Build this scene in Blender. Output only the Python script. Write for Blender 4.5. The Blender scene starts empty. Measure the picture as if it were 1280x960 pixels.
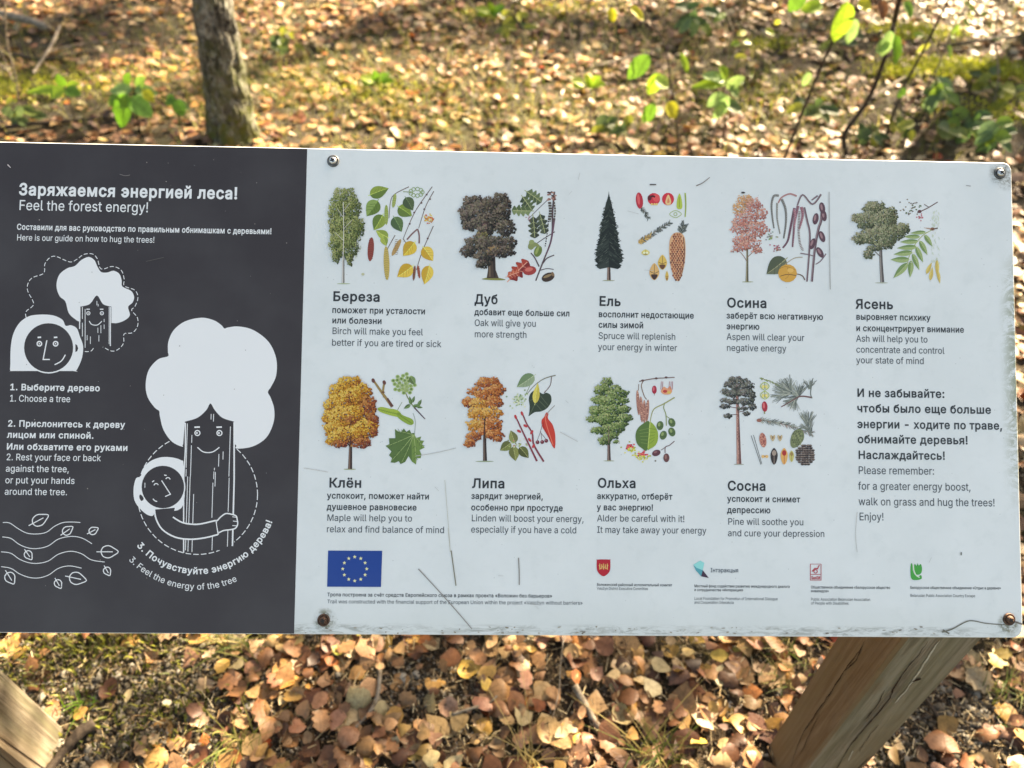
import bpy, math, random
import numpy as np
from mathutils import Matrix, Vector
from mathutils.geometry import tessellate_polygon, delaunay_2d_cdt

sc = bpy.context.scene
COL = sc.collection
R = math.radians
rng = random.Random(7)
nrg = np.random.default_rng(11)

# ---------------------------------------------------------------- camera
CAM_H = 1.55
cam_data = bpy.data.cameras.new('camera')
cam_data.sensor_width = 36.0
cam_data.lens = 27.0
cam_data.clip_start = 0.05
cam_data.clip_end = 500.0
cam_data.dof.use_dof = True
cam_data.dof.focus_distance = 0.9
cam_data.dof.aperture_fstop = 4.2
cam = bpy.data.objects.new('camera', cam_data)
cam.location = (0, 0, CAM_H)
cam.rotation_euler = (R(45), 0, 0)
COL.objects.link(cam)
sc.camera = cam

# ---------------------------------------------------------------- light
SUN_EL, SUN_AZ = 32.0, 42.0          # azimuth from +Y towards +X
world = bpy.data.worlds.new('World')
sc.world = world
world.use_nodes = True
wn = world.node_tree
sky = wn.nodes.new('ShaderNodeTexSky')
sky.sky_type = 'NISHITA'
sky.sun_disc = False
sky.sun_elevation = R(SUN_EL)
sky.sun_rotation = R(SUN_AZ)
sky.air_density = 1.0
sky.dust_density = 2.0
sky.ozone_density = 1.0
bg = wn.nodes['Background']
bg.inputs['Strength'].default_value = 0.06
wn.links.new(sky.outputs[0], bg.inputs['Color'])
sd = bpy.data.lights.new('sun', 'SUN')
sd.energy = 5.0
sd.angle = R(0.6)
sd.color = (1.0, 0.945, 0.86)
so = bpy.data.objects.new('sun', sd)
SUN = Vector((math.cos(R(SUN_EL)) * math.sin(R(SUN_AZ)), math.cos(R(SUN_EL)) * math.cos(R(SUN_AZ)), math.sin(R(SUN_EL))))
so.rotation_euler = SUN.to_track_quat('Z', 'Y').to_euler()
so.location = SUN * 20
COL.objects.link(so)
sc.view_settings.view_transform = 'Standard'
sc.view_settings.look = 'None'
sc.view_settings.exposure = 2.83
sc.view_settings.gamma = 1.0
sc.view_settings.use_white_balance = True
sc.view_settings.white_balance_temperature = 9100

# ---------------------------------------------------------------- helpers
def lin(c):
    return tuple(((v / 255) / 12.92 if v / 255 <= 0.04045 else ((v / 255 + 0.055) / 1.055) ** 2.4) for v in c)

def tag(o, label=None, cat=None, group=None, kind=None):
    if label: o['label'] = label
    if cat: o['category'] = cat
    if group: o['group'] = group
    if kind: o['kind'] = kind
    return o

def empty(name, loc=(0, 0, 0)):
    o = bpy.data.objects.new(name, None)
    o.location = loc
    o.empty_display_size = 0.1
    COL.objects.link(o)
    return o

def mobj(name, verts, faces, mat, parent=None, cols=None, smooth=False, uvs=None):
    me = bpy.data.meshes.new(name)
    me.from_pydata([tuple(v) for v in verts], [], faces)
    if mat: me.materials.append(mat)
    if cols is not None:
        a = me.color_attributes.new('Col', 'FLOAT_COLOR', 'CORNER')
        buf = np.empty((len(me.loops), 4), np.float32)
        k = 0
        for f, c in zip(faces, cols):
            n = len(f); buf[k:k + n, :3] = c; buf[k:k + n, 3] = 1; k += n
        a.data.foreach_set('color', buf.ravel())
    if smooth: me.polygons.foreach_set('use_smooth', [True] * len(me.polygons))
    me.update()
    o = bpy.data.objects.new(name, me)
    COL.objects.link(o)
    if parent: o.parent = parent
    return o

class NT:
    """small helper to write node materials"""
    def __init__(s, name, rough=0.6, spec=0.5):
        s.m = bpy.data.materials.new(name); s.m.use_nodes = True
        s.t = s.m.node_tree; s.b = s.t.nodes['Principled BSDF']
        s.b.inputs['Roughness'].default_value = rough
        s.b.inputs['Specular IOR Level'].default_value = spec
    def n(s, kind, **kw):
        nd = s.t.nodes.new('ShaderNode' + kind)
        for k, v in kw.items(): setattr(nd, k, v)
        return nd
    def l(s, a, b): s.t.links.new(a, b)
    def val(s, x, sock):
        if hasattr(x, 'is_output'): s.l(x, sock)
        else: sock.default_value = x
    def math(s, op, a, b=0.0, c=None, clamp=False):
        nd = s.n('Math', operation=op, use_clamp=clamp)
        s.val(a, nd.inputs[0]); s.val(b, nd.inputs[1])
        if c is not None: s.val(c, nd.inputs[2])
        return nd.outputs[0]
    def coord(s, which='Object', scale=(1, 1, 1)):
        tc = s.n('TexCoord'); mp = s.n('Mapping'); mp.inputs['Scale'].default_value = scale
        s.l(tc.outputs[which], mp.inputs[0]); return mp.outputs[0]
    def noise(s, vec, scale, detail=4, rough=0.55, dist=0.0):
        nd = s.n('TexNoise'); s.l(vec, nd.inputs['Vector'])
        nd.inputs['Scale'].default_value = scale; nd.inputs['Detail'].default_value = detail
        nd.inputs['Roughness'].default_value = rough; nd.inputs['Distortion'].default_value = dist
        return nd.outputs['Fac']
    def step(s, x, lo, hi, a=0.0, b=1.0):
        nd = s.n('MapRange'); s.val(x, nd.inputs[0])
        nd.interpolation_type = 'SMOOTHSTEP'
        for i, v in enumerate((lo, hi, a, b)): nd.inputs[i + 1].default_value = v
        return nd.outputs[0]
    def mix(s, f, a, b, mode='MIX'):
        nd = s.n('Mix', data_type='RGBA', blend_type=mode)
        s.val(f, nd.inputs[0])
        for x, i in ((a, 6), (b, 7)):
            if hasattr(x, 'is_output'): s.l(x, nd.inputs[i])
            else: nd.inputs[i].default_value = (*x, 1)
        return nd.outputs[2]
    def base(s, c): s.val(c if hasattr(c, 'is_output') else (*c, 1), s.b.inputs['Base Color']); return s
    def bump(s, h, strength=0.3, dist=0.01):
        nd = s.n('Bump'); nd.inputs['Strength'].default_value = strength; nd.inputs['Distance'].default_value = dist
        s.l(h, nd.inputs['Height']); s.l(nd.outputs[0], s.b.inputs['Normal']); return s
    def attr(s, name='Col'):
        nd = s.n('Attribute'); nd.attribute_name = name; return nd.outputs['Color']

# board pose: found by fitting a rectangle to the board's corners
BR = Matrix(((0.99959, 0.0118666, 0.02604), (0.0085384, 0.7448384, -0.6671903), (-0.0273128, 0.6671394, 0.744432)))
BC = Vector((0.1769320, 0.6300462, CAM_H - 0.642746))
BRi = BR.inverted()
CS = math.sqrt(0.5)

def ray(u, v):
    x, y = (u - 640) / 960, (480 - v) / 960
    return Vector((x, CS * (1 + y), CS * (y - 1)))

def B(u, v):
    """place on the board (board coordinates, metres) of a spot measured at u, v"""
    d = ray(u, v); n = BR.col[2]; o = Vector((0, 0, CAM_H))
    p = o + d * ((BC - o).dot(n) / d.dot(n))
    q = BRi @ (p - BC)
    return q.x, q.y

def G(u, v, z=0.0):
    """place on the ground of a spot measured at u, v"""
    d = ray(u, v)
    return Vector((0, 0, CAM_H)) + d * ((z - CAM_H) / d.z)

def gz(x, y):
    return (0.018 * math.sin(1.3 * x + 0.7) * math.cos(1.1 * y) + 0.01 * math.sin(3.1 * x + 2.3 * y) + 0.006 * math.sin(5.3 * y - 4.1 * x)) * min(1, max(0, (y - 0.9) / 1.5))
# ---------------------------------------------------------------- materials
def ink_material():
    m = NT('printed_ink', 0.42, 0.35)
    v = m.coord('Object')
    n = m.noise(v, 9, 5)
    c = m.mix(m.step(n, 0.35, 0.75, 0.0, 0.03), m.attr(), (0.55, 0.57, 0.56))
    # tiny chips and dust
    vo = m.n('TexVoronoi'); m.l(v, vo.inputs['Vector']); vo.inputs['Scale'].default_value = 60
    sp = m.math('LESS_THAN', vo.outputs['Distance'], 0.028)
    c2 = m.mix(m.math('MULTIPLY', sp, m.math('GREATER_THAN', m.noise(v, 25, 2), 0.57)), c, (0.45, 0.46, 0.45))
    m.base(c2); m.bump(n, 0.05, 0.002)
    return m.m

def panel_material():
    m = NT('weathered_white_panel', 0.38, 0.4)
    v = m.coord('Object')
    sep = m.n('SeparateXYZ'); m.l(v, sep.inputs[0]); X, Y = sep.outputs[0], sep.outputs[1]
    n1 = m.noise(v, 7, 6, 0.65); n2 = m.noise(v, 45, 4, 0.6)
    c = m.mix(m.step(n1, 0.3, 0.7), (0.715, 0.745, 0.73), (0.775, 0.80, 0.785))
    c = m.mix(m.step(n2, 0.5, 0.72, 0, 0.14), c, (0.50, 0.55, 0.54))
    # little dark specks
    vo = m.n('TexVoronoi'); m.l(v, vo.inputs['Vector']); vo.inputs['Scale'].default_value = 95
    sp = m.math('MULTIPLY', m.step(vo.outputs['Distance'], 0.03, 0.07, 1, 0), m.step(m.noise(v, 14, 2), 0.47, 0.56))
    c = m.mix(m.math('MULTIPLY', sp, 0.45), c, (0.17, 0.18, 0.16))
    # grime collected along the lower edge
    vs = m.coord('Object', (1, 5, 1))
    g = m.step(m.noise(vs, 30, 7, 0.8, 0.8), 0.44, 0.60)
    band = m.math('MULTIPLY', m.step(Y, -0.2745, -0.2675, 1, 0), m.step(Y, -0.2812, -0.2785, 0.3, 1))
    long = m.step(m.noise(m.coord('Object', (1, 0.01, 1)), 6, 2), 0.40, 0.55, 0.45, 1)
    c = m.mix(m.math('MULTIPLY', m.math('MULTIPLY', g, band), m.math('MULTIPLY', long, 0.7)), c, (0.16, 0.16, 0.13))
    c = m.mix(m.step(Y, -0.283, -0.225, 0.22, 0.0), c, (0.50, 0.53, 0.46))
    # green film creeping in from the right edge
    al = m.math('MULTIPLY', m.step(X, 0.50, 0.598, 0, 1), m.step(m.noise(vs, 9, 6, 0.8, 1.0), 0.5, 0.72))
    ed = m.math('MULTIPLY', m.step(X, 0.400, 0.4225, 0, 1), m.step(m.noise(v, 40, 7, 0.85, 1.0), 0.42, 0.56))
    yb = m.math('MULTIPLY', m.step(Y, -0.16, -0.03), m.step(Y, 0.11, 0.19, 1, 0))
    c = m.mix(m.math('MULTIPLY', m.math('MULTIPLY', ed, yb), 0.8), c, (0.22, 0.24, 0.12))
    # stain rings round the rusty lower screws and the worn upper corner
    for sx, sy, r, col, k in ((-0.3875, -0.2655, 0.0155, (0.17, 0.16, 0.09), 0.85), (0.4055, -0.2655, 0.0155, (0.17, 0.16, 0.09), 0.85),
                              (0.414, 0.268, 0.023, (0.27, 0.26, 0.22), 0.95)):
        d = m.n('VectorMath', operation='DISTANCE'); m.l(v, d.inputs[0]); d.inputs[1].default_value = (sx, sy, 0)
        ring = m.math('MULTIPLY', m.step(d.outputs['Value'], r * 0.5, r, 1, 0), m.step(m.noise(v, 120, 4, 0.8), 0.42, 0.6, 0.15, 1))
        c = m.mix(m.math('MULTIPLY', ring, k), c, col)
    m.base(c)
    m.l(m.step(n2, 0.3, 0.7, 0.3, 0.5), m.b.inputs['Roughness'])
    m.bump(n2, 0.05, 0.002)
    return m.m

def wood_material():
    m = NT('weathered_post_wood', 0.8, 0.25)
    v = m.coord('Object', (1, 1, 0.045))
    v2 = m.coord('Object', (1, 1, 0.12))
    g = m.noise(v, 110, 6, 0.7, 0.4); g2 = m.noise(v, 22, 4, 0.6, 0.8)
    c = m.mix(m.step(g, 0.36, 0.62), (0.105, 0.084, 0.058), (0.235, 0.202, 0.152))
    c = m.mix(m.step(m.noise(m.coord('Object', (1, 1, .02)), 240, 3, 0.6), 0.52, 0.6, 0, 0.45), c, (0.075, 0.055, 0.035))
    c = m.mix(m.step(m.noise(m.coord('Object'), 14, 6, 0.8), 0.52, 0.68, 0, 0.4), c, (0.13, 0.13, 0.115))
    c = m.mix(m.step(g2, 0.4, 0.65, 0, 0.55), c, (0.15, 0.145, 0.085))
    blot = m.noise(v2, 7, 3)
    c = m.mix(m.step(blot, 0.45, 0.7, 0, 0.4), c, (0.19, 0.115, 0.055))
    knot = m.n('TexVoronoi'); m.l(m.coord('Object', (1, 1, 0.35)), knot.inputs['Vector']); knot.inputs['Scale'].default_value = 9
    c = m.mix(m.step(knot.outputs['Distance'], 0.04, 0.16, 0.8, 0), c, (0.13, 0.075, 0.03))
    crack = m.n('TexVoronoi', feature='DISTANCE_TO_EDGE'); m.l(m.coord('Object', (1, 1, 0.035)), crack.inputs['Vector']); crack.inputs['Scale'].default_value = 17
    ck = m.math('MULTIPLY', m.step(crack.outputs['Distance'], 0.006, 0.035, 1, 0), m.step(m.noise(m.coord('Object', (1, 1, 0.3)), 9, 2), 0.5, 0.58))
    c = m.mix(m.math('MULTIPLY', ck, 0.85), c, (0.035, 0.02, 0.012))
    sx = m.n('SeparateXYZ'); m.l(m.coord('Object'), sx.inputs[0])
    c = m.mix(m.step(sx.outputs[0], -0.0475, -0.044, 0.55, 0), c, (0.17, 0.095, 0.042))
    m.base(c)
    h = m.math('SUBTRACT', m.math('MULTIPLY', g, 0.25), ck)
    m.bump(h, 0.8, 0.005)
    return m.m

def bark_material():
    m = NT('lichened_bark', 0.95, 0.2)
    v = m.coord('Object', (1, 1, 0.35))
    n = m.noise(v, 28, 7, 0.75, 0.6); n2 = m.noise(m.coord('Object'), 9, 5, 0.7)
    n3 = m.noise(m.coord('Object', (1, 1, .6)), 42, 6, 0.8)
    c = m.mix(m.step(n, 0.38, 0.62), (0.03, 0.026, 0.021), (0.21, 0.195, 0.16))
    c = m.mix(m.step(n3, 0.5, 0.56, 0, 0.75), c, (0.42, 0.42, 0.36))
    c = m.mix(m.step(n2, 0.48, 0.62, 0, 0.6), c, (0.12, 0.14, 0.05))
    # moss on the root collar
    sz = m.n('SeparateXYZ'); m.l(m.coord('Object'), sz.inputs[0])
    c = m.mix(m.math('MULTIPLY', m.step(sz.outputs[2], 0.05, 0.45, 1, 0), m.step(m.noise(m.coord('Object'), 22, 5, 0.8), 0.42, 0.58)), c, (0.13, 0.14, 0.035))
    m.base(c); m.bump(m.math('ADD', n, m.math('MULTIPLY', n3, 0.5)), 1.0, 0.035)
    return m.m

def leaf_material(name, trans=0.25, rough=0.6, veins=True):
    m = NT(name, rough, 0.5)
    c = m.attr()
    tc = m.n('TexCoord'); sep = m.n('SeparateXYZ'); m.l(tc.outputs['UV'], sep.inputs[0])
    x, y = sep.outputs[0], sep.outputs[1]
    ay = m.math('ABSOLUTE', m.math('SUBTRACT', y, 0.5))
    ph = m.math('SUBTRACT', m.math('MULTIPLY', x, 44.0), m.math('MULTIPLY', ay, 42.0))
    ve = m.step(m.math('SINE', ph), 0.75, 1.0, 0, 1)
    mid = m.step(ay, 0.0, 0.035, 1, 0)
    vv = m.math('MAXIMUM', ve, mid)
    nz = m.noise(m.coord('Object'), 130, 3)
    c1 = m.mix(m.step(nz, 0.35, 0.7, 0, 0.5), c, (0.45, 0.40, 0.32), 'MULTIPLY')
    c2 = m.mix(m.math('MULTIPLY', vv, 0.28), c1, (0.35, 0.26, 0.16), 'MULTIPLY') if veins else c1
    m.base(c2); m.bump(m.math('ADD', vv, m.math('MULTIPLY', nz, 1.0)), 0.25, 0.002)
    tr = m.n('BsdfTranslucent'); m.l(c2, tr.inputs['Color'])
    mx = m.n('MixShader'); mx.inputs[0].default_value = trans
    out = m.t.nodes['Material Output']
    m.l(m.b.outputs[0], mx.inputs[1]); m.l(tr.outputs[0], mx.inputs[2]); m.l(mx.outputs[0], out.inputs['Surface'])
    return m.m

def soil_material():
    m = NT('forest_soil', 0.95, 0.15)
    v = m.coord('Object')
    n = m.noise(v, 3, 8, 0.7); n2 = m.noise(v, 60, 6, 0.8); n3 = m.noise(v, 260, 3, 0.7)
    c = m.mix(m.step(n2, 0.3, 0.7), (0.02, 0.014, 0.009), (0.085, 0.062, 0.04))
    c = m.mix(m.step(n3, 0.5, 0.7, 0, 0.7), c, (0.15, 0.12, 0.08))
    c = m.mix(m.step(n, 0.45, 0.62, 0, 0.5), c, (0.07, 0.07, 0.028))
    # grey grit
    vo = m.n('TexVoronoi'); m.l(v, vo.inputs['Vector']); vo.inputs['Scale'].default_value = 150
    grit = m.math('MULTIPLY', m.step(vo.outputs['Distance'], 0.25, 0.5, 1, 0), m.step(m.noise(v, 20, 3), 0.5, 0.6))
    c = m.mix(m.math('MULTIPLY', grit, 0.6), c, (0.23, 0.23, 0.22))
    m.base(c); m.bump(m.math('ADD', n2, n3), 0.9, 0.01)
    return m.m

def plain(name, c1, c2, scale=40, rough=0.7, spec=0.4, metal=0.0, bump=0.3):
    m = NT(name, rough, spec); m.b.inputs['Metallic'].default_value = metal
    n = m.noise(m.coord('Object'), scale, 5, 0.7)
    m.base(m.mix(m.step(n, 0.35, 0.65), c1, c2)); m.bump(n, bump, 0.002)
    return m.m

def attr_mat(name, rough=0.7, spec=0.3, scale=90, trans=0.0):
    m = NT(name, rough, spec)
    n = m.noise(m.coord('Object'), scale, 4, 0.7)
    c = m.mix(m.step(n, 0.3, 0.7, 0, 0.6), m.attr(), (0.45, 0.42, 0.38), 'MULTIPLY')
    m.base(c); m.bump(n, 0.4, 0.003)
    if trans:
        tr = m.n('BsdfTranslucent'); m.l(c, tr.inputs['Color'])
        mx = m.n('MixShader'); mx.inputs[0].default_value = trans
        m.l(m.b.outputs[0], mx.inputs[1]); m.l(tr.outputs[0], mx.inputs[2]); m.l(mx.outputs[0], m.t.nodes['Material Output'].inputs['Surface'])
    return m.m

M = dict(ink=ink_material(), panel=panel_material(), wood=wood_material(), bark=bark_material(),
         leaf=leaf_material('fallen_leaf', 0.22, 0.5), green=leaf_material('green_leaf', 0.45, 0.45),
         soil=soil_material(), stuff=attr_mat('litter_bits', 0.85), blade=attr_mat('grass_blade', 0.55, 0.3, 30, 0.35),
         steel=plain('zinc_screw', (0.42, 0.43, 0.43), (0.62, 0.63, 0.62), 300, 0.3, 0.5, 0.9, 0.1),
         rust=plain('rusty_screw', (0.045, 0.022, 0.014), (0.16, 0.085, 0.055), 300, 0.6, 0.4, 0.3, 0.5),
         cup=plain('dull_washer', (0.06, 0.06, 0.058), (0.22, 0.22, 0.21), 260, 0.45, 0.5, 0.7, 0.3),
         slot=plain('screw_recess', (0.012, 0.012, 0.012), (0.02, 0.018, 0.016), 100, 0.7),
         twig=plain('dead_twig', (0.12, 0.095, 0.07), (0.30, 0.26, 0.21), 60, 0.9, 0.2, 0, 0.8),
         stem=plain('dark_sapling_stem', (0.025, 0.018, 0.014), (0.07, 0.052, 0.038), 80, 0.8, 0.2, 0, 0.6))
# glyph outlines: advance, then contours as x, y pairs
GL = {
"A":[192,[[7,0,81,203,110,203,185,0,158,0,115,121,111,134,106,149,100,168,93,191,98,191,91,168,85,148,76,121,34,0],[44,57,44,79,148,79,148,57]]],
"B":[182,[[24,0,24,203,96,203,116,202,132,196,144,188,152,177,158,164,159,150,158,138,155,128,149,120,143,114,135,110,126,107,126,105,136,103,145,98,154,91,161,81,166,69,167,54,165,40,160,27,151,16,138,7,120,2,99,0],[50,23,98,23,118,25,132,32,140,42,142,55,141,65,137,74,131,81,122,87,112,91,99,92,50,92],[50,114,95,114,106,115,115,118,123,124,129,131,133,139,134,149,132,161,125,172,113,178,96,181,50,181]]],
"C":[204,[[107,-3,82,0,60,10,42,25,28,46,19,72,16,102,19,132,28,157,42,178,60,193,82,203,107,206,122,205,136,202,149,196,161,188,171,179,179,167,185,154,189,139,163,139,160,149,156,158,150,165,143,171,135,176,126,180,117,182,107,182,89,180,73,173,60,161,50,146,44,126,41,102,44,78,50,58,60,42,74,31,89,24,107,21,117,22,126,24,135,27,143,32,150,38,156,46,160,54,163,64,189,64,185,49,179,36,171,25,161,15,149,7,136,2,122,-2]]],
"D":[201,[[88,0,38,0,38,23,86,23,109,25,127,32,141,44,152,60,158,79,160,102,158,125,152,144,142,160,128,171,110,178,88,181,37,181,37,203,90,203,118,200,141,191,160,177,173,156,182,131,185,102,182,73,173,47,159,27,140,12,116,3],[50,203,50,0,24,0,24,203]]],
"E":[167,[[24,0,24,203,149,203,149,181,50,181,50,114,142,114,142,91,50,91,50,23,150,23,150,0]]],
"F":[164,[[24,0,24,203,148,203,148,181,50,181,50,111,138,111,138,88,50,88,50,0]]],
"G":[208,[[107,-3,82,0,60,10,41,25,28,46,19,72,16,102,19,132,28,157,41,178,60,193,81,203,106,206,122,205,136,201,149,196,161,188,171,178,180,167,186,154,190,139,163,139,160,149,155,157,149,165,142,171,135,176,117,182,106,182,89,180,73,173,60,161,50,146,44,126,41,102,44,78,50,58,60,42,74,31,90,24,107,21,124,23,138,28,150,37,158,49,164,64,166,81,174,80,113,80,113,102,191,102,191,80,188,57,180,36,167,20,151,8,130,0]]],
"H":[207,[[24,0,24,203,50,203,50,116,157,116,157,203,183,203,183,0,157,0,157,93,50,93,50,0]]],
"I":[120,[[12,0,12,23,47,23,47,181,12,181,12,203,108,203,108,181,73,181,73,23,108,23,108,0]]],
"L":[157,[[24,0,24,203,50,203,50,23,144,23,144,0]]],
"M":[251,[[24,0,24,203,61,203,111,75,113,70,115,64,117,57,120,49,122,41,125,34,127,26,129,20,123,20,125,26,127,33,130,41,132,48,134,56,137,63,139,70,141,75,191,203,227,203,227,0,202,0,202,165,203,174,203,183,205,183,202,173,199,164,196,154,193,145,187,129,184,122,182,116,137,0,114,0,68,116,64,128,58,144,55,153,52,163,48,173,45,183,48,183,48,140,49,131,49,0]]],
"N":[209,[[24,0,24,203,54,203,137,73,141,67,145,60,150,52,155,43,160,33,166,22,162,21,161,33,160,43,160,203,185,203,185,0,155,0,81,116,71,132,59,152,52,165,43,181,48,181,48,167,49,153,49,141,50,131,50,0]]],
"O":[213,[[107,-3,82,0,60,10,42,25,28,46,19,72,16,102,19,132,28,157,42,178,60,193,82,203,107,206,132,203,153,193,172,178,186,157,194,132,197,102,194,72,186,46,172,25,153,10,132,0],[107,21,124,23,140,30,153,42,163,58,170,78,172,102,170,126,163,146,153,162,140,173,124,180,107,182,89,180,74,173,60,162,50,146,44,126,41,102,44,78,50,58,60,42,74,30,89,23]]],
"P":[178,[[24,0,24,203,94,203,116,201,133,195,146,185,156,172,162,156,163,139,162,122,156,106,146,93,133,83,116,76,94,74,44,74,44,97,93,97,107,98,119,102,127,109,133,117,137,128,138,139,137,150,133,161,127,169,119,175,107,179,93,181,50,181,50,0]]],
"R":[180,[[24,0,24,203,94,203,116,201,133,195,147,186,156,173,162,158,164,141,162,124,156,109,147,96,133,87,116,81,94,79,39,79,39,102,93,102,108,103,119,107,128,112,133,120,137,130,138,141,137,152,133,162,128,170,119,176,108,180,93,181,50,181,50,0],[141,0,92,92,121,92,171,0]]],
"S":[179,[[89,-4,69,-2,51,4,36,12,26,24,18,38,15,55,42,55,44,44,49,35,57,28,67,23,78,21,89,20,103,21,114,24,124,29,132,37,137,46,138,56,137,65,133,72,126,77,118,82,109,86,98,89,73,96,51,104,34,116,24,130,21,149,23,165,30,179,41,191,55,199,72,204,91,206,110,204,126,199,140,191,151,179,158,166,160,151,135,151,131,165,121,175,107,181,90,183,78,182,67,179,58,174,51,167,47,159,46,150,48,141,52,133,59,128,68,123,77,120,85,117,106,112,115,109,125,105,134,101,143,95,151,88,158,79,162,68,163,55,161,40,155,25,144,13,129,4,111,-2]]],
"T":[179,[[13,181,13,203,167,203,167,181,103,181,103,0,77,0,77,181]]],
"U":[207,[[104,-3,81,-1,62,6,46,17,34,32,26,49,24,69,24,203,50,203,50,71,51,57,56,45,64,35,75,27,88,22,104,21,119,22,132,27,143,35,151,45,155,57,157,71,157,203,183,203,183,69,180,49,173,32,161,17,145,6,126,-1]]],
"V":[192,[[82,0,7,203,34,203,77,82,86,55,92,36,99,12,94,12,101,36,112,71,116,82,158,203,185,203,111,0]]],
"a":[156,[[64,-3,50,-2,38,2,27,9,19,18,14,29,12,43,13,55,17,64,23,72,31,77,40,81,50,84,61,86,71,88,84,90,101,92,106,94,109,97,109,111,107,119,102,124,96,129,88,131,78,132,68,131,60,129,53,125,47,120,43,115,40,110,16,116,23,129,31,138,42,145,53,150,65,153,78,154,86,153,96,152,105,149,114,144,122,137,129,128,133,116,135,101,135,0,111,0,111,21,109,21,106,15,101,10,94,5,86,0,76,-2],[68,18,81,19,91,23,99,30,105,37,109,46,110,55,110,76,108,74,104,73,99,71,80,68,75,68,70,67,62,66,54,63,47,60,41,56,38,50,37,42,38,35,41,29,46,24,52,21,60,19]]],
"b":[170,[[92,-3,79,-2,69,2,61,7,55,12,51,18,47,23,45,23,45,0,21,0,21,203,45,203,45,128,47,128,55,138,61,144,69,149,79,153,92,154,110,151,125,144,138,133,148,117,154,98,156,76,154,53,148,34,138,18,125,6,110,-1],[88,19,101,21,112,26,120,35,126,47,130,60,131,76,130,91,126,104,120,116,112,125,101,130,88,132,75,130,64,125,56,116,50,105,46,92,45,76,46,60,50,46,56,35,65,26,75,21]]],
"c":[158,[[83,-3,64,-1,47,7,33,18,22,34,16,53,14,75,16,97,22,116,33,132,47,144,64,151,83,154,94,153,104,151,113,147,122,142,130,136,136,129,141,120,145,111,121,105,119,110,116,116,108,124,103,128,97,130,83,132,69,130,58,124,49,115,43,103,40,90,39,75,40,60,43,47,49,35,58,26,69,21,83,19,90,19,97,21,103,23,108,26,117,35,120,41,122,47,145,41,142,31,136,22,130,15,114,3,94,-3]]],
"d":[170,[[78,-3,60,-1,45,6,32,18,22,34,16,53,14,76,16,98,22,117,32,133,45,144,60,151,78,154,91,153,101,149,109,144,115,138,119,133,122,128,124,128,124,203,149,203,149,0,125,0,125,23,123,23,119,18,115,12,109,7,101,2,91,-2],[82,19,95,21,105,26,114,35,120,46,123,60,125,76,123,92,120,105,114,116,105,125,95,130,82,132,69,130,58,125,49,116,43,104,40,91,39,76,40,60,43,47,50,35,58,26,69,21]]],
"e":[162,[[85,-3,64,-1,47,7,33,18,22,34,16,53,14,75,16,97,22,116,32,132,46,144,63,151,82,154,94,153,106,150,118,144,128,136,136,126,143,113,147,97,148,78,148,68,30,68,30,88,135,88,124,81,123,95,119,107,113,118,105,126,95,130,82,132,69,130,59,125,50,118,44,108,40,97,38,84,38,71,40,55,44,42,51,32,60,25,72,20,85,18,94,19,101,21,108,24,114,29,119,35,122,42,146,36,141,25,134,16,125,8,113,2,100,-2]]],
"f":[101,[[91,152,91,131,3,131,3,152],[32,0,32,173,34,185,38,194,45,202,54,208,64,211,75,212,83,212,94,210,97,208,91,187,86,189,82,189,78,190,68,188,62,184,58,177,57,167,57,0]]],
"g":[170,[[83,-60,67,-59,54,-56,42,-51,33,-44,26,-36,20,-28,41,-16,44,-21,54,-31,62,-35,71,-38,83,-39,100,-37,113,-30,122,-19,125,-2,125,27,122,27,119,22,115,17,109,11,101,6,91,3,78,2,61,4,45,11,32,21,22,36,16,54,14,76,16,98,22,117,32,133,45,144,61,151,78,154,91,153,101,149,109,144,120,133,123,128,125,128,125,152,149,152,149,-4,147,-22,140,-36,130,-47,116,-54,100,-59],[82,24,95,25,105,30,114,38,120,48,124,62,125,77,124,92,120,106,114,117,106,125,95,130,82,132,69,130,58,125,50,116,43,105,40,92,39,77,40,62,43,49,50,38,58,30,69,25]]],
"h":[164,[[45,91,45,0,21,0,21,203,45,203,45,115,41,115,49,133,61,145,75,152,91,154,105,152,118,147,128,139,136,128,141,114,143,96,143,0,118,0,118,94,116,110,109,122,98,129,84,132,74,130,64,127,57,121,51,113,47,103]]],
"i":[67,[[21,0,21,152,45,152,45,0],[33,177,27,178,22,182,18,187,17,193,18,200,22,205,27,208,33,209,40,208,46,205,49,200,51,193,49,187,46,182,40,178]]],
"j":[67,[[21,152,45,152,45,-12,44,-25,41,-36,34,-45,26,-52,15,-56,2,-57,-4,-57,-4,-35,1,-35,10,-33,16,-29,20,-21,21,-12],[33,177,27,178,21,182,18,187,16,193,18,200,21,205,27,208,33,209,40,208,45,205,49,200,50,193,49,187,45,182,40,178]]],
"k":[152,[[44,55,44,85,48,85,114,152,144,152,74,80,71,80],[21,0,21,203,45,203,45,0],[118,0,59,74,76,91,149,0]]],
"l":[76,[[56,-1,40,1,30,8,23,19,21,34,21,203,45,203,45,39,46,31,48,25,52,22,58,21,66,21,68,22,72,1,69,0,65,0,60,-1]]],
"m":[244,[[21,0,21,152,45,152,45,118,43,118,47,129,53,138,60,145,69,150,78,153,88,154,103,152,115,144,124,133,128,118,125,118,129,128,135,137,143,145,152,150,163,153,175,154,187,153,199,149,209,142,216,131,221,118,223,102,223,0,198,0,198,101,196,116,189,125,179,130,167,132,158,131,150,128,143,123,138,116,135,108,134,99,134,0,110,0,110,104,108,115,101,124,92,130,80,132,71,131,63,128,56,123,50,116,47,106,45,95,45,0]]],
"n":[164,[[45,91,45,0,21,0,21,152,45,152,45,115,41,115,49,133,61,145,75,152,91,154,105,152,118,147,128,139,136,128,141,114,143,96,143,0,118,0,118,94,116,110,109,122,98,129,84,132,74,130,64,127,57,121,51,113,47,103]]],
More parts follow.
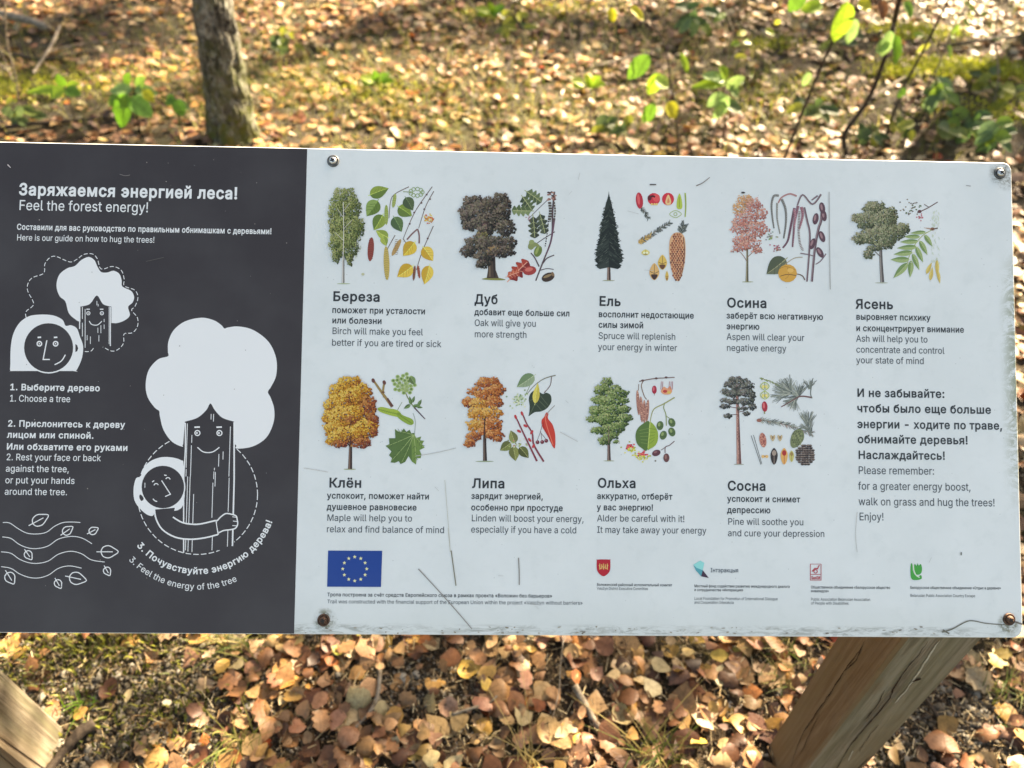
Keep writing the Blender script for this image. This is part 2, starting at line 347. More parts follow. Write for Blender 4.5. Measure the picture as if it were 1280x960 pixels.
"o":[166,[[83,-3,64,-1,47,7,33,18,22,34,16,53,14,75,16,97,22,116,33,132,47,144,64,151,83,154,102,151,119,144,133,132,144,116,150,97,152,75,150,53,144,34,133,18,119,7,102,-1],[83,19,97,21,108,26,117,35,123,47,126,60,128,75,126,90,123,103,117,115,108,124,97,130,83,132,69,130,58,124,49,115,43,103,40,90,39,75,40,60,43,47,49,35,58,26,69,21]]],
"p":[170,[[21,-57,21,152,45,152,45,128,47,128,55,138,61,144,69,149,79,153,92,154,110,151,125,144,138,133,148,117,154,98,156,76,154,53,148,34,138,18,125,6,110,-1,92,-3,79,-2,69,2,61,7,55,12,51,18,47,23,45,23,45,-57],[88,19,101,21,112,26,120,35,126,47,130,60,131,76,130,91,126,104,120,116,112,125,101,130,88,132,75,130,64,125,56,116,50,105,46,92,45,76,46,60,50,46,56,35,65,26,75,21]]],
"q":[170,[[149,-57,124,-57,124,23,122,23,119,18,115,12,109,7,101,2,91,-2,78,-3,60,-1,45,6,32,18,22,34,16,53,14,76,16,98,22,117,32,133,45,144,60,151,78,154,91,153,101,149,109,144,115,138,123,128,125,128,125,152,149,152],[82,19,95,21,105,26,114,35,120,46,123,60,125,76,123,92,120,105,114,116,105,125,95,130,82,132,69,130,58,125,49,116,43,104,40,91,39,76,40,60,43,47,50,35,58,26,69,21]]],
"r":[104,[[21,0,21,152,45,152,45,128,46,128,52,139,61,147,72,152,85,154,95,154,97,153,97,129,95,129,92,130,83,130,73,129,64,126,56,121,50,113,47,105,45,95,45,0]]],
"s":[146,[[73,-3,58,-2,45,1,34,7,25,15,18,25,14,38,38,43,42,32,50,24,60,20,73,18,87,20,98,25,105,32,107,41,106,48,102,54,95,59,85,62,60,68,42,74,29,83,21,95,19,110,21,122,26,133,35,141,46,148,60,152,75,154,89,153,102,149,112,143,120,136,126,126,130,116,107,111,103,119,97,126,88,131,75,133,62,131,52,127,46,120,43,111,45,103,50,97,57,93,69,89,92,84,110,77,122,69,130,57,132,43,131,30,125,19,116,10,104,3,89,-2]]],
"t":[91,[[82,152,82,131,3,131,3,152],[26,188,50,188,50,39,51,30,54,25,60,21,68,20,74,20,78,21,81,21,85,1,72,-2,67,-2,50,1,37,9,29,21,26,37]]],
"u":[164,[[73,-2,59,0,46,4,36,12,28,23,23,38,21,56,21,152,45,152,45,58,48,42,55,30,66,23,80,20,90,21,100,25,107,31,113,39,117,49,118,61,118,152,143,152,143,0,119,0,119,37,123,37,114,19,103,7,89,0]]],
"v":[156,[[65,0,7,152,34,152,66,62,71,48,75,35,78,21,82,8,74,8,77,21,81,35,85,48,90,62,122,152,149,152,91,0]]],
"w":[227,[[55,0,9,152,35,152,53,85,57,71,62,55,66,37,70,17,66,17,70,36,74,54,78,70,82,85,101,152,127,152,145,85,149,71,153,54,157,36,161,17,157,17,161,36,165,54,169,70,173,85,192,152,218,152,172,0,147,0,128,69,125,79,116,112,113,124,111,135,116,135,113,124,111,112,102,79,99,69,79,0]]],
"x":[151,[[8,0,69,87,68,68,11,152,40,152,66,111,72,101,77,92,83,82,70,82,76,92,81,101,87,111,93,122,113,152,141,152,83,67,83,86,143,0,115,0,92,34,86,45,80,54,75,64,69,73,82,73,76,64,71,54,66,45,59,34,37,0]]],
"y":[156,[[19,-55,25,-34,29,-35,35,-36,42,-36,47,-34,52,-30,56,-23,60,-14,65,-1,7,152,34,152,66,62,71,48,75,35,78,21,82,8,73,8,77,21,81,35,85,48,90,62,122,152,149,152,82,-23,77,-34,71,-43,64,-50,56,-54,47,-57,37,-58,31,-58]]],
"z":[152,[[17,0,17,18,102,128,102,129,19,129,19,152,133,152,133,132,50,24,50,23,135,23,135,0]]],
"0":[181,[[91,-3,70,0,52,10,38,25,28,45,21,71,19,102,21,132,28,158,38,179,52,194,70,203,91,206,112,203,129,194,143,179,154,158,160,132,162,102,160,71,154,45,143,25,129,10,112,0],[91,20,104,22,116,29,125,41,132,57,136,78,138,102,136,126,132,146,125,162,116,174,104,181,91,184,77,181,65,174,56,162,49,146,45,126,44,102,45,78,49,57,56,41,65,29,77,22]]],
"1":[181,[[31,0,31,22,156,22,156,0],[110,203,110,0,85,0,85,179,84,179,34,143,34,171,79,203]]],
"2":[181,[[26,0,26,19,94,91,104,103,113,113,120,122,124,131,127,139,128,149,127,159,123,167,117,174,109,180,100,183,89,184,78,183,69,179,61,173,56,165,52,156,51,145,26,145,28,162,34,177,44,189,57,198,73,204,90,206,107,204,122,199,135,190,144,178,150,164,152,149,151,138,148,127,143,116,134,103,122,89,107,72,61,24,61,23,156,23,156,0]]],
"3":[181,[[87,-3,69,-1,53,4,39,12,28,23,21,37,17,53,44,53,46,43,51,35,57,28,66,24,76,21,87,20,99,21,110,24,119,30,126,37,130,47,132,58,130,69,126,78,120,87,110,93,97,98,80,99,63,99,63,120,115,179,115,181,28,181,28,203,149,203,149,184,85,111,85,116,105,115,123,110,138,101,148,89,155,74,157,58,155,41,148,26,137,14,123,5,107,-1]]],
"4":[181,[[16,42,16,63,99,203,124,203,43,66,43,65,165,65,165,42],[113,0,113,127,137,127,137,0]]],
"5":[181,[[88,-3,71,-1,56,4,43,13,33,24,27,37,24,52,49,52,51,43,55,36,61,29,69,24,78,21,88,20,100,21,110,26,119,33,126,42,130,53,131,65,130,77,125,88,119,98,110,105,99,109,87,111,77,110,67,107,58,103,51,98,27,101,38,203,147,203,147,181,60,181,54,121,62,126,71,130,81,133,92,133,105,132,118,128,129,122,138,114,146,104,152,92,155,79,156,65,154,47,148,30,137,17,123,6,107,-1]]],
"6":[181,[[91,-3,73,-1,57,6,44,16,34,30,28,46,25,65,27,80,32,96,41,114,55,136,101,203,129,203,60,104,58,104,62,110,66,115,78,123,86,125,94,126,111,124,126,118,139,108,148,96,154,81,156,63,153,45,147,29,137,16,124,6,108,-1],[91,19,102,21,111,25,120,32,126,41,130,51,131,63,130,75,126,85,120,94,111,101,102,105,91,106,79,105,70,101,61,94,55,86,51,75,50,63,51,51,55,41,61,32,70,25,79,21]]],
"7":[181,[[39,0,129,179,129,181,25,181,25,203,156,203,156,179,66,0]]],
"8":[181,[[91,-3,71,-1,54,5,40,13,30,25,23,38,21,54,22,67,26,78,32,88,40,96,50,102,61,106,61,107,48,113,37,123,30,137,28,152,30,167,36,180,46,191,58,199,73,204,91,206,107,204,122,199,135,191,145,180,151,167,153,152,150,137,144,123,133,113,120,107,120,106,131,102,140,96,149,88,155,78,159,67,160,54,158,38,151,25,141,13,127,5,110,-1],[91,20,103,21,114,24,123,29,129,37,133,45,135,55,133,66,129,75,122,83,113,89,102,93,91,94,78,93,68,89,59,83,52,75,48,66,46,55,48,45,52,37,58,29,67,24,78,21],[91,116,101,117,110,120,117,125,123,132,126,141,128,150,127,160,123,168,117,175,110,180,101,183,91,184,80,183,71,180,63,175,58,168,54,160,53,150,54,141,58,132,64,125,71,120,80,117]]],
"9":[181,[[90,206,108,204,124,198,137,187,147,174,153,157,156,139,154,124,149,108,140,90,126,67,80,0,52,0,121,99,123,99,120,93,115,88,109,84,103,81,95,79,87,78,70,80,55,86,42,95,33,108,27,123,25,141,28,159,34,175,44,188,57,198,73,204],[90,184,79,183,70,178,61,172,55,163,51,152,50,141,51,129,55,118,61,109,70,103,79,99,90,97,102,99,111,103,120,109,126,118,130,128,131,140,130,152,126,163,120,172,112,178,102,183]]],
".":[75,[[38,-2,31,0,25,4,21,9,20,16,21,23,25,29,31,33,38,35,45,33,51,29,55,23,56,16,55,9,51,4,45,0]]],
",":[75,[[15,-48,27,28,55,28,34,-48]]],
":":[75,[[38,-2,31,0,25,4,21,9,20,16,21,23,25,29,31,33,38,35,45,33,51,29,55,23,56,16,55,9,51,4,45,0],[38,108,31,110,25,114,21,119,20,126,21,134,25,139,31,143,38,145,45,143,51,139,55,134,56,126,55,119,51,114,45,110]]],
"!":[78,[[27,64,25,203,53,203,51,64],[39,-2,32,0,26,4,22,9,21,16,22,23,26,29,32,33,39,35,46,33,52,29,56,23,57,16,56,9,52,4,46,0]]],
"-":[181,[[135,98,135,75,46,75,46,98]]],
"«":[161,[[67,20,13,84,67,148,95,148,42,84,95,20],[123,20,69,84,123,148,151,148,97,84,151,20]]],
"»":[161,[[10,20,64,84,10,148,38,148,93,84,38,20],[66,20,119,84,66,148,94,148,148,84,94,20]]],
"Б":[180,[[24,0,24,203,146,203,146,181,50,181,50,118,97,118,116,116,133,111,146,103,156,91,162,77,164,60,162,43,156,28,146,16,133,7,116,2,97,0],[50,23,96,23,114,25,128,32,136,44,139,60,136,75,128,86,114,93,96,96,50,96]]],
"В":[182,[[24,0,24,203,96,203,116,202,132,196,144,188,152,177,158,164,159,150,158,138,155,128,149,120,143,114,135,110,126,107,126,105,136,103,145,98,154,91,161,81,166,69,167,54,165,40,160,27,151,16,138,7,120,2,99,0],[50,23,98,23,118,25,132,32,140,42,142,55,141,65,137,74,131,81,122,87,112,91,99,92,50,92],[50,114,95,114,106,115,115,118,123,124,129,131,133,139,134,149,132,161,125,172,113,178,96,181,50,181]]],
"Д":[228,[[13,-44,13,23,29,23,34,28,39,34,43,43,47,53,50,65,53,80,56,97,58,118,65,203,192,203,192,23,215,23,215,-44,190,-44,190,0,37,0,37,-44],[59,23,166,23,166,181,88,181,83,118,81,97,78,77,75,60,71,45,65,32]]],
"Е":[167,[[24,0,24,203,149,203,149,181,50,181,50,114,142,114,142,91,50,91,50,23,150,23,150,0]]],
"З":[172,[[86,-3,68,-1,51,4,37,13,26,24,19,37,17,53,43,53,45,43,49,35,56,29,65,24,75,21,86,20,98,21,109,24,118,30,125,37,129,46,131,56,129,66,125,75,118,83,109,88,97,92,83,93,66,93,66,116,83,116,94,117,104,120,112,125,118,132,122,140,123,150,122,160,119,168,113,175,106,180,97,183,87,184,76,183,67,180,58,175,52,169,48,161,46,151,21,151,24,167,30,180,41,191,54,199,70,204,87,206,105,204,120,199,132,190,141,179,147,166,149,151,146,136,140,122,129,112,115,106,115,104,127,101,137,95,145,88,151,78,155,68,156,56,154,40,147,26,136,14,122,5,105,-1]]],
"И":[209,[[185,0,159,0,159,123,160,131,160,141,161,153,161,167,162,181,166,181,158,165,150,152,144,142,139,132,133,124,129,116,55,0,24,0,24,203,50,203,50,63,49,54,49,43,48,33,47,21,44,22,49,33,54,43,60,52,64,60,69,67,72,73,155,203,185,203]]],
"К":[187,[[24,0,24,203,50,203,50,115,78,115,145,203,176,203,100,105,179,0,148,0,79,92,50,92,50,0]]],
"Л":[208,[[13,0,13,23,18,23,27,24,34,26,39,32,43,41,45,54,48,72,58,203,184,203,184,0,158,0,158,181,82,181,73,70,71,53,68,39,64,27,59,17,52,9,44,4,33,1,20,0]]],
"Н":[207,[[24,0,24,203,50,203,50,116,157,116,157,203,183,203,183,0,157,0,157,93,50,93,50,0]]],
"О":[213,[[107,-3,82,0,60,10,42,25,28,46,19,72,16,102,19,132,28,157,42,178,60,193,82,203,107,206,132,203,153,193,172,178,186,157,194,132,197,102,194,72,186,46,172,25,153,10,132,0],[107,21,124,23,140,30,153,42,163,58,170,78,172,102,170,126,163,146,153,162,140,173,124,180,107,182,89,180,74,173,60,162,50,146,44,126,41,102,44,78,50,58,60,42,74,30,89,23]]],
"П":[207,[[183,203,183,0,157,0,157,181,50,181,50,0,24,0,24,203]]],
"С":[204,[[107,-3,82,0,60,10,42,25,28,46,19,72,16,102,19,132,28,157,42,178,60,193,82,203,107,206,122,205,136,202,149,196,161,188,171,179,179,167,185,154,189,139,163,139,160,149,156,158,150,165,143,171,135,176,126,180,117,182,107,182,89,180,73,173,60,161,50,146,44,126,41,102,44,78,50,58,60,42,74,31,89,24,107,21,117,22,126,24,135,27,143,32,150,38,156,46,160,54,163,64,189,64,185,49,179,36,171,25,161,15,149,7,136,2,122,-2]]],
"Т":[179,[[13,181,13,203,167,203,167,181,103,181,103,0,77,0,77,181]]],
"Ф":[231,[[107,15,81,17,59,25,41,38,27,55,19,77,16,102,19,127,27,148,41,165,59,178,81,186,107,189,124,189,150,186,173,178,191,165,204,148,212,127,215,102,212,77,204,55,191,38,173,25,150,17,124,15],[108,38,123,38,143,40,160,46,173,55,182,67,188,83,190,102,188,121,182,136,173,149,160,158,143,163,123,165,108,165,88,163,71,158,58,149,49,136,43,121,41,102,43,83,49,67,58,55,71,46,88,40],[103,-12,103,215,128,215,128,-12]]],
"Я":[180,[[156,0,130,0,130,181,87,181,72,180,61,176,52,170,46,162,43,152,42,141,43,130,46,120,52,112,61,107,72,103,86,102,141,102,141,79,85,79,64,81,47,87,33,96,23,109,18,124,16,141,18,158,23,173,33,186,46,195,64,201,85,203,156,203],[39,0,9,0,59,92,88,92]]],
"а":[156,[[64,-3,50,-2,38,2,27,9,19,18,14,29,12,43,13,55,17,64,23,72,31,77,40,81,50,84,61,86,71,88,84,90,101,92,106,94,109,97,109,111,107,119,102,124,96,129,88,131,78,132,68,131,60,129,53,125,47,120,43,115,40,110,16,116,23,129,31,138,42,145,53,150,65,153,78,154,86,153,96,152,105,149,114,144,122,137,129,128,133,116,135,101,135,0,111,0,111,21,109,21,106,15,101,10,94,5,86,0,76,-2],[68,18,81,19,91,23,99,30,105,37,109,46,110,55,110,76,108,74,104,73,99,71,80,68,75,68,70,67,62,66,54,63,47,60,41,56,38,50,37,42,38,35,41,29,46,24,52,21,60,19]]],
"б":[165,[[83,-3,64,-1,48,6,34,17,23,33,16,52,14,74,14,101,16,120,20,137,25,150,32,161,40,170,51,177,64,182,78,185,103,188,109,190,113,192,116,195,118,203,139,203,138,193,135,184,130,177,121,172,110,169,95,167,77,164,62,160,51,153,43,143,37,127,34,106,40,116,47,126,56,134,67,140,79,144,91,145,107,143,122,136,134,124,143,110,149,92,151,73,149,52,142,34,132,18,118,7,102,-1],[83,18,96,20,106,25,115,33,121,43,125,56,126,71,125,87,122,99,116,110,107,118,97,122,84,124,72,122,60,117,51,109,44,98,40,85,38,70,40,56,44,43,50,33,59,25,70,20]]],
"в":[157,[[21,0,21,152,83,152,106,149,123,141,134,128,137,111,135,99,129,90,120,84,108,80,117,78,125,74,132,68,138,61,142,52,143,41,142,30,137,20,130,12,120,5,107,1,93,0],[44,22,93,22,103,24,111,28,116,34,118,43,116,53,111,61,103,66,93,68,44,68],[44,88,83,88,96,90,105,94,111,100,113,109,111,118,105,124,96,128,83,129,44,129]]],
"г":[122,[[116,152,116,129,45,129,45,0,21,0,21,152]]],
"д":[171,[[5,-44,5,23,18,23,26,33,29,39,32,47,34,55,36,65,38,78,39,92,44,152,142,152,142,23,166,23,166,-44,141,-44,141,0,30,0,30,-44],[45,23,118,23,118,129,66,129,63,92,60,70,57,51,52,35]]],
"е":[162,[[85,-3,64,-1,47,7,33,18,22,34,16,53,14,75,16,97,22,116,32,132,46,144,63,151,82,154,94,153,106,150,118,144,128,136,136,126,143,113,147,97,148,78,148,68,30,68,30,88,135,88,124,81,123,95,119,107,113,118,105,126,95,130,82,132,69,130,59,125,50,118,44,108,40,97,38,84,38,71,40,55,44,42,51,32,60,25,72,20,85,18,94,19,101,21,108,24,114,29,119,35,122,42,146,36,141,25,134,16,125,8,113,2,100,-2]]],
"ж":[225,[[8,0,70,77,9,152,38,152,88,87,101,87,101,152,125,152,125,87,137,87,187,152,216,152,156,77,217,0,188,0,137,65,125,65,125,0,101,0,101,65,89,65,38,0]]],
"з":[137,[[68,-2,54,-1,40,3,29,9,20,17,15,27,13,38,37,38,40,31,47,24,57,20,68,19,81,21,91,26,97,34,100,43,97,53,90,61,79,67,65,68,55,68,55,87,65,87,77,88,87,93,93,101,95,110,94,120,88,127,80,132,69,134,58,132,49,128,42,121,39,112,16,112,18,124,23,134,32,142,43,148,55,152,69,153,84,152,96,148,106,141,113,133,118,123,119,112,117,99,111,90,102,83,90,79,90,78,105,73,116,66,123,55,125,42,123,30,118,19,109,10,98,4,84,0]]],
"и":[164,[[143,0,119,0,119,110,117,110,44,0,21,0,21,152,45,152,45,42,47,42,120,152,143,152]]],
"й":[164,[[143,0,119,0,119,110,117,110,44,0,21,0,21,152,45,152,45,42,47,42,120,152,143,152],[82,173,72,174,62,178,54,184,48,192,44,201,43,212,60,212,62,203,67,196,73,192,82,191,91,192,98,196,102,203,104,212,122,212,120,202,116,192,110,184,102,178,93,174]]],
"к":[150,[[21,0,21,152,45,152,45,86,61,86,115,152,146,152,85,78,147,0,116,0,67,64,45,64,45,0]]],
"л":[160,[[3,0,3,23,14,23,19,25,23,29,27,34,29,42,31,53,33,67,34,84,36,152,139,152,139,0,115,0,115,129,60,129,57,76,55,53,52,34,46,19,38,8,26,2,11,0]]],
"м":[214,[[21,0,21,152,58,152,93,67,96,60,98,53,101,46,103,40,104,34,108,22,109,16,105,16,106,22,110,34,111,40,113,46,116,53,118,60,121,67,156,152,193,152,193,0,168,0,168,95,169,102,169,142,172,142,169,130,163,110,159,101,155,91,151,79,118,0,96,0,63,79,58,90,54,101,50,110,44,130,41,142,45,142,45,0]]],
"н":[163,[[123,89,123,67,40,67,40,89],[45,152,45,0,21,0,21,152],[142,152,142,0,118,0,118,152]]],
"о":[166,[[83,-3,64,-1,47,7,33,18,22,34,16,53,14,75,16,97,22,116,33,132,47,144,64,151,83,154,102,151,119,144,133,132,144,116,150,97,152,75,150,53,144,34,133,18,119,7,102,-1],[83,19,97,21,108,26,117,35,123,47,126,60,128,75,126,90,123,103,117,115,108,124,97,130,83,132,69,130,58,124,49,115,43,103,40,90,39,75,40,60,43,47,49,35,58,26,69,21]]],
"п":[163,[[142,152,142,0,118,0,118,129,46,129,46,0,21,0,21,152]]],
"р":[170,[[21,-57,21,152,45,152,45,128,47,128,55,138,61,144,69,149,79,153,92,154,110,151,125,144,138,133,148,117,154,98,156,76,154,53,148,34,138,18,125,6,110,-1,92,-3,79,-2,69,2,61,7,55,12,51,18,47,23,45,23,45,-57],[88,19,101,21,112,26,120,35,126,47,130,60,131,76,130,91,126,104,120,116,112,125,101,130,88,132,75,130,64,125,56,116,50,105,46,92,45,76,46,60,50,46,56,35,65,26,75,21]]],
"с":[158,[[83,-3,64,-1,47,7,33,18,22,34,16,53,14,75,16,97,22,116,33,132,47,144,64,151,83,154,94,153,104,151,113,147,122,142,130,136,136,129,141,120,145,111,121,105,119,110,116,116,108,124,103,128,97,130,83,132,69,130,58,124,49,115,43,103,40,90,39,75,40,60,43,47,49,35,58,26,69,21,83,19,90,19,97,21,103,23,108,26,117,35,120,41,122,47,145,41,142,31,136,22,130,15,114,3,94,-3]]],
"т":[130,[[53,0,53,130,3,130,3,152,127,152,127,130,77,130,77,0]]],
"у":[156,[[19,-55,25,-34,29,-35,35,-36,42,-36,47,-34,52,-30,56,-23,60,-14,65,-1,7,152,34,152,66,62,71,48,75,35,78,21,82,8,73,8,77,21,81,35,85,48,90,62,122,152,149,152,82,-23,77,-34,71,-43,64,-50,56,-54,47,-57,37,-58,31,-58]]],
"ф":[191,[[83,-3,64,-1,47,7,33,18,22,34,16,53,14,75,16,97,22,116,33,132,47,144,64,151,83,154,108,154,127,151,144,144,158,132,168,116,175,97,177,75,175,53,168,34,158,18,144,7,127,-1,108,-3],[83,17,108,17,122,19,133,25,142,35,148,47,152,60,153,75,152,90,148,104,142,116,133,126,122,132,108,134,83,134,69,132,58,126,49,116,43,104,39,90,38,75,39,60,43,47,49,35,58,25,69,19],[83,-57,83,203,108,203,108,-57]]],
"х":[151,[[8,0,69,87,68,68,11,152,40,152,66,111,72,101,77,92,83,82,70,82,76,92,81,101,87,111,93,122,113,152,141,152,83,67,83,86,143,0,115,0,92,34,86,45,80,54,75,64,69,73,82,73,76,64,71,54,66,45,59,34,37,0]]],
"ц":[166,[[21,0,21,152,45,152,45,23,118,23,118,152,142,152,142,0],[138,-44,138,0,127,0,127,23,162,23,162,-44]]],
"ч":[160,[[79,47,55,51,37,61,25,79,21,103,21,152,45,152,45,103,48,88,55,78,66,72,79,70,93,71,106,73,118,76,130,80,130,57,122,54,106,50],[115,0,115,152,139,152,139,0]]],
"ш":[229,[[21,152,45,152,45,23,102,23,102,152,127,152,127,23,183,23,183,152,208,152,208,0,21,0]]],
"щ":[233,[[21,152,45,152,45,23,102,23,102,152,127,152,127,23,183,23,183,152,208,152,208,0,21,0],[203,-44,203,0,193,0,193,23,228,23,228,-44]]],
"ы":[204,[[42,98,86,98,102,96,116,91,127,84,135,74,140,63,141,49,140,36,135,24,127,14,116,7,102,2,86,0,21,0,21,152,45,152,45,23,86,23,98,24,108,30,115,38,117,48,115,59,108,68,98,73,86,75,42,75],[159,0,159,152,183,152,183,0]]],
"ь":[155,[[42,98,86,98,102,96,116,91,127,84,135,74,140,63,141,49,140,36,135,24,127,14,116,7,102,2,86,0,21,0,21,152,45,152,45,23,86,23,98,24,108,30,115,38,117,48,115,59,108,68,98,73,86,75,42,75]]],
"э":[158,[[75,-3,64,-3,44,3,28,15,22,22,17,31,13,41,37,47,39,41,42,35,45,31,50,26,55,23,61,21,68,19,75,19,89,21,100,26,109,35,115,47,119,60,120,75,119,90,115,103,109,115,100,124,89,130,75,132,61,130,56,128,50,124,42,116,39,110,37,105,14,111,17,120,22,129,29,136,36,142,45,147,54,151,65,153,75,154,95,151,112,144,125,132,136,116,142,97,145,75,142,53,136,34,125,18,112,7,95,-1],[124,65,53,65,53,87,124,87]]],
"ю":[234,[[21,0,21,152,44,152,44,0],[39,65,39,87,94,87,94,65],[151,-3,131,-1,114,7,101,18,90,34,84,53,82,75,84,97,90,116,101,132,114,144,131,151,151,154,170,151,187,144,201,132,211,116,218,97,220,75,218,53,211,34,201,18,187,7,170,-1],[151,19,165,21,176,26,185,35,191,47,194,60,195,75,194,90,191,103,185,115,176,124,165,130,151,132,137,130,126,124,117,115,111,103,107,90,106,75,107,60,111,47,117,35,126,26,137,21]]],
"я":[154,[[133,0,109,0,109,130,74,130,57,129,46,123,39,115,37,104,39,93,46,84,57,79,74,77,119,77,119,57,72,57,46,60,27,70,16,85,13,104,16,123,27,138,46,148,72,152,133,152],[34,0,6,0,49,69,76,69]]],
"ё":[162,[[85,-3,64,-1,47,7,33,18,22,34,16,53,14,75,16,97,22,116,32,132,46,144,63,151,82,154,94,153,106,150,118,144,128,136,136,126,143,113,147,97,148,78,148,68,30,68,30,88,135,88,124,81,123,95,119,107,113,118,105,126,95,130,82,132,69,130,59,125,50,118,44,108,40,97,38,84,38,71,40,55,44,42,51,32,60,25,72,20,85,18,94,19,101,21,108,24,114,29,119,35,122,42,146,36,141,25,134,16,125,8,113,2,100,-2],[110,177,104,178,99,182,95,187,94,193,95,199,99,205,104,208,110,209,117,208,122,205,125,199,126,193,125,187,122,182,117,178],[53,177,47,178,41,182,38,187,37,193,38,199,41,205,47,208,53,209,59,208,64,205,68,199,69,193,68,187,64,182,59,178]]],
"і":[67,[[21,0,21,152,45,152,45,0],[33,177,27,178,22,182,18,187,17,193,18,200,22,205,27,208,33,209,40,208,46,205,49,200,51,193,49,187,46,182,40,178]]],
"ў":[156,[[19,-55,25,-34,29,-35,35,-36,42,-36,47,-34,52,-30,56,-23,60,-14,65,-1,7,152,34,152,66,62,71,48,75,35,78,21,82,8,73,8,77,21,81,35,85,48,90,62,122,152,149,152,82,-23,77,-34,71,-43,64,-50,56,-54,47,-57,37,-58,31,-58],[78,173,67,174,58,178,50,184,44,192,40,201,38,212,56,212,58,203,62,196,69,192,78,191,86,192,93,196,98,203,99,212,117,212,116,202,112,192,106,184,98,178,88,174]]],
"Ж":[267,[[147,203,147,0,121,0,121,203],[7,0,73,106,13,203,44,203,96,113,172,113,224,203,255,203,194,106,260,0,230,0,176,90,91,90,36,0]]],
"М":[251,[[24,0,24,203,61,203,111,75,113,70,115,64,117,57,120,49,122,41,125,34,127,26,129,20,123,20,125,26,127,33,130,41,132,48,134,56,137,63,139,70,141,75,191,203,227,203,227,0,202,0,202,165,203,174,203,183,205,183,202,173,199,164,196,154,193,145,187,129,184,122,182,116,137,0,114,0,68,116,64,128,58,144,55,153,52,163,48,173,45,183,48,183,48,140,49,131,49,0]]],
"Ц":[201,[[177,0,24,0,24,203,50,203,50,23,151,23,151,203,177,203],[172,-44,172,0,162,0,162,23,197,23,197,-44]]],
"Э":[204,[[97,-3,82,-2,68,2,55,8,43,15,33,25,25,36,19,50,15,64,41,64,44,54,48,46,54,38,61,32,69,27,78,24,87,22,97,21,115,24,131,31,144,42,154,58,160,78,163,102,160,126,154,146,144,161,131,173,115,180,97,182,87,182,78,180,69,176,61,171,54,165,48,158,44,149,41,139,15,139,19,154,25,167,33,179,43,188,55,196,68,202,82,205,97,206,122,203,144,193,162,178,176,157,185,132,188,102,185,72,176,46,162,25,144,10,122,0],[77,92,77,115,172,115,172,92]]],
"Ч":[195,[[89,76,69,78,53,83,39,91,29,104,23,120,21,141,21,203,47,203,47,141,50,122,60,109,74,101,92,99,109,100,124,105,139,111,153,120,153,94,139,87,124,81,108,77],[145,0,145,203,171,203,171,0]]],
"Ш":[267,[[24,203,50,203,50,23,120,23,120,203,146,203,146,23,217,23,217,203,243,203,243,0,24,0]]],
"Ъ":[227,[[13,182,13,203,75,203,75,182],[90,123,145,123,165,121,181,116,195,107,205,95,211,80,214,63,212,45,205,29,195,17,182,8,165,2,145,0,71,0,71,203,96,203,96,22,145,22,163,25,176,33,185,46,188,63,187,74,183,83,176,90,168,96,157,99,145,100,90,100]]],
"ъ":[179,[[3,132,3,152,56,152,56,132],[66,98,110,98,126,96,140,91,151,84,159,74,164,63,166,49,164,36,159,24,151,14,140,7,126,2,110,0,45,0,45,152,70,152,70,23,110,23,122,24,132,30,139,38,141,48,139,59,132,68,122,73,110,75,66,75]]],
"Ї":[120,[[12,0,12,23,47,23,47,181,12,181,12,203,108,203,108,181,73,181,73,23,108,23,108,0],[89,229,83,230,77,234,74,239,73,245,74,251,77,256,83,260,89,261,95,260,100,256,104,251,105,245,104,239,100,234,95,230],[31,229,25,230,20,234,16,239,15,245,16,251,20,256,25,260,31,261,38,260,43,256,46,251,48,245,46,239,43,234,38,230]]],
"Ё":[167,[[24,0,24,203,149,203,149,181,50,181,50,114,142,114,142,91,50,91,50,23,150,23,150,0],[116,229,110,230,104,234,101,239,100,245,101,251,104,256,110,260,116,261,122,260,127,256,131,251,132,245,131,239,127,234,122,230],[58,229,52,230,47,234,43,239,42,245,43,251,47,256,52,260,58,261,65,260,70,256,73,251,75,245,73,239,70,234,65,230]]],
"ž":[152,[[17,0,17,18,102,128,102,129,19,129,19,152,133,152,133,132,50,24,50,23,135,23,135,0],[55,212,75,188,94,212,119,212,119,211,86,174,63,174,31,211,31,212]]],
" ":[75,[]],
}
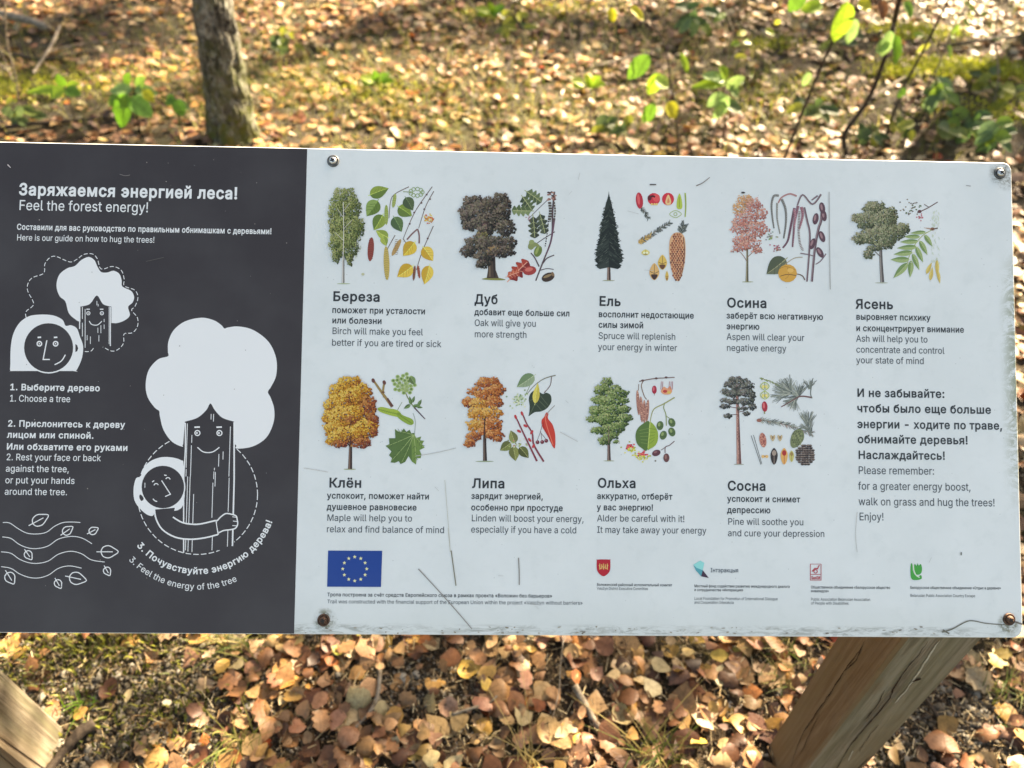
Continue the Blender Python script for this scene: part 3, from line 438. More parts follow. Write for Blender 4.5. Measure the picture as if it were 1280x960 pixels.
# ---------------------------------------------------------------- lettering: glyph outlines, 400 units to the em
GL["І"] = GL["I"]
_cache = {}
def glyph(ch, bold):
    key = (ch, bold)
    if key in _cache: return _cache[key]
    adv, loops = GL[ch]
    out, holes = [], []
    for l in loops:
        p = [(l[i], l[i + 1]) for i in range(0, len(l), 2)]
        n = len(p)
        a = sum(p[i][0] * p[(i + 1) % n][1] - p[(i + 1) % n][0] * p[i][1] for i in range(n)) / 2
        q = []
        for i in range(n):
            x0, y0 = p[i - 1]; x1, y1 = p[i]; x2, y2 = p[(i + 1) % n]
            d1 = Vector((x1 - x0, y1 - y0)).normalized(); d2 = Vector((x2 - x1, y2 - y1)).normalized()
            n1 = Vector((-d1.y, d1.x)); n2 = Vector((-d2.y, d2.x))
            b = n1 + n2
            k = bold / max(0.45, 1 + n1.dot(n2)) if b.length > 1e-4 else 0
            q.append((x1 + b.x * k, y1 + b.y * k))
        (out if a < 0 else holes).append(q)
    loops_ = out + holes
    pts, edges = [], []
    for q in loops_:
        b0 = len(pts); pts += q; edges += [(b0 + i, b0 + (i + 1) % len(q)) for i in range(len(q))]
    res = []
    if pts:
        cv, _, cf = delaunay_2d_cdt([Vector(p) for p in pts], edges, [], 0, 1e-4)[:3]
        good = []
        for t in cf:
            cx = sum(cv[i].x for i in t) / len(t); cy = sum(cv[i].y for i in t) / len(t); w = 0
            for q in loops_:
                for i in range(len(q)):
                    (xa, ya), (xb, yb) = q[i - 1], q[i]
                    if (ya <= cy) != (yb <= cy):
                        side = (xb - xa) * (cy - ya) - (cx - xa) * (yb - ya)
                        if yb > ya and side > 0: w += 1
                        elif yb < ya and side < 0: w -= 1
            if w: good.append(tuple(t))
        used = sorted({i for t in good for i in t}); mp = {k: j for j, k in enumerate(used)}
        res.append(([(cv[i].x, cv[i].y) for i in used], [tuple(mp[i] for i in t) for t in good]))
    _cache[key] = (adv + bold * 1.7, res)
    return _cache[key]

WHITE_SEEN = lin((199, 213, 219))
PAPER = 0.77
def ink(c):
    return tuple(min(0.85, PAPER * a / b) for a, b in zip(lin(c), WHITE_SEEN))

class Print:
    """flat print on the board: polygons given in measured spots, each a hair above the last"""
    def __init__(s, x0=0, y0=0, k=1.0, z=0.0004):
        s.x0, s.y0, s.k = x0, y0, k
        s.z = z; s.v = []; s.f = []; s.c = []
    def pt(s, x, y):
        return B(s.x0 + x / s.k, s.y0 + y / s.k)
    def poly(s, pts, col):
        s.z += 3.5e-7; b = len(s.v)
        P = [s.pt(*p) for p in pts]
        if len(P) > 4:
            tr = tessellate_polygon([[Vector((x, y, 0)) for x, y in P]])
        else:
            tr = [tuple(range(len(P)))]
        s.v += [(x, y, s.z) for x, y in P]
        for t in tr:
            a = sum(P[t[i - 1]][0] * P[t[i]][1] - P[t[i]][0] * P[t[i - 1]][1] for i in range(len(t)))
            if abs(a) < 1e-12: continue
            s.f.append(tuple(b + i for i in (t if a > 0 else t[::-1]))); s.c.append(ink(col))
    def shape(s, pts, col, n=4):
        s.poly(curve(pts, n, True), col)
    def ell(s, cx, cy, rx, ry=None, col=(0, 0, 0), ang=0, n=14):
        ry = rx if ry is None else ry; ca, sa = math.cos(R(ang)), math.sin(R(ang))
        s.poly([(cx + rx * math.cos(t) * ca - ry * math.sin(t) * sa, cy - rx * math.cos(t) * sa - ry * math.sin(t) * ca)
                for t in [2 * math.pi * i / n for i in range(n)]], col)
    def stroke(s, pts, w, col, w2=None, sm=5, closed=False):
        p = curve(pts, sm, closed) if sm else list(pts)
        if closed: p = p + p[:1]
        w2 = w if w2 is None else w2
        s.z += 3.5e-7; b = len(s.v); n = len(p)
        for i in range(n):
            if closed: a, c = p[(i - 1) % (n - 1)], p[(i + 1) % (n - 1)]
            else: a, c = p[max(0, i - 1)], p[min(n - 1, i + 1)]
            dx, dy = c[0] - a[0], c[1] - a[1]; L = math.hypot(dx, dy) or 1
            h = (w + (w2 - w) * i / (n - 1)) / 2
            for sg in (1, -1):
                x, y = s.pt(p[i][0] - sg * dy / L * h, p[i][1] + sg * dx / L * h); s.v.append((x, y, s.z))
        for i in range(n - 1):
            q = (b + 2 * i, b + 2 * i + 2, b + 2 * i + 3, b + 2 * i + 1)
            s.f.append(q); s.c.append(ink(col))
    def dash(s, pts, w, col, on=9, off=5, sm=6, closed=False):
        p = curve(pts, sm, closed)
        if closed: p = p + p[:1]
        acc = 0; cur = [p[0]]; draw = True
        for a, c in zip(p, p[1:]):
            L = math.hypot(c[0] - a[0], c[1] - a[1]); t = 0
            while acc + (L - t) > (on if draw else off):
                t += (on if draw else off) - acc; acc = 0
                q = (a[0] + (c[0] - a[0]) * t / L, a[1] + (c[1] - a[1]) * t / L)
                cur.append(q)
                if draw: s.stroke(cur, w, col, sm=0)
                cur = [q]; draw = not draw
            acc += L - t; cur.append(c)
        if draw and len(cur) > 1: s.stroke(cur, w, col, sm=0)
    def arc(s, cx, cy, r, a0, a1, w, col, n=16):
        s.stroke([(cx + r * math.cos(R(a0 + (a1 - a0) * i / n)), cy - r * math.sin(R(a0 + (a1 - a0) * i / n))) for i in range(n + 1)], w, col, sm=0)
    def ring(s, cx, cy, r, w, col):
        s.stroke([(cx + r * math.cos(t), cy + r * math.sin(t)) for t in [math.pi * i / 16 for i in range(32)]], w, col, sm=0, closed=True)
    def leaf(s, cx, cy, ln, wd, ang, c1, c2=None, vein=None, tip=0.0, outline=None):
        """pointed leaf; ang is where the tip points, counter-clockwise from right"""
        ca, sa = math.cos(R(ang)), math.sin(R(ang))
        T = lambda x, y: (cx + x * ca * ln - y * sa * wd, cy - x * sa * ln - y * ca * wd)
        up = [(-0.5, 0), (-0.42, 0.28), (-0.2, 0.47), (0.05, 0.43), (0.28, 0.24), (0.5, 0)]
        c2 = c2 or tuple(int(v * 0.78) for v in c1)
        s.poly([T(x, y) for x, y in curve(up, 2)], c1)
        s.poly([T(x, -y) for x, y in curve(up, 2)], c2)
        vein = vein or tuple(min(255, int(v * 1.25 + 20)) for v in c1)
        s.stroke([T(-0.6, 0.0), T(0, 0.03), T(0.45, 0)], wd * 0.05, vein, wd * 0.02, sm=2)
        if ln > 40:
            for k in (-0.3, -0.12, 0.06):
                for sg in (1, -1):
                    s.stroke([T(k, 0), T(k + 0.2, sg * (0.34 - abs(k + 0.1) * 0.4))], wd * 0.025, tuple(int(v * 0.8) for v in c1), sm=0)
    def foliage(s, blobs, pal, size, dens=1.0, seed=1, light=(-0.6, -0.7), spike=0.5):
        """crown of many small engraved leaf marks; pal goes from dark to light"""
        r = random.Random(seed)
        marks = []; size *= .82
        for bi, b in enumerate(blobs):
            cx, cy, rx, ry = b[:4]; p = b[4] if len(b) > 4 else pal
            n = int(dens * rx * ry / size ** 2 * 4.2)
            for i in range(n):
                a = r.uniform(0, 2 * math.pi); q = math.sqrt(r.random()) * (1.0 + 0.12 * math.sin(a * 5 + bi) + 0.06 * math.sin(a * 11))
                x, y = cx + rx * q * math.cos(a), cy + ry * q * math.sin(a)
                tone = 0.5 + 0.42 * q * (light[0] * math.cos(a) + light[1] * math.sin(a)) + r.gauss(0, 0.16)
                marks.append((q > 0.8, tone, x, y, p, a))
        # a dark ground first, so gaps in the crown read as depth
        order = sorted(marks, key=lambda m: m[1] + r.uniform(-.25, .25))
        for e, tone, x, y, p, a in order:
            k = min(len(p) - 1, max(0, int(tone * len(p))))
            g_ = sum(p[k]) / 3; j_ = r.randint(-14, 8); c = tuple(max(0, min(255, .86 * v + .14 * g_ - 4 + j_ + r.randint(-5, 5))) for v in p[k])
            z = size * r.uniform(0.55, 1.15); an = r.uniform(0, 6.28) if not e else a + r.uniform(-.6, .6)
            ca, sa = math.cos(an), math.sin(an)
            sh = [(1.1, 0), (0.35, spike), (-0.2, 0.85 * spike + .2), (-0.8, 0.3), (-0.75, -0.4), (0.1, -spike)]
            s.poly([(x + z * (px * ca - py * sa), y + z * (px * sa + py * ca)) for px, py in sh], c)
    def trunk(s, pts, w, w2, col, hi, dk):
        s.stroke(pts, w, col, w2)
        off = lambda k: [(x + k, y) for x, y in pts]
        s.stroke(off(-w2 * 0.22), w * 0.22, hi, w2 * 0.25)
        s.stroke(off(w2 * 0.25), w * 0.25, dk, w2 * 0.3)
    def done(s, name, parent, label=None):
        o = mobj(name, s.v, s.f, M['ink'], parent, s.c)
        if label: o['label'] = label
        return o

def curve(p, n=4, closed=False):
    if len(p) < 3 and not closed: return list(p)
    out = []; m = len(p)
    rngi = range(m) if closed else range(m - 1)
    for i in rngi:
        if closed: a, b, c, d = p[i - 1], p[i], p[(i + 1) % m], p[(i + 2) % m]
        else: a, b, c, d = p[max(0, i - 1)], p[i], p[i + 1], p[min(m - 1, i + 2)]
        for k in range(n):
            t = k / n
            out.append(tuple(0.5 * (2 * b[j] + (c[j] - a[j]) * t + (2 * a[j] - 5 * b[j] + 4 * c[j] - d[j]) * t * t + (3 * b[j] - a[j] - 3 * c[j] + d[j]) * t ** 3) for j in (0, 1)))
    if not closed: out.append(p[-1])
    return out

def letters(P, text, place, sx, sy, bold, col):
    x = 0
    for ch in text:
        adv, res = glyph(ch, bold)
        for gi, (pts, tris) in enumerate(res):
            b = len(P.v); z = P.z + 4e-6 * gi
            P.v += [(*place((x + px) * sx, py * sy), z) for px, py in pts]
            P.f += [tuple(b + i for i in t) for t in tris]; P.c += [ink(col)] * len(tris)
        x += adv

def width(text, bold):
    return sum(glyph(c, bold)[0] for c in text) - 0.11 * 400 * 0.5

def line(P, text, u0, v0, u1, cap, bold, col):
    x0, y0 = B(u0, v0); x1, _ = B(u1, v0)
    bw = bold * 400
    sx = (x1 - x0) / width(text, bw)
    sy = cap * (B(u0, v0 - 1)[1] - y0) / (203 + 2 * bw)
    letters(P, text, lambda x, y: (x0 + x, y0 + y), sx, sy, bw, col)

def arc_line(P, text, cx, cy, r, a0, a1, cap, bold, col):
    """text set along the outside of the foot of a circle; angles from straight down, left negative"""
    bw = bold * 400
    tot = R(a1 - a0) * r
    sx = tot / width(text, bw); sy = cap / (203 + 2 * bw)
    def place(x, y):
        a = R(a0) + x / r
        return B(cx + (r - y) * math.sin(a), cy + (r - y) * math.cos(a))
    letters(P, text, place, sx, sy, bw, col)

# ---------------------------------------------------------------- the information board
board = empty('information_board', BC)
board.rotation_euler = BR.to_euler()
tag(board, 'long slanted forest information board with a charcoal left field and nine tree pictures on white', 'sign')

XL, XR, YH = -1.165, 0.4221, 0.2818
def rounded(x0, y0, x1, y1, r, rr, n=7):
    # right hand corners rounded by rr (lower, upper)
    p = [(x0, y1), (x0, y0)]
    for k in range(n + 1):
        a = -math.pi / 2 + math.pi / 2 * k / n; p.append((x1 - rr[0] + rr[0] * math.cos(a), y0 + rr[0] + rr[0] * math.sin(a)))
    for k in range(n + 1):
        a = math.pi / 2 * k / n; p.append((x1 - rr[1] + rr[1] * math.cos(a), y1 - rr[1] + rr[1] * math.sin(a)))
    return p
T = 0.006
out = rounded(XL, -YH, XR, YH, 0, (0.0125, 0.010))
inn = rounded(XL + .0007, -YH + .0007, XR - .0007, YH - .0007, 0, (0.0122, 0.0097))
n = len(out)
V = [(x, y, 0) for x, y in inn] + [(x, y, -0.0007) for x, y in out] + [(x, y, -T) for x, y in out]
F = [tuple(range(n)), tuple(reversed(range(2 * n, 3 * n)))]
for i in range(n):
    j = (i + 1) % n
    F += [(i + n, j + n, j, i), (i + 2 * n, j + 2 * n, j + n, i + n)]
mobj('panel', V, F, M['panel'], board)
P = Print(z=0.0002)
# charcoal field: from the left end of the board to the seam
xs = B(384, 187)[0]
P.v = [(XL + .001, -YH + .001, .0002), (xs, -YH + .0008, .0002), (xs, YH - .0009, .0002), (XL + .001, YH - .0009, .0002)]
P.f = [(0, 1, 2, 3)]; P.c = [ink((50, 49, 52))]
P.done('charcoal_field', board, 'charcoal printed left field of the board')

WH = (205, 220, 225)
P = Print(z=0.00025)
line(P, 'Заряжаемся энергией леса!', 23.4, 243.5, 297, 15.6, .025, WH)
line(P, 'Feel the forest energy!', 23.2, 262.5, 185, 12.6, .004, WH)
P.done('heading', board, 'white heading at the top of the charcoal field')
P = Print(z=0.00025)
line(P, 'Составили для вас руководство по правильным обнимашкам с деревьями!', 21, 287, 339.5, 7.6, .017, WH)
line(P, 'Here is our guide on how to hug the trees!', 20.8, 300.5, 193, 7.6, .004, WH)
P.done('subheading', board, 'small white lines under the heading')
DK = (50, 49, 52)
P = Print(z=0.00025)
for t, u, v, u1, b in (('1. Выберите дерево', 12, 487.5, 124.7, 1), ('1. Choose a tree', 11.5, 501.8, 87.5, 0)):
    line(P, t, u, v, u1, 8.3, .020 if b else .004, WH)
P.done('caption', board, 'first white step caption beside the seam of the charcoal field')
P = Print(z=0.00025)
for t, u, v, u1, b in (('2. Прислонитесь к дереву', 9.4, 533, 156, 1), ('лицом или спиной.', 9, 547, 117, 1), ('Или обхватите его руками', 8, 561.8, 159.5, 1),
                       ('2. Rest your face or back', 7.5, 575.2, 125.6, 0), ('against the tree,', 7, 589.5, 86, 0), ('or put your hands', 6.3, 604, 93, 0), ('around the tree.', 5.6, 618.3, 83.7, 0)):
    line(P, t, u, v, u1, 8.3, .020 if b else .004, WH)
P.done('caption', board, 'second white step caption, seven lines')
P = Print(z=0.00025)
arc_line(P, '3. Почувствуйте энергию дерева!', 247, 618, 99.5, -50, 70, 8.6, .020, WH)
arc_line(P, '3. Feel the energy of the tree', 247, 618, 119, -46.5, 24.5, 7.8, .004, WH)
P.done('caption', board, 'curved white caption under the hugging drawing')

# --- drawing one: head and cloud-shaped tree
P = Print(0, 180, 3.2, z=0.00025)
W = (208, 222, 227)
P.dash([(105, 695), (105, 670), (135, 640), (112, 590), (112, 560), (130, 535), (175, 517), (180, 480), (200, 455), (225, 450), (280, 472), (310, 460),
        (335, 442), (370, 440), (390, 460), (405, 500), (450, 490), (485, 505), (497, 540), (498, 568), (540, 585), (552, 615), (540, 650), (527, 665),
        (550, 695), (550, 730), (530, 755), (497, 760), (495, 795), (475, 820), (445, 828), (390, 803), (365, 828), (335, 830)], 2.8, W, 16, 8)
P.shape([(355, 452), (378, 465), (390, 490), (405, 512), (430, 514), (455, 507), (478, 520), (487, 545), (490, 570), (525, 588), (537, 612), (530, 635),
         (513, 652), (520, 685), (500, 705), (470, 716), (445, 716), (330, 712), (300, 700), (275, 675), (262, 630), (240, 610), (228, 580), (228, 550), (240, 520),
         (270, 497), (300, 488), (325, 465)], W)
P.poly([(322, 650)] + curve([(325, 650), (360, 640), (388, 606), (412, 640), (442, 650)], 4) + [(446, 650), (446, 812), (330, 812), (322, 745)], DK)
for pts in ([(319, 650), (319, 740)], [(330, 652), (330, 700)], [(330, 715), (330, 770)], [(341, 660), (341, 815)], [(437, 652), (437, 800)], [(442, 652), (442, 808)]):
    P.stroke(pts, 4 if pts[0][0] in (319, 442) else 2.6, W, sm=0)
for x, a, b in ((388, 628, 645), (393, 640, 650), (392, 735, 755), (396, 765, 790), (404, 725, 757), (417, 700, 712), (417, 722, 740), (349, 765, 785), (362, 770, 800)):
    P.stroke([(x, a), (x, b)], 2.4, W, sm=0)
for x in (354, 408): P.ring(x, 677, 6.5, 3, W); P.ell(x, 677, 2.2, 2.2, W); P.stroke([(x - 8, 661), (x + 6, 661)], 4, W, sm=0)
P.stroke([(357, 708), (368, 722), (390, 724), (408, 709)], 3.4, W)
P.shape([(42, 907), (42, 880), (43, 820), (52, 765), (75, 720), (110, 692), (150, 683), (210, 685), (250, 703), (263, 727), (285, 725), (308, 738), (320, 770),
         (333, 810), (327, 860), (305, 907), (290, 908), (60, 908)], W, 5)
P.ell(195, 815, 103, 103, W, n=40); P.ell(195, 815, 98, 98, DK, n=40)
P.poly([(302, 800), (310, 806), (313, 818), (310, 828), (302, 833)], DK)
for x in (158, 223): P.ring(x, 799, 9, 5, W); P.ell(x, 799, 3, 3, W); P.stroke([(x - 7, 774), (x + 7, 773)], 6, W, sm=0)
P.stroke([(188, 785), (173, 862)], 4.5, W, sm=0); P.stroke([(171, 862), (200, 862)], 4.5, W, sm=0)
P.stroke([(262, 843), (246, 868), (219, 883)], 4.5, W)
P.done('drawing', board, 'white line drawing of a round face beside a cloud-topped tree')

# --- drawing two: hugging the big tree
P = Print(0, 380, 3.2, z=0.00025)
cc = (247 * 3.2, 238 * 3.2)
P.dash([(cc[0] + 240 * math.cos(a), cc[1] + 240 * math.sin(a)) for a in [2 * math.pi * i / 40 for i in range(40)]], 3.4, W, 22, 9, 2, True)
P.shape([(805, 55), (855, 65), (898, 96)][:2] + [(885, 84), (898, 98), (912, 94), (955, 90), (1015, 105), (1075, 152), (1105, 218), (1105, 285), (1085, 330), (1072, 352), (1083, 375), (1097, 420),
         (1094, 475), (1065, 535), (1010, 570), (945, 578), (930, 560), (745, 560), (735, 572), (690, 552), (655, 505), (640, 450), (637, 428), (620, 415), (592, 375), (583, 325),
         (595, 265), (632, 222), (672, 209), (672, 190), (674, 150), (695, 105), (740, 70)], W, 5)
P.poly([(740, 470)] + curve([(742, 470), (790, 455), (825, 425), (842, 398), (860, 425), (890, 455), (935, 470)], 5) + [(937, 470), (937, 960), (905, 985), (730, 985), (730, 600)], DK)
P.stroke([(742, 475), (742, 580), (735, 700), (735, 995)], 5, W, sm=0); P.stroke([(937, 472), (937, 700), (930, 968)], 6, W, sm=0)
for x, a, b in ((750, 478, 655), (751, 690, 985), (761, 690, 990), (768, 524, 555), (766, 565, 690), (775, 760, 992), (855, 440, 470), (845, 440, 462), (922, 490, 690), (917, 695, 830), (912, 900, 970),
                (893, 590, 622), (876, 600, 650), (858, 655, 665), (856, 670, 700), (852, 715, 855), (862, 672, 730), (745, 660, 690), (850, 925, 985)):
    P.stroke([(x, a), (x - (b - a) * .03, b)], 2.8, W, sm=0)
for x in (790, 878): P.ring(x, 516, 10, 4.5, W); P.ell(x - 2, 516, 4, 4, W); P.stroke([(x - 12, 493), (x + 10, 492)], 6, W, sm=0)
P.stroke([(790, 573), (815, 592), (850, 592), (878, 573)], 4.2, W)
P.shape([(735, 645), (725, 625), (690, 614), (645, 613), (600, 630), (570, 662), (563, 690), (545, 697), (535, 735), (537, 780), (553, 810), (585, 840), (612, 847), (625, 825), (680, 830), (735, 800)], W, 4)
P.ell(652, 732, 90, 90, W, n=40); P.ell(652, 732, 85, 85, DK, n=40)
P.shape([(560, 762), (570, 768), (575, 780), (566, 788), (558, 775)], DK)
P.arc(625, 727, 9, 20, 170, 3.6, W, 6); P.arc(672, 703, 9, 10, 160, 3.6, W, 6)
P.stroke([(609, 712), (617, 706)], 4, W, sm=0); P.stroke([(657, 684), (667, 686)], 4, W, sm=0)
P.stroke([(647, 706), (683, 762)], 4, W, sm=0); P.stroke([(684, 760), (661, 770)], 4, W, sm=0)
P.stroke([(612, 779), (620, 787), (629, 790)], 4, W); P.stroke([(580, 715), (580, 735)], 2.5, W, sm=0)
arm_lo = curve([(618, 822), (625, 860), (650, 902), (700, 932), (760, 941), (820, 935), (872, 922)], 4)
arm_up = curve([(862, 866), (800, 880), (760, 880), (725, 872), (692, 852)], 4)
P.poly(arm_lo + arm_up + [(700, 815)], DK)
P.stroke(arm_lo, 6, W, sm=0); P.stroke(arm_up, 6, W, sm=0)
P.poly([(862, 864), (866, 862), (876, 922), (871, 923)], W)
hand = [(868, 868), (885, 850), (905, 838), (930, 842), (945, 848), (949, 862), (951, 880), (943, 896), (925, 902), (895, 906), (876, 915)]
P.shape(hand, DK); P.stroke(hand, 5, W)
for a, b in (((930, 851), (948, 853)), ((932, 868), (950, 870)), ((930, 886), (946, 887))): P.stroke([a, b], 3, W, sm=0)
P.done('drawing', board, 'white line drawing of a figure hugging a smiling tree')

# --- wind lines with drifting leaves
P = Print(0, 580, 3.282, z=0.00025)
for pts in ([(12, 240), (40, 242), (75, 265), (110, 283), (150, 287), (190, 280), (225, 255), (260, 240), (300, 238), (330, 240)],
            [(10, 299), (45, 305), (80, 330), (120, 345), (160, 346), (200, 335), (240, 308), (290, 297), (335, 303), (378, 327)],
            [(5, 360), (45, 366), (80, 390), (120, 405), (160, 407), (200, 397), (240, 370), (290, 358), (335, 368), (375, 393), (430, 402)],
            [(5, 421), (45, 428), (80, 450), (120, 465), (160, 467), (200, 455), (240, 428), (285, 418), (335, 427)]):
    P.stroke(pts, 3.0, W)
for cx, cy, ln, wd, an in ((165, 228, 78, 46, 28), (278, 272, 52, 34, 35), (384, 273, 44, 30, 28), (118, 374, 44, 32, -55), (448, 360, 76, 50, 0), (43, 468, 56, 42, -58),
                           (240, 492, 42, 30, -60), (318, 470, 76, 50, -12), (441, 440, 40, 30, -60)):
    ca, sa = math.cos(R(an)), math.sin(R(an))
    q = [(cx + x * ca * ln - y * sa * wd, cy - x * sa * ln - y * ca * wd) for x, y in ((-0.42, 0.12), (-0.3, 0.4), (-0.02, 0.5), (0.25, 0.3), (0.5, 0.0), (0.25, -0.3), (-0.02, -0.5), (-0.3, -0.4), (-0.42, -0.12))]
    P.stroke(q, 4, W, sm=3, closed=True)
    P.stroke([(cx - .68 * ln * ca, cy + .68 * ln * sa), (cx + .2 * ln * ca, cy - .2 * ln * sa)], 3.6, W, sm=0)
P.done('drawing', board, 'white wavy wind lines with nine drifting leaves')

# --- captions on the white field
K1, K2, K3 = (38, 44, 48), (42, 50, 54), (62, 72, 78)
def caption(label, rows, c1=K1, c3=K3):
    P = Print(z=0.00025)
    for kind, t, u, v, u1 in rows:
        if kind == 'h': line(P, t, u, v, u1, 12.4, .019, c1)
        elif kind == 'b': line(P, t, u, v, u1, 8.0, .015, K2)
        elif kind == 'n': line(P, t, u, v, u1, 8.2, .002, c3)
        elif kind == 'B': line(P, t, u, v, u1, 10.6, .018, K2)
        elif kind == 'N': line(P, t, u, v, u1, 9.6, .002, c3)
        elif kind == 's': line(P, t, u, v, u1, 4.6, .010, K2)
        elif kind == 'e': line(P, t, u, v, u1, 4.6, .002, c3)
        elif kind == 't': line(P, t, u, v, u1, 3.5, .008, K2)
        elif kind == 'u': line(P, t, u, v, u1, 3.5, .0, c3)
    P.done('caption', board, label)
caption('black caption under the birch picture', (('h', 'Береза', 415.7, 376, 474.8), ('b', 'поможет при усталости', 415, 391, 531.3), ('b', 'или болезни', 415, 404, 477),
        ('n', 'Birch will make you feel', 414.9, 417.5, 528), ('n', 'better if you are tired or sick', 414.3, 432, 551)))
caption('black caption under the oak picture', (('h', 'Дуб', 592.9, 379.5, 621.8), ('b', 'добавит еще больше сил', 593, 393.6, 711.8), ('n', 'Oak will give you', 592.9, 407.4, 669.6), ('n', 'more strength', 592.8, 421.5, 658)))
caption('black caption under the spruce picture', (('h', 'Ель', 748.6, 382, 775.6), ('b', 'восполнит недостающие', 748, 396.3, 867), ('b', 'силы зимой', 748, 409.5, 804), ('n', 'Spruce will replenish', 747.8, 423.5, 844), ('n', 'your energy in winter', 747.3, 437.5, 845.7)))
caption('black caption under the aspen picture', (('h', 'Осина', 908.4, 384, 958.2), ('b', 'заберёт всю негативную', 908, 398, 1028.5), ('b', 'энергию', 908, 411.4, 949), ('n', 'Aspen will clear your', 908, 424.8, 1004.8), ('n', 'negative energy', 908, 438.6, 982.3)))
caption('black caption under the ash picture', (('h', 'Ясень', 1069.5, 385.6, 1116), ('b', 'выровняет психику', 1070, 399.4, 1162.7), ('b', 'и сконцентрирует внимание', 1070, 413.7, 1204.6), ('n', 'Ash will help you to', 1070, 427, 1159), ('n', 'concentrate and control', 1070, 440.7, 1179.8), ('n', 'your state of mind', 1070, 454, 1154.5)))
caption('black caption under the maple picture', (('h', 'Клён', 410.8, 609, 451.7), ('b', 'успокоит, поможет найти', 408.7, 623, 536.2), ('b', 'душевное равновесие', 408.4, 637, 520.5), ('n', 'Maple will help you to', 408.4, 651, 514.7), ('n', 'relax and find balance of mind', 407.9, 665.2, 555)))
caption('black caption under the linden picture', (('h', 'Липа', 589.8, 609.7, 630.7), ('b', 'зарядит энергией,', 589, 623.5, 678.5), ('b', 'особенно при простуде', 588.8, 637.8, 703.2), ('n', 'Linden will boost your energy,', 589, 651.5, 729.3), ('n', 'especially if you have a cold', 588.5, 665.6, 720.2)))
caption('black caption under the alder picture', (('h', 'Ольха', 746.8, 609.3, 794.6), ('b', 'аккуратно, отберёт', 746.2, 623.6, 840), ('b', 'у вас энергию!', 746, 637.6, 816.2), ('n', 'Alder be careful with it!', 746.2, 651.6, 855.3), ('n', 'It may take away your energy', 746, 666, 882.4)))
caption('black caption under the pine picture', (('h', 'Сосна', 909.2, 612.8, 957), ('b', 'успокоит и снимет', 908.9, 627, 999.7), ('b', 'депрессию', 908.9, 641, 962.8), ('n', 'Pine will soothe you', 909.5, 655.8, 1004), ('n', 'and cure your depression', 909.5, 670.2, 1030.3)))
caption('closing reminder in bold and plain grey lettering', (('B', 'И не забывайте:', 1071, 495.8, 1180.4), ('B', 'чтобы было еще больше', 1071, 515, 1238.4), ('B', 'энергии - ходите по траве,', 1071.4, 534.8, 1252.6), ('B', 'обнимайте деревья!', 1071.8, 553.7, 1209.6), ('B', 'Наслаждайтесь!', 1072.5, 573.4, 1181.1),
        ('N', 'Please remember:', 1072.5, 592.4, 1167.3), ('N', 'for a greater energy boost,', 1072.5, 612, 1212.9), ('N', 'walk on grass and hug the trees!', 1072.9, 631.4, 1243), ('N', 'Enjoy!', 1073.6, 650.3, 1104.2)))
caption('two tiny funding lines under the blue flag', (('s', 'Тропа построена за счёт средств Европейского союза в рамках проекта «Воложин без барьеров»', 409, 745.3, 690), ('e', 'Trail was constructed with the financial support of the European Union within the project «Valožyn without barriers»', 409, 754, 728)))
caption('tiny lines under the red shield', (('t', 'Воложинский районный исполнительный комитет', 746, 732.3, 840), ('u', 'Valožyn District Executive Committee', 746, 737.2, 809.7)))
caption('tiny lines under the teal and purple mark', (('t', 'Местный фонд содействия развитию международного диалога', 867.8, 734, 987), ('t', 'и сотрудничества «Интеракция»', 867.8, 738.8, 929), ('u', 'Local Foundation for Promotion of International Dialogue', 867.8, 749.7, 971.9), ('u', 'and Cooperation Interakcia', 867.8, 754.6, 917)))
caption('tiny lines under the red framed mark', (('t', 'Общественное объединение «Белорусское общество', 1013.5, 735.5, 1112.4), ('t', 'инвалидов»', 1013.5, 740.2, 1035.8), ('u', 'Public Association Belarusian Association', 1013.5, 750.7, 1087.6), ('u', 'of People with Disabilities', 1013.5, 755.6, 1060.4)))
caption('tiny lines under the green leaf mark', (('t', 'Белорусское общественное объединение «Отдых в деревне»', 1137.7, 736, 1250.7), ('u', 'Belarusian Public Association Country Escape', 1137.7, 746, 1218.6)))

# --- flag and marks
P = Print()
P.poly([(410.2, 688.2), (477.8, 688.5), (476.3, 733.6), (409, 733.3)], (8, 60, 136))
for k in range(12):
    a = math.pi / 6 * k; cx, cy = 443.5 + 15 * math.sin(a), 711 - 15 * math.cos(a)
    P.poly([(cx + (2.5 if i % 2 == 0 else 1.05) * math.sin(math.pi / 5 * i), cy - (2.5 if i % 2 == 0 else 1.05) * math.cos(math.pi / 5 * i)) for i in range(10)], (205, 215, 160))
P.done('flag_mark', board, 'blue flag with a ring of twelve yellow stars')
P = Print(730, 680, 4.267)
P.shape([(68, 84), (68, 83), (100, 82), (140, 83), (140, 84), (140, 130), (130, 155), (104, 172), (78, 155), (68, 130)], (168, 32, 48), 3)
for k, x in enumerate((84, 94, 104, 114, 124)):
    P.stroke([(x, 104 + 4 * (k % 2)), (x, 136 - 3 * (k % 2))], 5, (190, 165, 95), sm=0)
P.stroke([(80, 112), (88, 132), (98, 118), (104, 134), (112, 118), (120, 132), (128, 112)], 3, (205, 190, 130), sm=0)
P.done('shield_mark', board, 'small red shield with yellow figure')
P = Print(730, 680, 4.267)
P.poly([(583, 110), (620, 88), (641, 101), (633, 139), (600, 127)], (122, 205, 205))
P.poly([(583, 112), (600, 127), (634, 140), (624, 172), (596, 140)], (60, 150, 165))
P.poly([(633, 139), (665, 181), (624, 172)], (58, 42, 62))
line(P, 'Інтэракцыя', 888, 715.2, 922.6, 5.4, .004, (50, 70, 85))
P.done('folded_mark', board, 'teal and purple folded mark with its name')
P = Print(980, 680, 4.267); RD = (165, 50, 62)
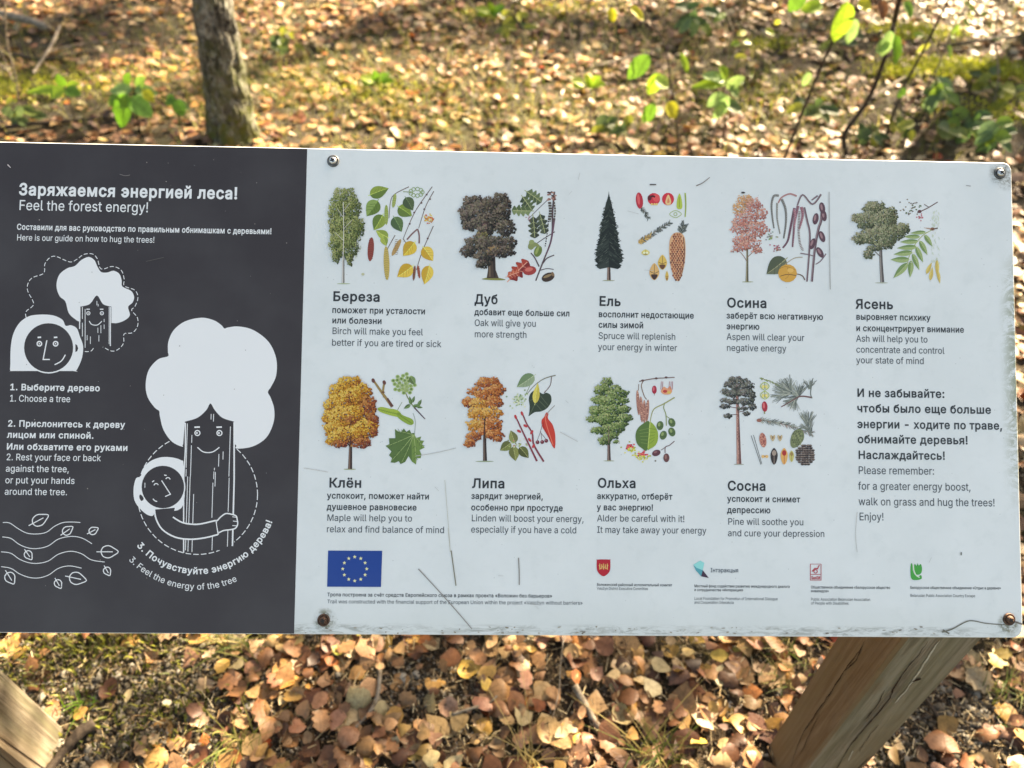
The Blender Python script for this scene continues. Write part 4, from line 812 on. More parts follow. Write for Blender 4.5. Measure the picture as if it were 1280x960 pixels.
P.stroke([(140, 107), (197, 107), (197, 193), (140, 193)], 4, RD, sm=0, closed=True)
P.stroke([(142, 162), (195, 162)], 3, RD, sm=0)
P.ring(168, 146, 9, 4, RD); P.stroke([(150, 146), (164, 130), (182, 132)], 6, RD, sm=0); P.stroke([(176, 134), (188, 112)], 5, RD, sm=0)
line(P, 'БелОИ', 980 + 146 / 4.267, 680 + 188 / 4.267, 980 + 192 / 4.267, 4.2, .03, RD)
P.done('framed_mark', board, 'small red framed wheelchair mark')
P = Print(980, 680, 4.267); GN = (40, 150, 62)
P.shape([(700, 160), (690, 130), (697, 105), (706, 118), (712, 102), (718, 116), (728, 106), (735, 125), (733, 150), (720, 163)], GN, 2)
P.shape([(676, 106), (684, 108), (686, 140), (698, 165), (718, 172), (730, 165), (733, 185), (705, 192), (680, 186), (674, 150)], GN, 3)
P.stroke([(690, 112), (692, 140), (704, 166), (722, 178)], 5, (200, 225, 205))
P.done('leaf_mark', board, 'small green leaf mark')

# ---------------------------------------------------------------- the nine pictures
def pic(name, x0, y0, k): return Print(x0, y0, k, z=0.00025)

# birch
P = pic('birch', 380, 180, 3.556)
BG = [(52, 66, 38), (74, 92, 48), (98, 118, 60), (124, 142, 78), (150, 164, 100)]
P.ell(176, 621, 30, 2, (150, 170, 130)); P.trunk([(176, 300), (175, 450), (174, 618)], 3, 13, (150, 155, 150), (195, 203, 203), (88, 90, 88))
P.foliage([(180, 245, 58, 48), (155, 300, 48, 42), (218, 290, 36, 62), (150, 360, 40, 40), (190, 385, 70, 55), (238, 372, 32, 48), (150, 440, 38, 50), (200, 460, 42, 58), (145, 498, 20, 32), (205, 515, 14, 28), (185, 430, 50, 40)], BG, 5.2, 1.15, 3)
for k in range(60):
    x = rng.uniform(115, 255); y = rng.uniform(240, 500); P.stroke([(x, y), (x + rng.uniform(-4, 4), y + rng.uniform(12, 26))], 1.6, BG[rng.randint(0, 4)], sm=0)
P.stroke([(176, 260), (178, 400), (175, 520)], 3, (190, 198, 190))
for a in ((177, 330, 150, 290), (178, 300, 205, 265), (177, 380, 215, 340), (176, 430, 140, 395)): P.stroke([a[:2], a[2:]], 2, (180, 188, 175), sm=0)
P.done('tree_picture', board, 'green birch tree with a white trunk')
P = pic('b', 380, 180, 3.556)
TW = (104, 92, 86)
for pts in ([(467, 190), (405, 222), (385, 255), (378, 330)], [(570, 190), (500, 290), (462, 370), (442, 420)], [(577, 210), (540, 280), (510, 375)], [(575, 365), (525, 480), (500, 560)], [(405, 405), (380, 450), (365, 480)], [(440, 420), (465, 460), (470, 480)]):
    P.stroke(pts, 3.5, TW, 2.6)
for x, y in ((545, 225), (522, 262), (490, 305), (470, 355), (560, 245), (535, 290), (550, 420), (530, 465)): P.ell(x, y, 4.5, 4, (90, 70, 66))
for pts in ([(505, 378), (480, 400), (458, 425)], [(505, 378), (512, 405), (512, 442)]): P.stroke(pts, 6, (118, 92, 92), 7)
GL1, GL2 = (124, 150, 66), (86, 116, 52)
for a in ((335, 212, 88, 58, 20, GL1, GL2), (303, 287, 84, 68, 235, GL2, (120, 152, 84)), (330, 350, 78, 62, 240, GL1, GL2), (450, 300, 72, 62, -35, (112, 142, 60), GL2), (468, 267, 66, 54, -60, (74, 96, 62), (60, 82, 54)),
          (417, 358, 74, 58, -62, (80, 112, 66), (62, 92, 58)), (346, 400, 62, 42, 150, (150, 176, 80), GL1), (358, 432, 46, 36, -70, GL1, (150, 170, 80))): P.leaf(*a)
for a in ((466, 468, 78, 64, -130, (200, 178, 68), (178, 150, 50)), (552, 490, 74, 58, -55, (206, 186, 84), (184, 152, 50)), (448, 567, 82, 64, 215, (204, 182, 80), (182, 152, 52)), (546, 583, 86, 56, -105, (206, 188, 86), (184, 154, 56))): P.leaf(*a)
for cx, cy, rx, ry, an, c in ((366, 315, 9, 45, 0, (140, 165, 86)), (401, 252, 8, 32, -10, (146, 168, 96)), (297, 468, 14, 54, -4, (132, 60, 50)), (367, 530, 13, 76, 2, (178, 164, 92)), (411, 460, 10, 42, -28, (164, 138, 88)), (490, 574, 6, 34, -6, (120, 82, 64)), (510, 568, 6, 30, 8, (150, 84, 66))):
    P.ell(cx, cy, rx, ry, c, an)
    for k in range(int(ry / 4)):
        y = -ry + 6 + k * 8
        if y < ry - 6:
            w = rx * math.sqrt(max(0, 1 - (y / ry) ** 2)); P.stroke([(cx - w * .9, cy + y), (cx, cy + y + 3), (cx + w * .9, cy + y)], 1.8, tuple(int(v * .72) for v in c), sm=0)
for k in range(9): P.ring(500 + 26 * math.cos(k * .7), 215 + 15 * math.sin(k * .7), 8, 3.2, (126, 156, 108))
P.stroke([(440, 212), (475, 214)], 3, (120, 140, 90), sm=0)
for k in range(46):
    a = rng.uniform(0, 6.3); r = 24 * math.sqrt(rng.random()); P.ell(552 + r * math.cos(a), 332 + r * .9 * math.sin(a), 3.6, 3, rng.choice([(204, 176, 60), (190, 70, 60), (206, 190, 90), (176, 120, 60)]), n=6)
P.ell(262, 579, 7, 6, (170, 180, 150))
P.done('twig_picture', board, 'birch leaves, catkins and twigs')

# oak
P = pic('o', 380, 180, 3.556)
OK_ = [(34, 33, 29), (48, 46, 40), (66, 62, 52), (90, 84, 70), (116, 108, 92)]; OG = [(50, 48, 34), (80, 78, 42), (110, 106, 58), (134, 128, 84)]
P.shape([(790, 601), (830, 592), (870, 596), (896, 604), (850, 606)], (120, 128, 70))
P.poly([(812, 500), (850, 500), (852, 560), (866, 597), (812, 597), (818, 560)], (66, 56, 46)); P.stroke([(824, 515), (826, 590)], 7, (104, 92, 76)); P.stroke([(843, 510), (848, 592)], 8, (44, 38, 34))
P.foliage([(875, 250, 38, 30), (755, 262, 50, 30), (800, 300, 75, 45), (730, 330, 35, 40), (880, 310, 40, 38), (820, 350, 80, 40), (895, 375, 46, 36), (740, 365, 38, 22), (912, 440, 34, 26), (765, 440, 48, 32), (730, 478, 36, 26), (800, 500, 44, 26), (880, 478, 60, 26), (835, 450, 70, 40), (795, 535, 32, 18), (805, 392, 34, 30), (820, 270, 50, 30), (715, 300, 26, 22), (900, 270, 20, 20),
           (792, 420, 30, 26, OG), (840, 478, 34, 18, [(80, 60, 44), (120, 98, 66), (150, 124, 84)]), (810, 365, 16, 16, [(80, 56, 54), (110, 82, 78)])], OK_, 6.0, 1.25, 5, spike=.8)
P.done('tree_picture', board, 'dark broad-crowned oak tree')
P = pic('o', 380, 180, 3.556)
PU = (96, 74, 88)
for pts, w in (([(1090, 242), (1040, 290), (1000, 330)], 3), ([(1113, 212), (1105, 300), (1100, 420), (1060, 530), (1030, 608)], 8), ([(1115, 390), (1070, 418), (1030, 445)], 4), ([(1045, 545), (1025, 505), (1008, 484)], 6), ([(1062, 530), (1080, 508), (1112, 494)], 6), ([(1048, 562), (1080, 554), (1110, 558)], 4)):
    P.stroke(pts, w, (78, 66, 70), w * .7)
P.stroke([(1113, 330), (1098, 430), (1075, 495)], 9, PU, 5)
for k in range(20): P.ell(1101 + rng.uniform(-18, 18), 236 + rng.uniform(-22, 20), 6, 4, rng.choice([(90, 60, 52), (140, 100, 90), (64, 48, 46), (160, 130, 120)]), n=7)
for x in (1088, 1095, 1112): P.dash([(x, 258), (x + 4, 300), (x - 2, 345)], 7, (74, 70, 62), 9, 3)
P.dash([(1088, 320), (1082, 390), (1072, 455)], 5, (60, 54, 50), 6, 5)
def lobed(P, cx, cy, ln, wd, an, c1, c2, lob=4, vein=(150, 165, 120)):
    ca, sa = math.cos(R(an)), math.sin(R(an))
    T = lambda x, y: (cx + x * ca * ln - y * sa * wd, cy - x * sa * ln - y * ca * wd)
    for sg, c in ((1, c1), (-1, c2)):
        q = [(-0.5, 0)]
        for i in range(lob):
            t = (i + .5) / lob; h = 0.18 + 0.34 * math.sin(math.pi * (0.15 + .72 * t))
            q += [(-0.46 + .92 * t - .06, h * .5), (-0.46 + .92 * t, h), (-0.46 + .92 * t + .07, h * .92)]
        q += [(0.5, 0.03), (0.5, 0)]
        P.poly([T(x, sg * y) for x, y in curve(q, 2)], c)
    P.stroke([T(-.62, 0), T(0, .02), T(.45, 0)], wd * .06, vein)
    for k in (-.25, -.02, .2):
        for sg in (1, -1): P.stroke([T(k, 0), T(k + .12, sg * .32)], wd * .03, vein, sm=0)
lobed(P, 1022, 235, 82, 56, -35, (90, 112, 80), (68, 88, 62)); lobed(P, 992, 265, 74, 54, -55, (76, 96, 66), (52, 70, 52)); lobed(P, 968, 296, 88, 50, 178, (110, 132, 92), (74, 96, 62))
lobed(P, 1022, 370, 98, 50, -85, (50, 60, 50), (66, 78, 60)); lobed(P, 1060, 355, 92, 48, -75, (54, 66, 54), (70, 84, 66))
lobed(P, 955, 562, 118, 66, 45, (156, 62, 50), (118, 40, 40), vein=(206, 150, 130)); lobed(P, 930, 580, 60, 40, 20, (180, 96, 70), (150, 66, 52), 3, (210, 160, 140))
P.ell(1040, 477, 17, 26, (92, 116, 60), -20); P.ell(1036, 474, 6, 18, (134, 156, 92), -20); P.shape([(996, 462), (1002, 440), (1022, 436), (1042, 446), (1052, 462), (1030, 456), (1012, 470)], (120, 136, 90)); P.ell(1012, 436, 12, 10, (132, 150, 100))
P.ell(1003, 563, 30, 20, (150, 60, 56), 10); P.ell(1000, 558, 18, 9, (190, 108, 98), 10); P.ell(1085, 592, 30, 19, (58, 48, 40), 22); P.ell(1082, 587, 20, 6, (132, 118, 88), 22); P.ell(1106, 579, 6, 11, (120, 100, 76), 22)
for k in range(12): P.ell(985 + rng.uniform(0, 25), 325 + rng.uniform(-6, 20), 2.2, 2, (150, 100, 110), n=6)
P.done('twig_picture', board, 'oak leaves, acorns and bud twig with a red leaf')

# spruce
P = pic('s', 700, 180, 3.556)
P.ell(216, 607, 28, 2, (140, 150, 120)); P.trunk([(217, 500), (217, 605)], 10, 17, (92, 74, 66), (150, 136, 126), (48, 38, 36))
SP = [(26, 36, 34), (34, 46, 42), (44, 56, 52), (58, 72, 66)]
for i in range(44):
    t = i / 43; y = 214 + 300 * t; w = 3 + 70 * t ** .82 * (1 + .07 * math.sin(i * 2.4)) * (1 if t < .93 else .8)
    for sg in (-1, 1):
        c = SP[min(3, max(0, int(rng.gauss(1.4 if sg < 0 else .6, .8))))]
        wv = w * rng.uniform(.86, 1.06)
        P.poly([(217, y - 6), (217 + sg * wv * .6, y + 14 + w * .1), (217 + sg * wv, y + 12 + w * .34), (217 + sg * wv * .72, y + 30 + w * .2), (217, y + 34)], c)
for i in range(170):
    t = math.sqrt(rng.random()); y = 235 + 290 * t; x = 217 + rng.uniform(-1, 1) * 62 * t ** .82; sg = 1 if x > 217 else -1
    P.stroke([(x, y), (x + sg * 12, y + 9)], 2, rng.choice([(78, 92, 84), (60, 74, 68), (20, 28, 27), (18, 25, 25)]), sm=0)
P.done('tree_picture', board, 'tall dark green conical spruce')
P = pic('s', 700, 180, 3.556)
def needles(P, pts, ln, n, cols, w=2.2, seed=2, stem=(120, 104, 84), ang=45):
    r = random.Random(seed); p = curve(pts, 8); P.stroke(p, 3, stem, sm=0)
    for i in range(n):
        k = r.randint(0, len(p) - 2); a, c = p[k], p[k + 1]; d = math.atan2(c[1] - a[1], c[0] - a[0]); f = r.random()
        x, y = a[0] + (c[0] - a[0]) * f, a[1] + (c[1] - a[1]) * f; sg = r.choice((-1, 1)); t = d + sg * R(ang + r.uniform(-14, 14)); l = ln * r.uniform(.7, 1.1)
        P.stroke([(x, y), (x + l * math.cos(t), y + l * math.sin(t))], w, r.choice(cols), w * .6, sm=0)
NG = [(62, 74, 74), (84, 96, 92), (108, 120, 112), (46, 56, 58)]
P.ell(353, 252, 16, 37, (172, 46, 62), 6); P.ell(349, 246, 6, 25, (204, 92, 96), 6); needles(P, [(360, 284), (378, 305), (392, 330)], 14, 50, NG, 2.4, 3)
P.ell(417, 245, 28, 27, (190, 48, 66)); P.ell(428, 240, 16, 18, (206, 82, 86)); P.stroke([(394, 250), (408, 232), (422, 236)], 8, (70, 30, 34)); P.ell(398, 240, 9, 12, (88, 34, 40))
for x in (408, 420, 430): P.ell(x, 268, 5, 5, (220, 190, 120))
P.ell(480, 245, 27, 28, (192, 52, 66)); P.shape([(481, 225), (494, 255), (488, 270), (474, 270), (468, 256)], (218, 188, 136)); P.shape([(481, 240), (487, 258), (476, 262)], (196, 130, 92))
P.shape([(531, 220), (541, 250), (542, 286), (520, 286), (520, 250)], (160, 186, 80)); P.stroke([(530, 235), (530, 282)], 3, (110, 140, 50), sm=0); P.stroke([(556, 218), (559, 270), (556, 325)], 7, (150, 176, 92), 5); P.stroke([(557, 225), (556, 320)], 1.6, (96, 124, 56), sm=0)
P.stroke([(486, 312), (500, 300), (515, 296), (530, 302), (540, 312), (528, 322), (514, 328), (498, 322)], 3.2, (150, 176, 116), closed=True, sm=2); P.ring(513, 312, 7, 3, (140, 168, 104))
needles(P, [(350, 440), (410, 400), (488, 350)], 17, 150, NG, 2.6, 4, (120, 96, 66)); needles(P, [(348, 440), (375, 425), (402, 408)], 16, 40, [(190, 160, 90), (160, 132, 76), (206, 180, 110)], 3, 5)
needles(P, [(540, 400), (543, 380), (552, 360)], 24, 70, NG, 2.6, 6)
P.shape([(522, 393), (545, 402), (556, 430), (557, 500), (548, 560), (535, 600), (526, 610), (512, 600), (494, 555), (485, 490), (487, 430), (500, 402)], (196, 160, 122))
for j in range(22):
    y = 400 + j * 9.6; hw = 35 * math.sin(math.pi * min(1, (j + 2.2) / 24.5)) ** .6
    for i in range(-3, 4):
        x = 521 + (i + (.5 if j % 2 else 0)) * 11.5 + rng.uniform(-1.2, 1.2)
        if abs(x - 521) < hw - 2:
            P.poly([(x - 5, y), (x, y - 3), (x + 5, y), (x + 3, y + 6), (x, y + 8.5), (x - 3, y + 6)], rng.choice([(140, 84, 62), (122, 70, 56), (160, 100, 70), (104, 58, 52)]))
P.stroke([(548, 415), (553, 490), (540, 585)], 4, (92, 56, 50), 2)
for cx, cy, rx, ry, c, c2 in ((455, 528, 22, 30, (200, 176, 92), (96, 64, 48)), (419, 570, 24, 34, (200, 168, 110), (60, 46, 44)), (475, 588, 8, 20, (206, 184, 92), (140, 104, 60)), (380, 483, 20, 12, (200, 196, 116), (150, 140, 80))):
    P.shape([(cx, cy - ry * 1.2), (cx + rx * .9, cy - ry * .2), (cx + rx * .7, cy + ry * .6), (cx, cy + ry * 1.05), (cx - rx * .7, cy + ry * .6), (cx - rx * .9, cy - ry * .2)], c, 3)
    P.shape([(cx - rx * .6, cy + ry * .3), (cx + rx * .6, cy + ry * .3), (cx + rx * .4, cy + ry * .75), (cx, cy + ry), (cx - rx * .4, cy + ry * .75)], c2, 2)
    P.stroke([(cx - rx * .8, cy - ry * .1), (cx, cy + ry * .15), (cx + rx * .8, cy - ry * .1)], 2.4, c2); P.stroke([(cx, cy - ry), (cx, cy + ry * .2)], 2, c2, sm=0)
P.ell(374, 484, 6, 5, (224, 226, 190)); P.ell(387, 484, 6, 5, (224, 226, 190))
P.done('twig_picture', board, 'spruce cones, needles and seeds')

# aspen
P = pic('a', 700, 180, 3.556)
AS = [(150, 92, 84), (178, 112, 100), (196, 136, 122), (208, 162, 146)]; AO = [(178, 124, 84), (198, 150, 100), (210, 172, 124)]
P.ell(834, 613, 26, 2, (140, 150, 110)); P.trunk([(831, 430), (832, 520), (831, 612)], 5, 13, (104, 106, 84), (150, 152, 130), (70, 68, 56))
for pts in ([(830, 520), (800, 480), (765, 470)], [(832, 505), (860, 480), (895, 470)], [(831, 480), (815, 440), (790, 420)], [(831, 450), (850, 410), (885, 385)], [(830, 430), (826, 340), (818, 250)], [(828, 380), (850, 330), (880, 300)], [(828, 400), (800, 360), (780, 340)]):
    P.stroke(pts, 3.4, (132, 108, 88), 1.4)
P.foliage([(820, 250, 36, 26, AO), (795, 290, 28, 30, AO), (860, 272, 36, 36), (900, 310, 22, 24), (835, 330, 54, 34), (785, 345, 22, 14), (800, 375, 42, 28), (880, 378, 46, 34), (840, 410, 40, 20), (795, 430, 30, 20), (850, 445, 48, 26), (800, 462, 36, 16), (875, 475, 26, 12), (762, 478, 8, 6)], AS, 5.4, .62, 8, spike=.7)
P.ell(813, 217, 9, 4, (50, 50, 50))
P.done('tree_picture', board, 'loose orange and pink aspen tree')
P = pic('a', 700, 180, 3.556)
GC = (112, 118, 116); VI = (104, 80, 92)
P.stroke([(1052, 232), (1020, 222), (985, 238), (970, 262)], 8, (158, 120, 120), 6)
for pts, w, c in (([(972, 230), (950, 232), (940, 270), (943, 320), (951, 375)], 11, GC), ([(985, 245), (1002, 290), (1004, 350), (994, 420)], 12, GC), ([(965, 262), (965, 330), (978, 400)], 9, (134, 140, 136)),
                  ([(1042, 285), (1025, 370), (1012, 430), (990, 462)], 12, VI), ([(1058, 275), (1042, 350), (1038, 400), (1033, 458)], 12, (122, 92, 104)), ([(1072, 280), (1078, 320), (1062, 380)], 14, (140, 104, 114)),
                  ([(1040, 290), (1046, 330), (1040, 370)], 10, (156, 116, 126))):
    P.stroke(pts, w, c, w * .6); P.dash(pts, w * .35, tuple(int(v * .66) for v in c), 3, 4); P.dash([(x + 2, y) for x, y in pts], w * .2, tuple(min(230, int(v * 1.4)) for v in c), 3, 5)
P.dash([(1064, 300), (1060, 380), (1066, 440), (1080, 474)], 10, (126, 118, 116), 4, 3)
for pts, w in (([(1085, 282), (1098, 340), (1110, 400), (1106, 500), (1097, 612)], 9), ([(1166, 270), (1160, 340), (1148, 380), (1132, 470), (1119, 612)], 12), ([(1160, 224), (1122, 268), (1078, 226), (1055, 272)], 8), ([(1182, 488), (1158, 520), (1136, 535)], 5), ([(1068, 486), (1105, 492), (1130, 500)], 5), ([(1145, 230), (1118, 250)], 7)):
    P.stroke(pts, w, (92, 78, 86), w * .8); P.stroke([(x - w * .2, y) for x, y in pts], w * .25, (142, 128, 134))
for x, y, a in ((1136, 333, 70), (1164, 412, 100), (1122, 444, 60), (1155, 482, 110), (1172, 318, 90), (1165, 285, 90)): P.ell(x, y, 13, 26, (84, 62, 72), a - 80); P.ell(x - 3, y - 4, 5, 14, (142, 116, 122), a - 80)
P.leaf(960, 545, 108, 82, 218, (92, 104, 84), (72, 86, 68), (150, 156, 120))
P.stroke([(1078, 503), (1040, 508), (1000, 535)], 3, (150, 140, 110)); P.stroke([(1088, 605), (1075, 585), (1040, 578), (980, 590)], 5, (92, 74, 60), 3)
P.ell(1011, 575, 42, 40, (192, 152, 72)); P.stroke([(975, 555), (1005, 545), (1045, 560)], 2, (150, 112, 50)); P.stroke([(978, 588), (1010, 580), (1050, 585)], 3, (90, 70, 50)); P.stroke([(1000, 600), (1015, 585), (1010, 545)], 2, (160, 120, 58)); P.ell(1024, 562, 14, 10, (206, 172, 96))
for cx, cy, c in ((940, 412, (124, 136, 112)), (962, 468, (150, 96, 104))):
    for k in range(22): P.ell(cx + rng.gauss(0, 11), cy + rng.gauss(0, 11), 3.6, 3, tuple(v + rng.randint(-24, 24) for v in c), n=6)
P.done('twig_picture', board, 'aspen catkins and bud twigs with round leaves')

# ash
P = pic('h', 1020, 180, 3.554)
AG = [(56, 70, 50), (76, 90, 62), (98, 110, 78), (122, 132, 98), (146, 154, 120)]
P.ell(290, 617, 30, 2, (150, 162, 140)); P.trunk([(286, 440), (289, 530), (294, 614)], 12, 18, (100, 100, 98), (140, 142, 140), (66, 66, 66)); P.stroke([(285, 500), (262, 478)], 4, (90, 88, 84))
P.foliage([(262, 285, 52, 30), (185, 330, 28, 20), (330, 305, 30, 24), (235, 340, 60, 40), (300, 345, 60, 45), (200, 420, 38, 26), (385, 378, 30, 26), (330, 400, 58, 44), (260, 410, 60, 40), (233, 490, 24, 20), (300, 445, 44, 24), (250, 465, 30, 12)], AG, 5.6, 1.2, 9, spike=.8)
P.done('tree_picture', board, 'grey green round-crowned ash tree')
P = pic('h', 1020, 180, 3.554)
for k in range(34): P.ell(425 + rng.gauss(0, 22), 285 + rng.gauss(0, 19), 4, 3, rng.choice([(96, 92, 84), (130, 124, 108), (82, 104, 70)]), n=6)
P.stroke([(540, 258), (495, 285), (450, 306)], 4, (100, 80, 74)); P.stroke([(500, 280), (480, 268)], 3, (100, 80, 74)); P.ell(460, 300, 9, 7, (90, 60, 60))
for k in range(14): P.ell(465 + rng.gauss(0, 9), 325 + rng.gauss(0, 7), 3.4, 3, (176, 96, 106), n=6)
for k in range(70):
    x = 530 + rng.uniform(-16, 18); y = rng.uniform(290, 560); P.stroke([(x, y), (x + rng.uniform(-6, 6), y + 10)], 2, rng.choice([(176, 200, 176), (188, 206, 186)]), sm=0)
P.stroke([(518, 380), (470, 410), (425, 470), (400, 545)], 3, (150, 166, 104))
for a in ((452, 394, 70, 18, 4), (425, 412, 72, 20, 0), (412, 434, 82, 22, 2), (402, 460, 88, 24, 4), (386, 486, 84, 26, 6), (372, 514, 84, 28, 0), (375, 563, 92, 32, 46), (420, 556, 76, 26, 86), (444, 524, 78, 24, -68), (460, 492, 76, 24, -66), (478, 462, 72, 24, -62), (500, 430, 62, 22, -56)):
    an = a[4] + 180 if a[4] >= 0 and a[4] < 20 else (226 if a[4] == 46 else (-94 if a[4] == 86 else a[4]))
    P.leaf(a[0], a[1], a[2], a[3], an, (138, 166, 112), (102, 136, 84), (186, 202, 160))
P.ell(517, 378, 10, 7, (130, 96, 70)); P.stroke([(540, 374), (510, 380)], 5, (90, 70, 60))
for x in (480, 490, 500): P.stroke([(x, 372), (512, 380)], 1.6, (160, 120, 90), sm=0)
for a in ((502, 551, 56, 18, 65), (512, 576, 60, 18, 80), (538, 556, 80, 18, -88), (545, 592, 58, 16, -80)): P.leaf(a[0], a[1], a[2], a[3], a[4], (200, 190, 112), (182, 168, 92), (150, 132, 70))
P.done('twig_picture', board, 'long divided ash leaf with winged seeds')

# maple
P = pic('m', 380, 450, 3.765)
MA = [(112, 62, 24), (160, 92, 28), (190, 128, 30), (208, 158, 44), (218, 184, 78)]; MR = [(98, 40, 30), (138, 64, 36), (168, 92, 40), (190, 128, 60)]
P.ell(215, 514, 30, 2.5, (140, 152, 110)); P.trunk([(220, 340), (219, 420), (217, 513)], 10, 20, (74, 56, 48), (120, 102, 90), (44, 34, 30))
for pts in ([(219, 410), (180, 360), (150, 330)], [(220, 400), (250, 360), (290, 330)], [(220, 360), (222, 250), (218, 170)]): P.stroke(pts, 6, (66, 44, 34), 2.5)
P.foliage([(215, 112, 62, 34), (165, 150, 50, 40), (270, 155, 48, 42), (215, 190, 78, 50), (135, 215, 38, 44), (305, 220, 36, 50, MR), (120, 270, 32, 34), (215, 265, 96, 50), (325, 285, 26, 42, MR), (150, 325, 56, 36), (285, 325, 62, 44), (215, 350, 88, 36), (135, 380, 30, 24), (270, 390, 50, 24, MR), (330, 340, 18, 22, MR), (215, 180, 26, 22, MR), (225, 285, 30, 22, MR), (170, 395, 40, 16, MR)], MA, 6.4, 1.25, 12, spike=.8)
for pts in ([(219, 200), (216, 170)], [(222, 310), (224, 270)], [(219, 400), (222, 345)], [(222, 390), (245, 370)]): P.stroke(pts, 5, (70, 40, 34), 2)
P.done('tree_picture', board, 'golden yellow and orange maple tree')
P = pic('m', 380, 450, 3.765)
P.stroke([(324, 92), (368, 155), (416, 220)], 9, (140, 122, 74), 15); P.stroke([(378, 105), (372, 150), (378, 175)], 9, (140, 122, 74), 11); P.stroke([(392, 180), (416, 220)], 9, (92, 62, 52), 14)
for x, y in ((326, 97), (378, 106)): P.ell(x, y, 8, 11, (96, 60, 54), 20)
P.ell(372, 152, 8, 5, (104, 76, 48))
P.stroke([(470, 135), (490, 180), (520, 225), (570, 278)], 5, (112, 124, 80), 4); P.stroke([(520, 225), (570, 278)], 6, (72, 50, 62), 4); P.stroke([(462, 198), (440, 235)], 2, (110, 130, 84), sm=0)
for k in range(26):
    a = k * 2.4; r = 52 * math.sqrt((k + .5) / 26); x, y = 472 + r * math.cos(a) * 1.05, 112 + r * math.sin(a) * .95
    P.stroke([(478, 150), (x, y)], 2, (140, 164, 110), sm=0); P.ell(x, y, 10, 9, (150, 178, 118), n=9); P.ell(x, y, 6, 5.5, rng.choice([(84, 116, 66), (104, 138, 80)]), n=8)
P.leaf(512, 98, 46, 32, -60, (104, 136, 84))
for a in ((545, 200, 34, 16, 60), (530, 215, 38, 16, 10), (500, 190, 40, 16, 100), (485, 220, 36, 18, 210), (515, 185, 34, 14, 70), (545, 222, 28, 12, -10)): P.leaf(*a, (92, 126, 76))
P.shape([(346, 228), (365, 221), (400, 228), (440, 236), (458, 256), (448, 268), (420, 264), (385, 254), (355, 242)], (142, 172, 70)); P.shape([(440, 245), (470, 262), (508, 278), (516, 298), (500, 306), (470, 292), (440, 268)], (122, 156, 62))
P.stroke([(350, 232), (400, 245), (446, 256)], 3, (92, 124, 44)); P.stroke([(446, 256), (480, 280), (510, 300)], 3, (88, 120, 44)); P.ell(446, 254, 9, 7, (110, 140, 54))
for k in range(10): P.stroke([(365 + k * 9, 232 + k * 2), (372 + k * 9, 246 + k * 1.6)], 1.5, (110, 144, 54), sm=0)
P.stroke([(513, 250), (524, 290), (520, 350)], 2.6, (130, 152, 140))
ml = [(519, 343), (526, 368), (552, 360), (546, 378), (566, 380), (556, 396), (568, 412), (544, 424), (553, 445), (549, 462), (531, 462), (527, 492), (508, 478), (492, 452), (476, 480), (455, 490), (446, 476), (428, 484), (408, 482), (414, 462), (400, 448), (412, 430), (384, 404), (402, 396), (400, 368), (430, 368), (428, 324), (442, 336), (455, 340), (470, 322), (482, 338), (497, 328), (505, 345)]
P.poly(ml, (74, 106, 56)); cx, cy = 506, 388
P.poly([(cx, cy)] + ml[0:13], (96, 130, 66))
for tx, ty in ((527, 485), (460, 482), (392, 405), (434, 332), (562, 412), (412, 474)):
    P.stroke([(516, 352), ((516 + tx) / 2 + 3, (352 + ty) / 2), (tx, ty)], 3, (140, 168, 108), 1.5)
    for f in (.4, .6, .8):
        x, y = 516 + (tx - 516) * f, 352 + (ty - 352) * f; d = math.atan2(ty - 352, tx - 516)
        for sg in (-.7, .7): P.stroke([(x, y), (x + 16 * math.cos(d + sg), y + 16 * math.sin(d + sg))], 1.5, (54, 82, 44), sm=0)
P.done('twig_picture', board, 'green maple leaf with winged seed and flowers')

# linden
P = pic('l', 380, 450, 3.765)
LI = [(92, 44, 26), (132, 66, 32), (168, 90, 38), (192, 116, 52), (206, 148, 84)]; LY = [(150, 86, 30), (186, 118, 38), (206, 148, 56), (214, 172, 88)]
P.ell(850, 477, 44, 2.5, (130, 150, 120)); P.trunk([(852, 240), (850, 350), (852, 474)], 8, 19, (64, 52, 46), (112, 98, 88), (36, 30, 28))
for pts in ([(851, 300), (880, 270), (900, 250)], [(851, 330), (815, 310), (790, 300)], [(852, 250), (850, 180), (860, 120)], [(852, 370), (890, 345), (915, 330)]): P.stroke(pts, 4, (60, 40, 32), 2)
P.foliage([(868, 108, 56, 28), (805, 148, 36, 20), (910, 140, 38, 28), (860, 165, 60, 30), (778, 200, 32, 24), (825, 205, 44, 26, LY), (895, 200, 40, 30), (820, 250, 50, 30, LY), (885, 250, 46, 28, LY), (815, 305, 50, 30, LY), (885, 305, 50, 34), (800, 360, 36, 22), (780, 392, 28, 18), (895, 352, 44, 24), (912, 372, 24, 12), (850, 335, 34, 18, LI)], LI, 6.2, 1.15, 14, spike=.9)
P.stroke([(852, 385), (850, 300), (855, 265)], 7, (58, 42, 36), 3)
P.done('tree_picture', board, 'rusty orange linden tree with ragged crown')
P = pic('l', 380, 450, 3.765)
P.stroke([(1184, 72), (1130, 88), (1085, 120), (1048, 162)], 5, (112, 116, 100), 2.5); P.stroke([(1165, 80), (1158, 120), (1130, 155)], 4, (104, 90, 90)); P.stroke([(1085, 95), (1070, 108), (1040, 170)], 2.5, (120, 140, 100))
P.leaf(1042, 100, 98, 62, 214, (130, 156, 126), (100, 132, 96), (176, 196, 160))
P.shape([(1110, 152), (1090, 140), (1066, 158), (1058, 185), (1062, 215), (1060, 250), (1058, 264), (1085, 246), (1115, 242), (1145, 226), (1164, 195), (1160, 165), (1140, 154), (1125, 160)], (46, 62, 48))
